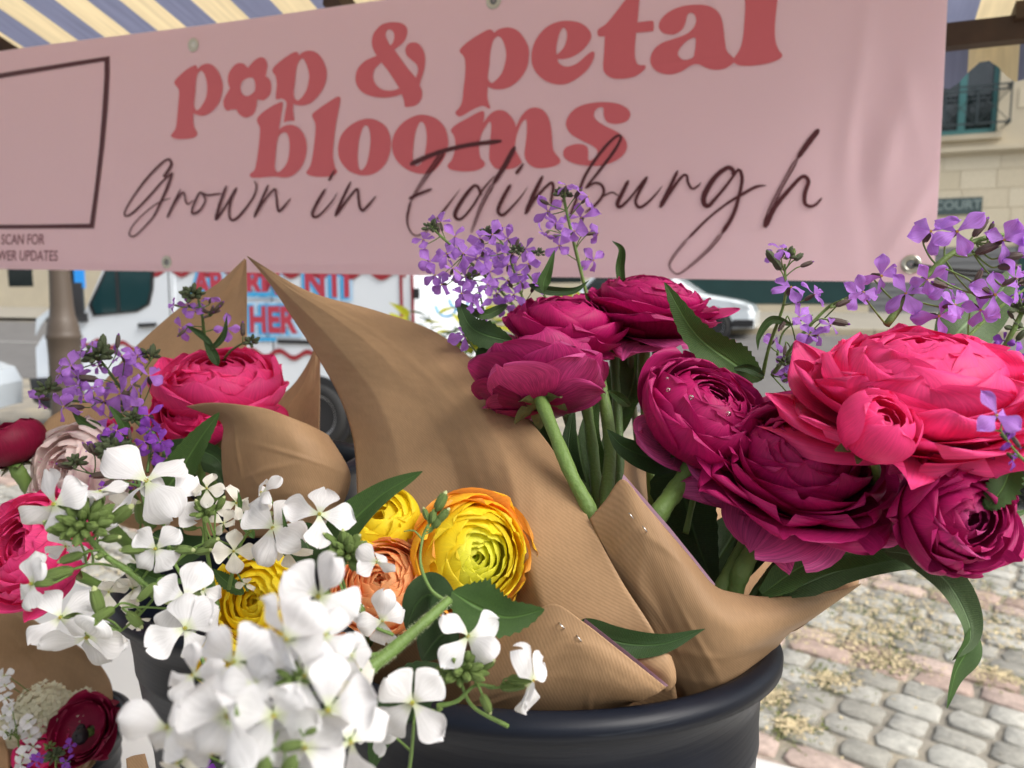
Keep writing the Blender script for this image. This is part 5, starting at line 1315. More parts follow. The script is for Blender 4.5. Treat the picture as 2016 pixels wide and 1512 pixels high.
# inside back of the right wrap
sheet('inner_sheet', [
 [(1215,880,.56),(1280,885,.58),(1350,930,.60),(1450,1000,.60),(1560,1060,.58),(1690,1142,.50)],
 [(1215,960,.54),(1290,980,.56),(1370,1020,.57),(1470,1070,.57),(1570,1110,.55),(1680,1155,.475)],
 [(1230,1060,.50),(1310,1090,.52),(1400,1120,.53),(1490,1150,.53),(1570,1170,.51),(1650,1175,.47)],
 [(1280,1230,.46),(1340,1240,.47),(1420,1250,.48),(1500,1250,.48),(1560,1240,.47),(1600,1210,.45)]], K, w1, nu=30, nv=20, noise=.001, seed=5)
blade([(1140,1222,.385),(1210,1262,.375),(1300,1268,.37),(1388,1238,.368)], 62, M['leaf_dark'], w1, fold=.3, shape=0)

w2 = wrap('lower kraft paper wrap of the yellow bouquet with a stapled card', P(1100, 1420, .40))
sheet('front_flap', [
 [(930,1290,0.395),(980,1248,0.390),(1040,1215,0.380),(1090,1189,0.374),(1150,1226,0.366),(1215,1277,0.360),(1265,1316,0.357),(1312,1354,0.358)],
 [(925,1330,0.392),(980,1295,0.384),(1040,1270,0.375),(1095,1255,0.369),(1150,1280,0.363),(1205,1315,0.359),(1250,1342,0.357),(1295,1366,0.359)],
 [(920,1375,0.393),(980,1350,0.384),(1040,1335,0.376),(1095,1328,0.371),(1145,1340,0.367),(1192,1356,0.364),(1232,1370,0.363),(1265,1380,0.366)],
 [(915,1410,0.399),(980,1405,0.392),(1040,1403,0.385),(1095,1402,0.381),(1140,1400,0.379),(1180,1396,0.377),(1215,1392,0.378),(1240,1388,0.380)],
 [(915,1480,0.420),(980,1480,0.415),(1040,1480,0.410),(1095,1480,0.410),(1140,1475,0.405),(1180,1465,0.405),(1215,1450,0.405),(1240,1440,0.405)]], K, w2, nu=44, nv=30, noise=.0008, seed=3)
cardstrip('pink card behind the lower stapled flap beside the yellow flowers', [(1125,1270,.384),(1200,1330,.376),(1285,1362,.366)], [(1152,1219,.371),(1235,1284,.364),(1316,1350,.361)])
staple(w2, 1107, 1232, .3675, .7); staple(w2, 1141, 1257, .364, .9)
sheet('curled_corner', [
 [(1248,1300,.371),(1275,1290,.369),(1305,1282,.368),(1322,1292,.369)],
 [(1262,1318,.370),(1285,1312,.366),(1312,1306,.366),(1330,1318,.368)],
 [(1280,1335,.370),(1300,1332,.367),(1318,1334,.366),(1331,1342,.368)],
 [(1300,1358,.372),(1310,1362,.370),(1320,1358,.369),(1326,1352,.370)]], K, w2, nu=16, nv=16)

w3 = wrap('kraft paper wrap around the hot pink bouquet behind on the left', P(430, 1000, .7))
sheet('back_sheet', [
 [(484,510,.78),(485,511,.78),(486,512,.78),(487,513,.78)],
 [(430,560,.785),(450,565,.78),(470,570,.778),(487,575,.775)],
 [(355,608,.79),(400,620,.782),(445,632,.775),(486,640,.77)],
 [(262,690,.79),(340,700,.775),(420,705,.765),(484,710,.76)],
 [(185,770,.785),(290,790,.765),(390,800,.75),(482,800,.75)],
 [(90,830,.77),(230,880,.745),(360,900,.73),(480,900,.74)],
 [(75,905,.75),(210,960,.72),(350,980,.71),(480,980,.72)],
 [(150,1000,.74),(250,1040,.71),(370,1060,.70),(480,1060,.71)]], K, w3, nu=31, nv=40, noise=.0010, seed=7, crease=True)
sheet('side_sheet', [
 [(620,679,.73),(622,679,.73),(624,680,.73),(627,682,.73)],
 [(606,716,.735),(613,716,.732),(620,717,.73),(629,718,.728)],
 [(570,765,.74),(590,765,.735),(610,766,.73),(629,767,.725)],
 [(505,812,.745),(550,820,.735),(590,824,.73),(629,826,.72)],
 [(460,880,.75),(530,890,.735),(590,890,.72),(629,890,.71)],
 [(460,980,.73),(530,980,.72),(590,980,.71),(629,980,.70)]], K, w3, nu=24, nv=30, noise=.0008, seed=8)
sheet('front_sheet', [
 [(366,800,0.590),(400,794,0.583),(436,793,0.575),(480,797,0.565),(525,804,0.560),(570,820,0.557),(615,838,0.565),(648,856,0.580)],
 [(433,832,0.585),(448,832,0.577),(466,833,0.569),(495,836,0.560),(535,843,0.553),(582,858,0.551),(632,872,0.560),(668,885,0.577)],
 [(434,880,0.583),(452,880,0.575),(474,880,0.566),(505,882,0.556),(548,888,0.549),(598,898,0.548),(650,912,0.559),(690,925,0.577)],
 [(436,925,0.583),(456,925,0.575),(480,925,0.566),(512,927,0.556),(556,932,0.549),(604,940,0.549),(652,950,0.561),(690,958,0.579)],
 [(440,970,0.585),(460,970,0.578),(484,970,0.570),(516,972,0.560),(558,976,0.553),(602,982,0.553),(644,990,0.565),(676,995,0.581)],
 [(450,1060,0.595),(470,1060,0.590),(490,1060,0.585),(520,1060,0.577),(556,1060,0.571),(594,1060,0.571),(630,1060,0.580),(650,1060,0.590)]], K, w3, nu=44, nv=36, noise=.001, seed=9)
sheet('inner_strip', [
 [(318,852,.69),(350,852,.685),(390,850,.68),(436,845,.675)],
 [(322,868,.69),(352,868,.685),(390,867,.68),(436,864,.675)],
 [(335,905,.70),(360,900,.695),(392,896,.69),(436,890,.685)]], K, w3, nu=16, nv=10)
sheet('tip', [[(366,800,.655),(380,797,.652),(400,794,.648)], [(371,801,.655),(388,801,.652),(410,803,.648)]], K, w3, nu=6, nv=4)

w4 = wrap('kraft paper wrap around the cream and burgundy posy in the bottom left corner', P(90, 1480, .8))
sheet('back_sheet', [
 [(-60,1080,.86),(-30,1110,.86),(0,1150,.86),(20,1185,.86),(40,1215,.86)],
 [(-60,1150,.86),(-20,1180,.86),(25,1205,.86),(70,1225,.86),(120,1248,.86)],
 [(-60,1230,.87),(-15,1235,.88),(50,1250,.885),(115,1270,.88),(180,1290,.86)],
 [(-60,1310,.87),(-10,1300,.89),(60,1305,.90),(135,1320,.885),(218,1340,.85)],
 [(-60,1390,.86),(-10,1380,.88),(65,1385,.89),(150,1395,.88),(224,1395,.83)],
 [(-50,1470,.85),(0,1470,.87),(70,1470,.88),(150,1470,.86),(214,1452,.82)],
 [(-40,1560,.85),(10,1560,.86),(80,1560,.86),(140,1550,.85),(190,1500,.81)]], K, w4, nu=33, nv=34, noise=.0014, seed=12, crease=True)
sheet('front_fold', [
 [(217,1384,.80),(217.5,1386,.80),(218,1388,.80)],
 [(184,1430,.785),(192,1434,.785),(201,1438,.79)],
 [(150,1478,.77),(164,1484,.77),(182,1492,.775)],
 [(112,1530,.76),(134,1536,.76),(160,1545,.765)]], K, w4, nu=10, nv=20)
sheet('front_rim', [
 [(219,1392,.80),(200,1430,.78),(176,1470,.765),(140,1520,.75)],
 [(214,1415,.80),(198,1450,.78),(178,1485,.765),(150,1530,.75)],
 [(206,1440,.81),(192,1475,.79),(174,1505,.775),(150,1550,.76)]], K, w4, nu=16, nv=8)
sheet('left_fold', [[(-60,1405,.76),(-20,1430,.76),(8,1452,.76)], [(-60,1450,.75),(-15,1470,.75),(18,1490,.755)], [(-60,1540,.74),(-10,1540,.74),(20,1540,.75)]], K, w4, nu=12, nv=12)
# ------------------------------------------------------------------ ranunculus
G = 'ranunculus blooms'
MG = ['magenta', 'magenta', 'magenta']
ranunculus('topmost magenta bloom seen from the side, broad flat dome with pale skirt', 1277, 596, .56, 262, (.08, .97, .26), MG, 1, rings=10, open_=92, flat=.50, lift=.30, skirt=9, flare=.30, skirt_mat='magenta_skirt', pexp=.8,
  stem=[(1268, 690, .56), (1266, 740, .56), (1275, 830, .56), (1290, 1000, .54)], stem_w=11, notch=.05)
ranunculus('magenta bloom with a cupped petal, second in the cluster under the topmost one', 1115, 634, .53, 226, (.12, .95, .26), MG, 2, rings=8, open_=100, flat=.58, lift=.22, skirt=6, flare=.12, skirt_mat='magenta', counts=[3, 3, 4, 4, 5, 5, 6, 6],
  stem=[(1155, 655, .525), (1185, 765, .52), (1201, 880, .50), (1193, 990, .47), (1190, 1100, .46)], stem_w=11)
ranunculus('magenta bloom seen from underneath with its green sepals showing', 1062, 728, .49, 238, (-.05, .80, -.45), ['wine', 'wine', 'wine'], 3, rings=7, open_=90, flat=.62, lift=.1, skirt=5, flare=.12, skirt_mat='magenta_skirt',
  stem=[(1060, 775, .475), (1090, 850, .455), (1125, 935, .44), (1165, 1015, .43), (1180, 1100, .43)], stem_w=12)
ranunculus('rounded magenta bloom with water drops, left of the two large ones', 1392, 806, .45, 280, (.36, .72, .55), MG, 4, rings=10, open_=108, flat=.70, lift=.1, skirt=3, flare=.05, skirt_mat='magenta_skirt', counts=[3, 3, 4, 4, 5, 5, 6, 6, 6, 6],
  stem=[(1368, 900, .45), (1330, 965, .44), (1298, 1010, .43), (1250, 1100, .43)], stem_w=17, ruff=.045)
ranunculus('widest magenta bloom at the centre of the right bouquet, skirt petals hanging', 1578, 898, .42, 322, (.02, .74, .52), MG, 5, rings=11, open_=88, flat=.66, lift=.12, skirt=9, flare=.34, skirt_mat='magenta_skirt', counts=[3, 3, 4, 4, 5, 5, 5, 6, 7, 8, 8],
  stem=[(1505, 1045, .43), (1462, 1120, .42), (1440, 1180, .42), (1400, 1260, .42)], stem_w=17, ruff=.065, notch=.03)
ranunculus('large open hot pink bloom at the far right', 1806, 754, .40, 440, (-.08, .92, .32), ['hot', 'hot', 'hot'], 6, rings=8, open_=96, flat=.46, lift=.30, skirt=6, flare=.16, counts=[3, 3, 4, 5, 6, 7, 8, 9], skirt_mat='hot',
  stem=[(1780, 900, .44), (1700, 1000, .45), (1600, 1100, .45)], stem_w=14, ruff=.085, core=.2)
ranunculus('small round hot pink bud tucked under the large hot pink bloom', 1730, 838, .35, 156, (.25, .60, .72), ['hot', 'hot', 'hot'], 7, rings=6, open_=136, flat=.92, skirt=0, flare=0, counts=[3, 3, 4, 4, 4, 4],
  stem=[(1725, 930, .40), (1690, 1010, .43), (1600, 1100, .44)], stem_w=9, ruff=.02)
ranunculus('dark magenta bloom with big folded petals facing the right edge', 1893, 1015, .37, 236, (.20, -.10, .95), ['wine', 'magenta', 'magenta'], 8, rings=8, open_=112, flat=.85, skirt=3, flare=.06, counts=[3, 4, 4, 4, 5, 5, 5, 4], skirt_mat='magenta',
  stem=[(1800, 1030, .42), (1720, 1050, .43), (1620, 1090, .43), (1500, 1175, .42)], stem_w=21, ruff=.07)
ranunculus('hot pink bloom behind the purple flowers in the left wrap', 436, 752, .66, 246, (.10, .88, .38), ['hotred', 'hot', 'hot'], 9, rings=8, open_=108, flat=.62, lift=.15, skirt=4, flare=.08, counts=[3, 3, 4, 4, 5, 5, 6, 6], stem=[(430, 850, .68), (420, 1000, .70)], stem_w=10, skirt_mat='hotred')
ranunculus('pink red half closed bloom in front of the hot pink one on the left', 380, 808, .63, 160, (-.10, .40, .85), ['hot', 'hotred', 'hotred'], 10, rings=7, open_=118, flat=.88, skirt=1, flare=0, counts=[3, 3, 4, 4, 5, 5, 5], stem=[(390, 880, .66), (400, 1000, .70)], stem_w=10, sepals=False)
ranunculus('dark burgundy bloom with green calyx at the left edge', 12, 868, .60, 134, (-.25, .95, .15), ['burgundy', 'burgundy', 'burgundy'], 11, rings=7, open_=124, flat=.76, skirt=1, flare=0, counts=[3, 3, 4, 4, 5, 5, 5], stem=[(40, 935, .60), (80, 985, .62), (160, 1060, .68)], stem_w=13)
ranunculus('pale blush bloom streaked with pink on the left', 148, 930, .60, 206, (-.35, .30, .85), ['blush', 'blush', 'blush'], 12, rings=8, open_=110, flat=.85, skirt=3, flare=.05, counts=[3, 3, 4, 4, 5, 5, 5, 5], stem=[(200, 1010, .63), (280, 1100, .68)], stem_w=11, ruff=.05)
ranunculus('hot pink bloom at the left edge under the blush one', 58, 1078, .52, 230, (-.35, .45, .82), ['hotred', 'hot', 'hot'], 13, rings=9, open_=106, flat=.76, skirt=4, flare=.10, counts=[3, 3, 4, 4, 5, 5, 6, 6, 6], stem=[(150, 1130, .58), (300, 1200, .66)], stem_w=10)
ranunculus('dark red bloom mostly hidden behind the purple sprig and blush bloom', 190, 866, .66, 120, (-.1, .8, .5), ['burgundy', 'hotred', 'hotred'], 14, rings=5, open_=96, flat=.6, skirt=3, flare=.1, stem=[(220, 920, .68), (300, 1040, .70)], stem_w=9)
ranunculus('plain yellow bloom beside the long green leaf, behind the orange one', 752, 1030, .43, 156, (-.25, .75, .6), ['yellow', 'yellow', 'yellow'], 15, rings=6, open_=120, flat=.90, skirt=0, flare=0, counts=[3, 3, 4, 4, 5, 5], stem=[(760, 1120, .45), (740, 1250, .50)], stem_w=10)
ranunculus('large yellow green bloom with amber outer petals', 930, 1095, .41, 250, (.50, .06, .86), ['yellowgreen', 'yellowgreen', 'yellowgreen', 'yellow', 'yellow', 'amber'], 16, rings=10, open_=106, flat=.84, skirt=3, flare=.02, counts=[3, 4, 4, 5, 5, 6, 6, 7, 7, 7], stem=[(900, 1200, .46), (840, 1320, .50)], stem_w=11, skirt_mat='amber', ruff=.03)
ranunculus('orange bloom under the small white floret', 752, 1150, .40, 200, (-.15, .62, .75), ['orange', 'orange', 'orange'], 17, rings=10, open_=104, flat=.80, skirt=3, flare=.04, counts=[3, 4, 5, 5, 6, 7, 7, 8, 8, 8], stem=[(730, 1250, .45), (700, 1350, .50)], stem_w=10, ruff=.03)
ranunculus('bright yellow bloom among the white flowers', 505, 1184, .42, 190, (-.10, .30, .92), ['yellow', 'yellow', 'yellow'], 18, rings=8, open_=112, flat=.84, skirt=2, flare=.02, counts=[3, 4, 4, 5, 5, 6, 6, 6], stem=[(520, 1290, .48), (540, 1400, .55)], stem_w=10)
ranunculus('second orange bloom low down behind the white florets', 668, 1300, .44, 96, (0, .5, .86), ['orange', 'orange', 'orange'], 19, rings=6, open_=104, flat=.8, skirt=1, flare=.05, stem=[(660, 1360, .47), (640, 1430, .52)], stem_w=9)
ranunculus('yellow bloom nearly hidden by the nearest white florets', 440, 1300, .46, 110, (0, .5, .86), ['yellow', 'yellow', 'yellow'], 20, rings=6, open_=104, flat=.8, skirt=1, flare=.05, stem=[(450, 1370, .5), (480, 1430, .55)], stem_w=9)
# burgundy anemone-like bloom with black eye
t_ = ranunculus('burgundy bloom with a black eye in the bottom left wrap', 158, 1435, .76, 128, (-.15, .52, .8), ['burgundy', 'burgundy'], 21, rings=3, open_=100, flat=.62, inner=96, skirt=3, flare=.1, counts=[5, 5, 6], core=.78, stem=[(150, 1510, .80), (120, 1560, .82)], stem_w=8, ruff=.05)
v, f = lathe_data([(.001, .008), (.006, .006), (.008, 0), (.001, -.004)], 16, DV(-.15, .52, .8), P(160, 1450, .755)); mk('eye', v, f, M['black'], t_)
ranunculus('deep pink bloom below the burgundy one in the bottom left wrap', 78, 1478, .76, 100, (-.1, .6, .75), ['hotred', 'hotred'], 22, rings=5, open_=96, flat=.6, skirt=3, flare=.1, stem=[(90, 1540, .80)], stem_w=8)

# extra petals that characterise the big folded bloom
def freepetal(parent, px, py, d, dia, face, roll, mat, seed, th1=88, hw=1.0, flat=.8):
    R = dia / 2 * d / FPX; q = Vector((0, 0, 1)).rotation_difference(Vector(DV(*face))).to_matrix().to_4x4()
    me = ran_petal('petal', R, R, .2, math.radians(th1), hw, M[mat], seed, flat, .06, .05, nu=13, nv=11)
    inst('petal', me, parent, Matrix.Translation(P(px, py, d)) @ q @ Matrix.Rotation(roll, 4, 'Z'))
R8 = bpy.data.objects['ranunculus.007']
freepetal(R8, 1862, 950, .362, 205, (-.1, -.25, .95), 1.45, 'wine', 5, 96, 1.5)
freepetal(R8, 1905, 965, .372, 225, (.2, -.2, .95), 1.9, 'wine', 15, 100, 1.5)
freepetal(R8, 1905, 985, .372, 225, (.3, .5, .8), -2.2, 'wine', 9, 100, 1.25)
freepetal(R8, 1862, 975, .372, 190, (-.8, .3, .5), 2.4, 'wine', 6, 95, 1.0)
freepetal(R8, 1925, 1050, .37, 200, (.5, -.2, .8), -.6, 'magenta', 7, 95, 1.0)
R4 = bpy.data.objects['ranunculus.003']
M['drop'] = simple('water_drop', (.95, .9, .92), .03); M['drop'].node_tree.nodes['Principled BSDF'].inputs['Transmission Weight'].default_value = 1.0; M['drop'].node_tree.nodes['Principled BSDF'].inputs['IOR'].default_value = 1.33
for (px, py, r) in ((1316, 768, 5), (1361, 783, 6), (1434, 815, 6), (1314, 745, 3)):
    v, f = lathe_data([(.001, .6), (.7, .4), (1, 0), (.7, -.4), (.001, -.6)], 10, -FW); mk('water_drop', np.array(v) * (r * .39 / FPX) + P(px, py, .40), f, M['drop'], R4)

# loose stems and leaves belonging to the right bouquet
greens = thing('bouquet_foliage', 'long green leaves and bare stems inside the magenta bouquet', 'foliage', P(1450, 1260, .44))
def st(pts, w_, mt='stem'):
    v, f, u = tube_data([P(*q) for q in pts], w_ * pts[0][2] / FPX / 2, n=10, seg=24); mk('stem', v, f, M[mt], greens, uv=u)
st([(1480,1040,.44),(1450,1100,.43),(1418,1160,.42),(1390,1240,.42)], 26, 'stem')
st([(1560,1070,.44),(1520,1120,.43),(1483,1172,.42),(1440,1260,.42)], 14, 'stem_dark')
st([(1660,1050,.42),(1590,1090,.42),(1505,1178,.42),(1440,1260,.42)], 28)
st([(1720,1060,.43),(1640,1100,.43),(1560,1165,.43),(1480,1240,.43)], 24)
st([(1290,670,.58),(1298,720,.58),(1310,900,.56)], 22, 'stem_dark')
st([(1205,650,.56),(1215,800,.56),(1220,900,.54),(1215,1000,.52)], 18, 'stem_dark')
st([(1110,790,.54),(1130,870,.52),(1150,960,.50),(1180,1040,.48)], 20, 'stem_dark')
st([(1150,770,.54),(1165,870,.52),(1175,960,.50),(1185,1040,.48)], 22, 'stem')
st([(1240,690,.60),(1248,800,.6),(1262,950,.58)], 12, 'stem_purple')
st([(1385,910,.46),(1370,960,.46),(1350,1050,.45)], 12, 'stem')
for pts, w_, mt, kw in [
 ([(1500,748,.49),(1440,712,.48),(1368,655,.47),(1308,556,.46)], 92, 'leaf', dict(fold=.35, serr=.10, n=34, shape=2)),
 ([(1340,905,.47),(1290,905,.46),(1230,880,.45),(1195,845,.45)], 62, 'leaf_dark', dict(fold=.3, n=28)),
 ([(1355,900,.50),(1345,960,.49),(1370,1060,.48),(1410,1165,.47)], 150, 'leaf_dark', dict(fold=.3, serr=.05, n=30, shape=2)),
 ([(1330,1000,.52),(1320,1040,.51),(1300,1090,.50),(1330,1150,.49)], 120, 'leaf_dark', dict(fold=.3, shape=2)),
 ([(1460,1010,.52),(1440,1060,.51),(1400,1120,.50),(1370,1150,.50)], 110, 'leaf_dark', dict(fold=.3, shape=2)),
 ([(1215,700,.62),(1225,760,.60),(1215,830,.58),(1180,900,.56)], 80, 'leaf', dict(fold=.4, shape=2)),
 ([(1235,650,.62),(1250,720,.60),(1235,790,.58),(1205,830,.57)], 70, 'leaf', dict(fold=.3, shape=2)),
 ([(1160,1020,.50),(1130,960,.50),(1120,880,.51),(1130,800,.53)], 60, 'leaf_dark', dict(fold=.3, shape=2)),
 ([(1200,1010,.52),(1170,930,.53),(1160,850,.54),(1180,770,.56)], 70, 'leaf', dict(fold=.3, shape=2)),
 ([(1090,1000,.52),(1080,900,.53),(1040,800,.55),(1020,790,.56)], 50, 'leaf_dark', dict(fold=.3, shape=2)),
 ([(1240,800,.50),(1215,780,.49),(1195,768,.49)], 22, 'leaf', dict(fold=.3)),
 ([(1500,1170,.41),(1590,1110,.41),(1700,1085,.41),(1850,1060,.42),(2040,1000,.44)], 58, 'leaf', dict(fold=.45, shape=1, n=36)),
 ([(1540,1170,.42),(1650,1125,.42),(1760,1100,.42),(1900,1092,.43),(2060,1065,.45)], 52, 'leaf_grey', dict(fold=.45, shape=1, n=36)),
 ([(1560,1165,.44),(1700,1100,.44),(1820,1080,.44),(1900,1065,.45),(2040,1040,.47)], 60, 'leaf_grey', dict(fold=.4, shape=1, n=36)),
 ([(1740,1085,.40),(1800,1098,.395),(1868,1150,.39),(1905,1215,.385),(1908,1262,.382),(1875,1300,.38)], 66, 'leaf_grey', dict(fold=.5, shape=0, n=36, curl=.5, facing=(-.4, .5, .8))),
 ([(1912,1235,.384),(1905,1280,.382),(1880,1330,.38),(1864,1395,.378)], 52, 'leaf', dict(fold=.4, shape=0, n=30, facing=(.3, .3, .9))),
 ([(1945,1000,.36),(1975,960,.36),(1995,915,.36),(2040,860,.36)], 60, 'leaf', dict(fold=.3, serr=.2, n=26)),
 ([(1935,1000,.362),(1960,985,.362),(1990,960,.362),(2040,930,.362)], 38, 'leaf', dict(fold=.3, serr=.2, n=26)),
 ([(1850,700,.56),(1900,640,.56),(1950,600,.57),(2010,520,.58)], 130, 'leaf_grey', dict(fold=.2, shape=2, n=30)),
 ([(1450,1150,.47),(1480,1080,.47),(1520,1030,.48),(1560,1000,.48)], 80, 'leaf_dark', dict(fold=.3, shape=2)),
 ([(1620,1140,.46),(1680,1080,.45),(1760,1040,.45),(1830,1030,.46)], 70, 'leaf_dark', dict(fold=.3, shape=2)),
 ([(1070,575,.50),(1071,555,.50),(1080,530,.50),(1092,492,.50)], 30, 'leaf', dict(fold=.5, shape=2)),
 ([(1040,560,.52),(1080,572,.52),(1130,572,.52),(1160,552,.52)], 20, 'leaf_dark', dict(fold=.4)),
 ([(1228,590,.57),(1221,530,.565),(1224,492,.56),(1205,474,.56)], 20, 'leaf', dict(fold=.5)),
 ([(1010,672,.50),(960,660,.50),(925,640,.51),(900,588,.52)], 62, 'leaf_dark', dict(fold=.4, serr=.1, shape=2, n=26)),
 ([(950,720,.55),(960,690,.55),(1000,700,.54)], 40, 'leaf_dark', dict(fold=.3)),
]: blade(pts, w_, M[mt], greens, **kw)

# ------------------------------------------------------------------ purple dame's rocket
GP = 'purple rocket sprigs'
def fl(lst, d, dia, face, j=.03):
    r_ = random.Random(int(lst[0][0])); out = []
    for q in lst:
        fc = q[3] if len(q) > 3 else (face[0] + r_.uniform(-.35, .35), face[1] + r_.uniform(-.3, .3), face[2])
        out.append((q[0], q[1], d + r_.uniform(-j, j) * .5, (q[2] if len(q) > 2 and q[2] else dia * r_.uniform(.9, 1.15)), fc))
    return out
sprig('dense lilac sprig in front of the banner lettering, left of the tall one', 'lilac',
 [([(1075,700,.56),(1010,600,.56),(930,520,.55),(868,465,.54),(845,440,.54)], 7), ([(1060,690,.55),(1030,590,.55),(1000,500,.54),(975,460,.54)], 6), ([(1090,700,.57),(1075,590,.56),(1030,530,.56)], 6), ([(990,740,.58),(960,640,.57),(940,560,.56)], 5)],
 fl([(833,472),(867,438,0,(-.2,.9,.2)),(896,466),(912,499),(969,462),(988,446,0,(.4,.9,.1)),(892,529),(939,509),(952,492),(978,499),(1000,522),(1035,489),(1000,552),(965,535),(1025,555),(925,565),(978,578),(909,578),(846,515),(856,542),(945,605),(992,601),(1051,562),(1008,500),(880,500),(916,545),(960,560),(1040,520),(930,595),(1012,580),(870,560),(1000,470),(945,470)], .53, 56, (-.1,.35,.85)),
 buds=[(862,448,.53,22,(-.2,1,.2),'purple'),(1018,480,.53,22,(.3,1,.2),'purple'),(935,618,.54,24,(-.6,-.6,.3),'purple')],
 clusters=[(850,450,.53,18,12,'dark'),(958,460,.53,17,12,'dark'),(1018,495,.53,17,12,'dark'),(1060,500,.53,14,9,'dark'),(930,545,.54,16,8,'green')], group=GP, seed=2, stem_mat='stem', ped=1.0,
 leaves=[([(1000,600,.54),(950,620,.53),(905,595,.53)], 22, 'leaf', {})])
sprig('tallest lilac sprig, its tip crossing the dark script on the banner', 'lilac',
 [([(1170,640,.55),(1150,560,.545),(1128,470,.54),(1112,400,.54),(1110,372,.54)], 8)],
 fl([(1079,416,66),(1144,428,74),(1114,366,50,(0,1,.1)),(1158,388,60,(.8,.6,.2)),(1101,484,66),(1168,512,62,(.2,-.4,.7)),(1176,462,54,(.7,-.2,.5)),(1072,462,50,(-.6,-.3,.5)),(1094,440,52),(1130,455,56)], .535, 60, (-.05,.25,.9)),
 buds=[(1072,398,.535,22,(-.9,.4,.2),'purple'),(1138,380,.535,26,(.6,.8,.2),'purple'),(1088,466,.535,20,(-.9,-.2,.2),'purple'),(1163,460,.535,22,(.9,.1,.2),'purple')],
 clusters=[(1108,384,.535,19,14,'dark')], group=GP, seed=3, ped=1.1)
sprig('single lilac floret peeping over the tall paper corner', 'lilac', [([(965,760,.56),(940,700,.56),(925,675,.55)], 4)], [(916,661,.55,70,(.1,-.1,.9),'lilac'),(900,670,.56,40,(-.8,.2,.4),'lilac')], clusters=[(950,690,.56,10,6,'dark')], group=GP, seed=4, ped=1.0)
sprig('slim lilac sprig standing alone against the banner right of the magenta domes', 'lilac',
 [([(1500,745,.50),(1515,680,.49),(1545,590,.48),(1545,520,.48)], 8)],
 fl([(1540,490,58,(0,1,.2)),(1557,566,88,(.1,.1,1)),(1603,580,70,(.8,.2,.3)),(1524,505,40)], .475, 60, (0,.5,.8)),
 buds=[(1518,505,.475,30,(-.6,.8,.1),'dark'),(1588,520,.475,28,(.8,.3,.1),'purple'),(1572,506,.475,22,(.8,.6,.1),'dark'),(1530,520,.475,30,(-.5,.7,.2),'dark'),(1560,500,.475,22,(.3,.9,.1),'green')],
 clusters=[(1548,505,.475,20,10,'dark')], group=GP, seed=5, ped=1.3)
sprig('drooping lilac sprig with half shut florets left of the hot pink bloom', 'lilac',
 [([(1520,740,.50),(1570,670,.49),(1625,610,.49),(1660,590,.48)], 9), ([(1530,700,.51),(1545,650,.51),(1600,620,.50)], 5)],
 fl([(1688,580,76),(1635,640,50),(1593,659,60),(1572,625,66),(1550,717,56,(0,-.2,.8)),(1524,670,50),(1566,797,46,(0,-.6,.6)),(1610,660,56),(1545,735,50),(1585,690,50),(1580,760,40,(.2,-.5,.6))], .485, 60, (.1,.3,.8)),
 buds=[(1660,596,.48,34,(.9,.4,.1),'purple'),(1650,634,.48,44,(.95,-.2,.1),'purple'),(1540,640,.48,30,(-.5,-.7,.2),'purple'),(1545,690,.48,24,(-.2,-.9,.2),'purple')],
 clusters=[(1545,715,.48,18,10,'dark'),(1560,745,.48,20,10,'dark')], group=GP, seed=6, ped=1.4,
 leaves=[([(1560,640,.48),(1520,630,.48),(1495,660,.48),(1492,690,.48)], 18, 'leaf', dict(fold=.4)), ([(1505,740,.48),(1470,725,.48),(1435,728,.48)], 20, 'leaf_dark', dict(fold=.4))])
sprig('arching lilac sprig with large florets reaching to the upper right corner', 'lilac',
 [([(1745,640,.43),(1800,570,.43),(1860,510,.43),(1920,475,.43),(1975,462,.43)], 15), ([(1880,690,.46),(1950,620,.46),(2030,560,.46)], 8)],
 fl([(1735,543,100,(0,-.3,.9)),(1783,578,100,(-.3,.6,.8)),(1832,456,104,(.0,.5,.75)),(1884,456,104,(0,.2,.9)),(1976,472,104,(.2,.2,.9)),(1865,560,92,(.3,.2,.8)),(1848,622,104,(.3,-.1,.9)),(1958,580,108,(.5,.2,.7)),(2000,548,88,(.8,.3,.4)),(2010,470,80,(.8,.1,.5)),(1880,600,80),(1700,575,70,(-.5,.3,.6)),(1825,550,70,(-.2,-.2,.8)),(1930,610,80,(.2,-.5,.7))], .425, 90, (.1,.2,.85), .02),
 buds=[(1930,448,.425,48,(.6,.8,.1),'purple'),(1945,488,.425,56,(.95,.4,.1),'purple'),(1990,505,.425,50,(1,.1,.1),'purple'),(1985,525,.425,44,(1,0,.1),'purple'),(1925,548,.425,40,(.3,.9,.2),'purple'),(1930,565,.425,44,(.8,-.6,.2),'purple'),(1950,455,.425,36,(.2,1,.2),'purple'),(1850,560,.425,40,(-.8,.2,.2),'purple')],
 group=GP, seed=7, ped=1.9, stem_mat='stem')
sprig('lilac floret and stalk in front of the hot pink bloom at the right edge', 'lilac',
 [([(2070,960,.31),(2010,900,.31),(1985,870,.31),(1968,845,.31)], 6)], [(1962,818,.305,104,(0,.2,1),'lilac',.5),(1985,868,.31,56,(.5,-.7,.4),'violet'),(1995,905,.315,50,(.6,-.6,.4),'violet')],
 buds=[(1985,845,.31,24,(.3,-.6,.2),'dark'),(2000,870,.31,30,(.3,-.6,.2),'purple')], group=GP, seed=8, ped=1.6)
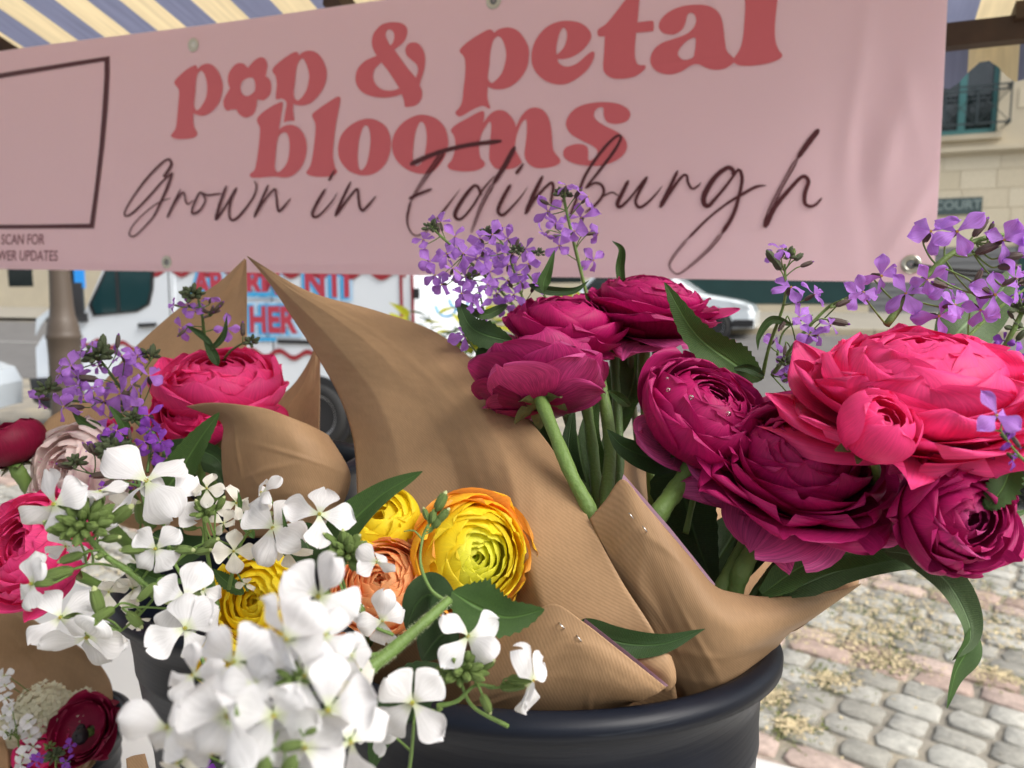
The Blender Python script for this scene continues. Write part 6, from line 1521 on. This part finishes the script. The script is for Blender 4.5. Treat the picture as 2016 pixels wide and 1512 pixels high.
sprig('violet sprig gone to bud at the right edge between leaf and hot pink bloom', 'violet',
 [([(1955,720,.50),(1990,660,.49),(2020,590,.49),(2030,500,.49)], 12), ([(1960,760,.47),(2000,720,.47),(2060,690,.47)], 12)],
 fl([(2000,696,60),(2010,730,60),(1975,670,44),(2005,760,50),(2012,590,50)], .49, 60, (0,.1,.9)),
 buds=[(2000,600,.49,26,(-.5,.5,.3),'dark'),(2005,640,.49,26,(-.6,.2,.3),'dark'),(1990,620,.49,24,(-.6,.5,.3),'purple'),(1985,645,.49,20,(-.8,.1,.3),'dark'),(2010,660,.49,26,(.3,.6,.3),'dark'),(1970,700,.49,24,(-.7,-.1,.3),'dark')],
 clusters=[(2008,610,.49,26,12,'dark'),(2000,560,.49,20,10,'purple')], group=GP, seed=9, ped=1.3, stem_mat='stem')
sprig('violet sprig rising from the hot pink bloom against the left paper', 'lilac',
 [([(430,720,.68),(405,670,.67),(398,620,.66),(390,590,.66)], 8), ([(440,710,.67),(455,690,.66),(492,668,.65)], 6)],
 fl([(384,611,54),(357,646,56,(-.3,-.3,.8)),(414,586,40,(.3,.9,.2)),(446,646,54,(.5,-.2,.7)),(343,600,34,(-.9,.3,.3)),(370,600,40)], .65, 50, (0,.2,.9)),
 buds=[(478,648,.65,30,(0,1,0),'purple'),(425,610,.65,26,(.6,.5,.2),'purple'),(432,602,.65,26,(.7,.6,.2),'purple'),(358,655,.65,22,(-.6,-.6,.2),'purple')],
 clusters=[(380,582,.65,24,20,'dark'),(495,675,.65,18,12,'dark'),(415,618,.65,18,8,'purple')], group=GP, seed=10, ped=1.2, stem_mat='stem_dark',
 leaves=[([(415,690,.65),(440,660,.65),(447,620,.65)], 14, 'leaf_dark', dict(fold=.4)), ([(420,680,.65),(390,655,.65),(365,640,.65)], 14, 'leaf_dark', dict(fold=.4)), ([(430,720,.65),(415,690,.65),(400,665,.65)], 22, 'leaf_dark', dict(fold=.4))])
sprig('wide violet cluster at the left in front of the lamp post', 'lilac',
 [([(330,900,.60),(280,820,.60),(220,740,.60),(195,705,.60)], 8), ([(320,880,.61),(230,800,.61),(150,790,.60),(100,780,.60)], 7)],
 fl([(246,712,82),(236,775,92),(178,686,50,(0,.8,.5)),(293,740,74,(.4,.3,.7)),(118,736,62,(-.3,.6,.6)),(193,721,44,(-.2,-.2,.6)),(154,757,66),(125,800,66,(0,-.5,.8)),(78,786,60,(-.8,0,.4)),(182,764,60),(214,822,70,(-.2,-.3,.8)),(261,757,50),(160,690,50,(-.6,.5,.4)),(140,720,56),(150,740,50),(270,700,56,(.5,.6,.5)),(205,790,60),(240,640+60,50,(.3,1,.2)),(165,780,50),(258,800,50)], .59, 64, (-.05,.2,.9)),
 buds=[(203,672,.59,28,(0,1,0),'dark'),(232,672,.59,30,(.1,1,0),'purple'),(172,745,.59,44,(-1,.1,.1),'purple'),(150,802,.59,34,(-1,0,.1),'purple'),(300,690,.59,26,(.2,1,.1),'dark')],
 clusters=[(195,702,.59,30,24,'dark'),(94,768,.59,24,16,'dark'),(296,702,.60,22,14,'dark'),(255,800,.60,22,10,'dark')], group=GP, seed=11, ped=1.2, stem_mat='stem_dark',
 leaves=[([(250,860,.585),(240,830,.58),(214,798,.58)], 26, 'leaf', dict(fold=.4, shape=2)), ([(200,838,.60),(165,832,.60),(140,806,.60)], 22, 'leaf', dict(fold=.4))])
sprig('deep violet spike with a big green bud head above the white flowers', 'violet',
 [([(290,1010,.54),(270,940,.55),(240,890,.55)], 9), ([(285,960,.54),(230,945,.54),(170,930,.54)], 6), ([(290,930,.55),(295,880,.56),(290,820,.57)], 6)],
 fl([(293,818,60,(.1,.3,.9)),(296,845,58),(303,888,60),(328,902,50),(229,848,50,(-.3,.7,.5)),(186,875,40,(-.5,.6,.5)),(210,860,44),(285,870,50),(315,870,50),(265,960,36,(0,-.4,.7)),(200,960,36)], .545, 54, (.05,.2,.9)),
 buds=[(172,882,.54,28,(-.5,.7,.2),'purple'),(185,885,.54,34,(-.4,.8,.2),'purple'),(128,918,.54,34,(-.9,.3,.1),'purple'),(150,905,.54,26,(-.4,.7,.2),'dark'),(200,935,.54,44,(-1,-.1,.1),'purple'),(215,930,.54,46,(1,.3,.1),'purple'),(225,950,.54,44,(-1,-.2,.1),'purple'),(255,855,.54,24,(0,1,.1),'purple')],
 clusters=[(228,888,.54,36,40,'dark'),(150,912,.54,22,14,'dark'),(262,825,.56,22,14,'dark')], group=GP, seed=12, ped=1.3, stem_mat='stem_dark')
sprig('small violet sprig in the bottom left wrap', 'violet', [([(110,1540,.74),(110,1500,.74),(108,1480,.74)], 5)],
 fl([(70,1500,34),(130,1500,34),(138,1468,30),(80,1490,28),(128,1512,36)], .73, 32, (0,.3,.9)), clusters=[(108,1488,.73,18,20,'dark'),(98,1470,.73,12,10,'green')], group=GP, seed=13, ped=.9)
sprig('violet sprig beside a scrap of paper under the nearest white flowers', 'violet', [([(380,1580,.5),(385,1530,.5),(388,1505,.5)], 5)], fl([(392,1500,50),(402,1515,44)], .48, 40, (0,.4,.8)), group=GP, seed=14)
sprig('tiny violet bits poking beside the left hot pink bloom', 'violet', [([(520,820,.70),(530,790,.70)], 3)], fl([(536,771,26)], .70, 24, (.6,.4,.6)), group=GP, seed=15)

# ------------------------------------------------------------------ white dame's rocket
GW = 'white rocket sprigs'
sprig('white sprig spreading to the left with a tight head of green buds', 'white',
 [([(380,1210,.36),(310,1170,.355),(255,1125,.35),(215,1100,.345),(180,1065,.34),(165,1045,.335)], 15), ([(250,1120,.35),(190,1110,.345),(140,1120,.34)], 6), ([(310,1170,.355),(270,1215,.35),(235,1245,.345)], 6)],
 [(107,993,.33,148,(-.3,.45,.8)),(197,967,.34,101,(0,.7,.6)),(63,1149,.32,135,(-.45,.1,.85)),(172,1253,.33,171,(.1,-.25,.95)),(120,1215,.34,135,(-.1,.2,.9)),(306,1080,.345,126,(0,.1,1),'white',.75),(130,1075,.36,86,(-.3,-.2,.8)),(263,1160,.36,86,(-.2,.3,.7),'cream'),(262,1215,.355,66,(-.4,-.5,.5),'cream'),(195,1035,.35,66,(.2,-.3,.8)),(160,1095,.35,57,(-.4,-.4,.6)),(215,1165,.36,76,(0,0,1),'cream')],
 buds=[(195,1095,.335,34,(.1,.1,1),'white'),(140,1098,.335,48,(-.9,-.3,.2),'white'),(112,1130,.335,66,(-.95,-.25,.2),'white'),(192,1185,.34,63,(-.1,.9,.2),'white'),(200,1212,.34,57,(-.8,-.5,.2),'white'),(262,1082,.345,48,(-1,.0,.2),'white'),(362,1082,.35,46,(1,0,.2),'white'),(240,1012,.34,61,(.8,.6,.2),'white'),(220,1060,.34,42,(1,.2,.2),'white'),(105,1040,.335,48,(-.6,.6,.2),'white'),(310,1170,.35,57,(.8,-.5,.2),'white')],
 clusters=[(165,1035,.335,58,34,'green')], group=GW, seed=21, hairs=1, ped=2.4, jitter=.15,
 leaves=[([(250,1110,.35),(310,1140,.355),(385,1145,.36)], 26, 'leaf', dict(fold=.3, serr=.2)),])
sprig('white sprig in the middle left standing up beside the long green leaf', 'white',
 [([(420,1250,.40),(380,1170,.39),(340,1100,.385),(320,1020,.38)], 9), ([(430,1200,.40),(410,1100,.40),(400,1010,.40),(395,980,.40)], 9), ([(335,1115,.39),(380,1080,.39),(430,1060,.39)], 7), ([(450,1160,.40),(470,1080,.40),(500,1040,.40),(560,1020,.40)], 8)],
 [(289,948,.37,171,(.05,.5,.85),'white',.95),(340,985,.38,135,(.5,.1,.8)),(407,962,.385,76,(.1,.8,.5),'cream'),(465,990,.42,80,(.5,.3,.7),'cream'),(460,1085,.38,99,(.3,.2,.8),'cream'),(538,1040,.37,153,(-.3,.1,.9)),(565,1086,.375,99,(0,-.5,.8),'cream'),(485,1150,.40,48,(0,.8,.4),'cream'),(515,970,.38,90,(-.7,.5,.3)),(500,1010,.385,76,(-.3,.3,.8),'cream'),(440,1030,.39,57,(.2,.5,.7),'cream'),(240,1000,.39,86,(-.3,.2,.8),'cream')],
 buds=[(275,1010,.385,48,(0,1,.2),'white'),(395,1000,.385,38,(-.4,.8,.2),'white'),(410,1005,.385,38,(.3,.9,.2),'white'),(415,1070,.385,42,(.8,.5,.2),'white'),(515,1025,.38,57,(.8,.6,.2),'white'),(375,1040,.39,27,(-.9,0,.2),'white'),(435,990,.385,32,(.5,.8,.2),'white'),(516,1090,.39,25,(0,1,.1),'white'),(400,1085,.385,38,(1,.2,.2),'white')],
 clusters=[(405,1010,.385,26,12,'green')], group=GW, seed=22, ped=2.0, jitter=.2,
 leaves=[([(560,1095,.37),(565,1060,.37),(555,1000,.37)], 16, 'leaf', dict(fold=.3)), ([(480,1170,.41),(440,1140,.41),(420,1120,.41)], 30, 'leaf', dict(fold=.3, serr=.15))])
sprig('four petalled white floret flat on against the kraft paper, right of the middle', 'white',
 [([(690,1200,.37),(668,1120,.36),(640,1050,.36),(632,1030,.36)], 7)], [(629,1012,.355,135,(.05,.35,.9),'white',.1),(655,1040,.37,66,(.4,-.4,.7),'white')], clusters=[(682,1092,.35,44,26,'green')],
 buds=[(676,1060,.35,38,(0,1,.2),'white'),(700,1065,.35,34,(.6,.8,.2),'white'),(650,1060,.35,34,(-.7,.6,.2),'white')],
 leaves=[([(635,1110,.37),(680,1040,.365),(750,975,.36),(832,928,.355)], 84, 'leaf', dict(fold=.35, n=30, shape=2, facing=(-.2, .3, .9)))], group=GW, seed=23, ped=2.0, jitter=.05)
sprig('little white floret in front of the orange bloom, with a stalk curving behind it', 'white',
 [([(775,1250,.34),(730,1230,.34),(690,1190,.34),(668,1140,.34),(680,1100,.345)], 7)], [(741,1106,.34,80,(.05,.15,1),'white',.8),(752,1222,.34,108,(.2,.0,.95)),(700,1200,.35,57,(-.4,-.3,.7),'white')],
 buds=[(705,1195,.34,38,(-.6,.6,.2),'white')], group=GW, seed=24, ped=2.0, jitter=.05)
sprig('curved green tendril with cream bud tips above the yellow green bloom', 'cream',
 [([(880,1185,.34),(848,1160,.34),(828,1110,.34),(832,1060,.345),(843,1032,.345)], 8), ([(830,1060,.345),(815,1045,.345),(795,1046,.345)], 4)], [],
 buds=[(868,988,.345,46,(.45,.9,.1),'white'),(872,1015,.345,38,(.6,.7,.1),'white'),(838,1012,.345,28,(-.3,.9,.1),'white'),(852,1018,.345,30,(.1,1,.1),'green'),(860,1030,.345,28,(.5,.7,.2),'green')], group=GW, seed=25, ped=2.0)
sprig('thick hairy stem crossing low with a white floret and big toothed leaf', 'white',
 [([(690,1345,.30),(760,1290,.31),(830,1230,.32),(885,1180,.33)], 31), ([(760,1290,.31),(700,1292,.31),(640,1295,.31)], 14), ([(1000,1430,.32),(930,1390,.315),(900,1330,.31),(870,1330,.31)], 9), ([(860,1390,.31),(900,1380,.31),(935,1350,.31),(975,1352,.31)], 10), ([(870,1330,.31),(876,1280,.31)], 9)],
 [(922,1253,.305,140,(.05,.25,.95),'white',.75)],
 clusters=[(910,1320,.305,48,24,'green')],
 buds=[(1010,1350,.31,57,(1,.15,.1),'white'),(957,1385,.305,42,(.4,-.8,.2),'white'),(880,1290,.305,28,(-.3,.9,.2),'white'),(960,1310,.305,38,(.7,.6,.2),'white')],
 leaves=[([(890,1165,.335),(940,1195,.33),(1000,1215,.325),(1072,1200,.32)], 125, 'leaf', dict(fold=.25, serr=.14, n=30, shape=2, facing=(.1, .3, .9))), ([(900,1190,.345),(850,1170,.35),(820,1190,.355),(800,1240,.36)], 100, 'leaf_dark', dict(fold=.2, shape=2)), ([(900,1230,.345),(860,1260,.35),(830,1300,.355)], 110, 'leaf_dark', dict(fold=.2, shape=2)), ([(870,1310,.33),(820,1350,.33),(760,1420,.33),(730,1520,.33)], 110, 'leaf_dark', dict(fold=.2, serr=.08, shape=2)), ([(720,1292,.312),(690,1275,.312),(668,1262,.312)], 18, 'leaf', {})], group=GW, seed=26, hairs=1, ped=2.6, jitter=.04)
sprig('white floret seen edge on against the dark paper beside the bucket rim', 'white', [([(1000,1350,.31),(1030,1342,.31)], 8)], [(1046,1340,.305,155,(.97,.0,.22),'white',1.55)], group=GW, seed=27, ped=2.0, jitter=.0)
sprig('large white floret right of the nearest white cluster', 'white', [([(800,1560,.30),(810,1480,.29),(815,1420,.28)], 9)], [(812,1383,.27,176,(.0,.1,1),'white',.7),(745,1440,.29,86,(-.3,.3,.8),'white')], clusters=[(860,1400,.30,14,6,'green')], group=GW, seed=28, ped=2.4, jitter=.04)
sprig('nearest white cluster, big soft blurred florets at the bottom', 'white',
 [([(600,1620,.25),(590,1500,.24),(570,1400,.23),(575,1310,.23)], 14), ([(500,1620,.26),(480,1480,.25),(460,1380,.24)], 10)],
 [(565,1257,.205,207,(.0,.1,1),'white',.75),(460,1303,.22,189,(-.1,.35,.9)),(450,1408,.20,234,(-.05,.05,1),'white',.6),(540,1408,.205,202,(.0,-.1,1)),(646,1397,.21,207,(.1,.1,1),'white',.2),(627,1174,.25,198,(.0,.15,1),'white',1.1),(700,1340,.26,117,(.3,.1,.9),'cream'),(380,1330,.24,135,(-.3,.4,.8)),(330,1430,.22,171,(-.4,.0,.9)),(600,1330,.215,180,(.2,.1,.95)),(690,1290,.25,108,(.3,.3,.8)),(420,1480,.21,180,(-.2,-.2,.9)),(600,1470,.215,198,(.1,-.2,.9)),(500,1350,.215,153,(0,.3,.9)),(690,1460,.23,189,(.3,-.1,.9)),(350,1500,.25,135,(-.2,-.1,.9),'cream'),(500,1490,.21,171,(0,-.2,.9)),(640,1250,.23,135,(.3,.2,.9))],
 clusters=[(578,1335,.215,34,10,'green')], buds=[(575,1468,.2,57,(.9,.25,.2),'white'),(612,1440,.2,30,(.5,.3,.2),'green'),(570,1510,.2,60,(.3,.6,.2),'green'),(520,1515,.2,60,(.2,.6,.2),'green')], group=GW, seed=29, ped=2.4, jitter=.08)
sprig('white pair of florets above the nearest cluster beside the yellow bloom', 'white',
 [([(480,1500,.35),(430,1380,.35),(385,1260,.345),(370,1190,.34)], 10)],
 [(365,1178,.325,171,(-.1,.1,.95),'white',.85),(365,1236,.315,153,(.1,.1,.98),'white',.35),(400,1160,.35,86,(.3,.5,.8))], buds=[(290,1165,.34,48,(-.5,-.5,.2),'white'),(265,1220,.34,46,(.7,-.6,.2),'white')], group=GW, seed=30, ped=2.2, jitter=.05,
 leaves=[([(430,1180,.37),(400,1155,.37),(365,1150,.37)], 24, 'leaf', dict(serr=.2))])
sprig('small white sprig in front of the cream cluster at the bottom left', 'white', [([(40,1560,.76),(40,1500,.75),(35,1450,.75)], 5)],
 fl([(10,1350,36),(8,1330,40),(12,1375,34),(30,1435,44),(60,1450,40),(45,1490,44),(40,1505,36),(5,1410,34),(20,1395,30),(55,1420,36),(10,1440,30),(65,1470,34)], .735, 38, (0,.3,.9)), clusters=[(22,1445,.735,13,12,'green')], group=GW, seed=31, ped=.9)

# yellow bouquet dark leaf and left bouquet leaves
lv = thing('bouquet_foliage', 'dark green leaves tucked in the left paper wrap', 'foliage', P(380, 1000, .6))
for pts, w_, mt, kw in [
 ([(310,985,.56),(345,940,.555),(390,870,.55),(432,812,.545)], 78, 'leaf', dict(fold=.35, serr=.08, n=30, shape=2, facing=(.3, .3, .9))),
 ([(320,890,.60),(380,885,.60),(430,905,.60),(450,960,.60)], 44, 'leaf_dark', dict(fold=.4, shape=1)),
 ([(400,900,.62),(440,920,.62),(455,970,.62),(430,1020,.62)], 50, 'leaf_dark', dict(fold=.4, shape=1)),
 ([(300,905,.64),(350,930,.64),(400,960,.64)], 60, 'leaf_dark', dict(fold=.4, shape=2)),
 ([(400,1000,.60),(450,990,.60),(500,955,.60),(555,950,.60)], 22, 'leaf_dark', dict(fold=.3)),
 ([(500,1060,.42),(480,1020,.42),(468,965,.42)], 22, 'leaf', dict(fold=.3)),
 ([(300,1050,.62),(360,1080,.62),(420,1060,.62)], 90, 'leaf_dark', dict(fold=.3, shape=2)),
]: blade(pts, w_, M[mt], lv, **kw)
yl = thing('bouquet_foliage', 'dark curled leaf behind the large yellow green bloom', 'foliage', P(960, 1100, .45))
blade([(920,994,.45),(955,996,.45),(990,1008,.45),(1012,1045,.45)], 26, M['leaf_dark'], yl, fold=.4)
blade([(700,1200,.47),(720,1120,.47),(690,1060,.47)], 110, M['leaf_dark'], yl, fold=.3)
blade([(620,1120,.47),(600,1060,.47),(570,1040,.47)], 80, M['leaf_dark'], yl, fold=.3)
# hydrangea-like cream cluster
hyd = thing('cream_hydrangea', 'cream cluster of tiny petals in the bottom left wrap', 'flower', P(110, 1460, .82))
q = MB(); rs = random.Random(4)
for (cx, cy, rx, ry) in ((100, 1400, 62, 56), (165, 1400, 40, 40), (60, 1430, 50, 50)):
    for k in range(170):
        z_ = 1 - 1.5 * (k + .5) / 170; a = k * 2.4; rr = math.sqrt(max(0, 1 - z_ * z_)); dr = nrm(rr * math.cos(a) * RT + z_ * UP * .9 - rr * abs(math.sin(a)) * FW)
        c_ = P(cx, cy, .80) + dr * np.array([rx, rx, ry]) * .80 / FPX * rs.uniform(.86, 1.08); s = rs.uniform(7, 10) * .8 / FPX
        a1 = nrm(np.cross(dr, [rs.gauss(0, 1), rs.gauss(0, 1), rs.gauss(0, 1)])); a2 = np.cross(dr, a1)
        for m_ in range(4):
            an = m_ * 1.571; e1_ = math.cos(an) * a1 + math.sin(an) * a2; e2_ = np.cross(dr, e1_)
            q.add([c_, c_ + e1_ * s * .6 + e2_ * s * .5 + dr * s * .2, c_ + e1_ * s * 1.15 + dr * s * .45, c_ + e1_ * s * .6 - e2_ * s * .5 + dr * s * .2], [(0, 1, 2, 3)])
for (cx, cy, rx) in ((100, 1400, 46), (160, 1402, 30), (62, 1430, 38)):
    v, f = lathe_data([(.001, 1), (.6, .8), (1, 0), (.6, -.8), (.001, -1)], 12); q.add(np.array(v) * rx * .80 / FPX + P(cx, cy, .805), f)
o = q.build('petals', simple('cream_petals', (.70, .68, .52), .6, trans=.3), hyd); o['kind'] = 'stuff'
v, f, u = tube_data([P(110, 1420, .82), P(110, 1560, .84)], .003, n=8, seg=4); mk('stem', v, f, M['stem'], hyd)
sc4 = wrap('scrap of kraft paper poking out under the white flowers at the bottom edge', P(290, 1530, .5))
sheet('sheet', [[(248,1494,.48),(262,1488,.48),(285,1484,.48)], [(252,1540,.48),(275,1540,.48),(300,1540,.48)]], K, sc4, nu=8, nv=8)

# yellow green shrub behind
sh = thing('shrub', 'yellow green shrub between the stall and the van', 'plant', (P(870, 800, 4.6)[0], P(870, 800, 4.6)[1], 0))
rs = random.Random(9)
lfme = []
for k in range(3):
    v = []; 
    for j in range(6):
        s = j / 5; wd = math.sin(math.pi * s ** .8) * .28
        for u in (-1, 0, 1): v.append((s, u * wd, .12 * abs(u) * wd * 3 - .2 * s * s))
    me = bpy.data.meshes.new('leaf'); f = grid_faces(3, 6); me.from_pydata(v, [], f); me.materials.append(M['leaf_bright'] if k < 2 else M['leaf']); me.uv_layers.new(name='UVMap'); lfme.append(me)
so_ = ORG[sh.name]
br = []
for k in range(16):
    px = rs.uniform(745, 1120); top = rs.uniform(600, 690) if px < 990 else rs.uniform(560, 650)
    tip = P(px, top, rs.uniform(4.4, 4.8)); b_ = so_ + np.array([rs.uniform(-.2, .2), rs.uniform(-.1, .1), 0]); br.append((b_, tip))
    v, f, u = tube_data([b_, (b_ + tip) / 2 + np.array([0, 0, .15]), tip], .006, .003, n=6, seg=8); mk('branch', v, f, M['stem_purple'], sh)
for k in range(280):
    b_, tip = rs.choice(br); t = 1 - rs.random() ** 1.6 * .6; c_ = b_ + (tip - b_) * t + np.array([rs.gauss(0, .03), rs.gauss(0, .03), rs.gauss(0, .03) + .6 * t * (1 - t) * .5])
    inst('leaf', rs.choice(lfme), sh, Matrix.Translation(c_) @ Matrix.Rotation(rs.uniform(0, 6.28), 4, 'Z') @ Matrix.Rotation(rs.uniform(-.9, .3), 4, 'Y') @ Matrix.Scale(rs.uniform(.09, .17), 4))
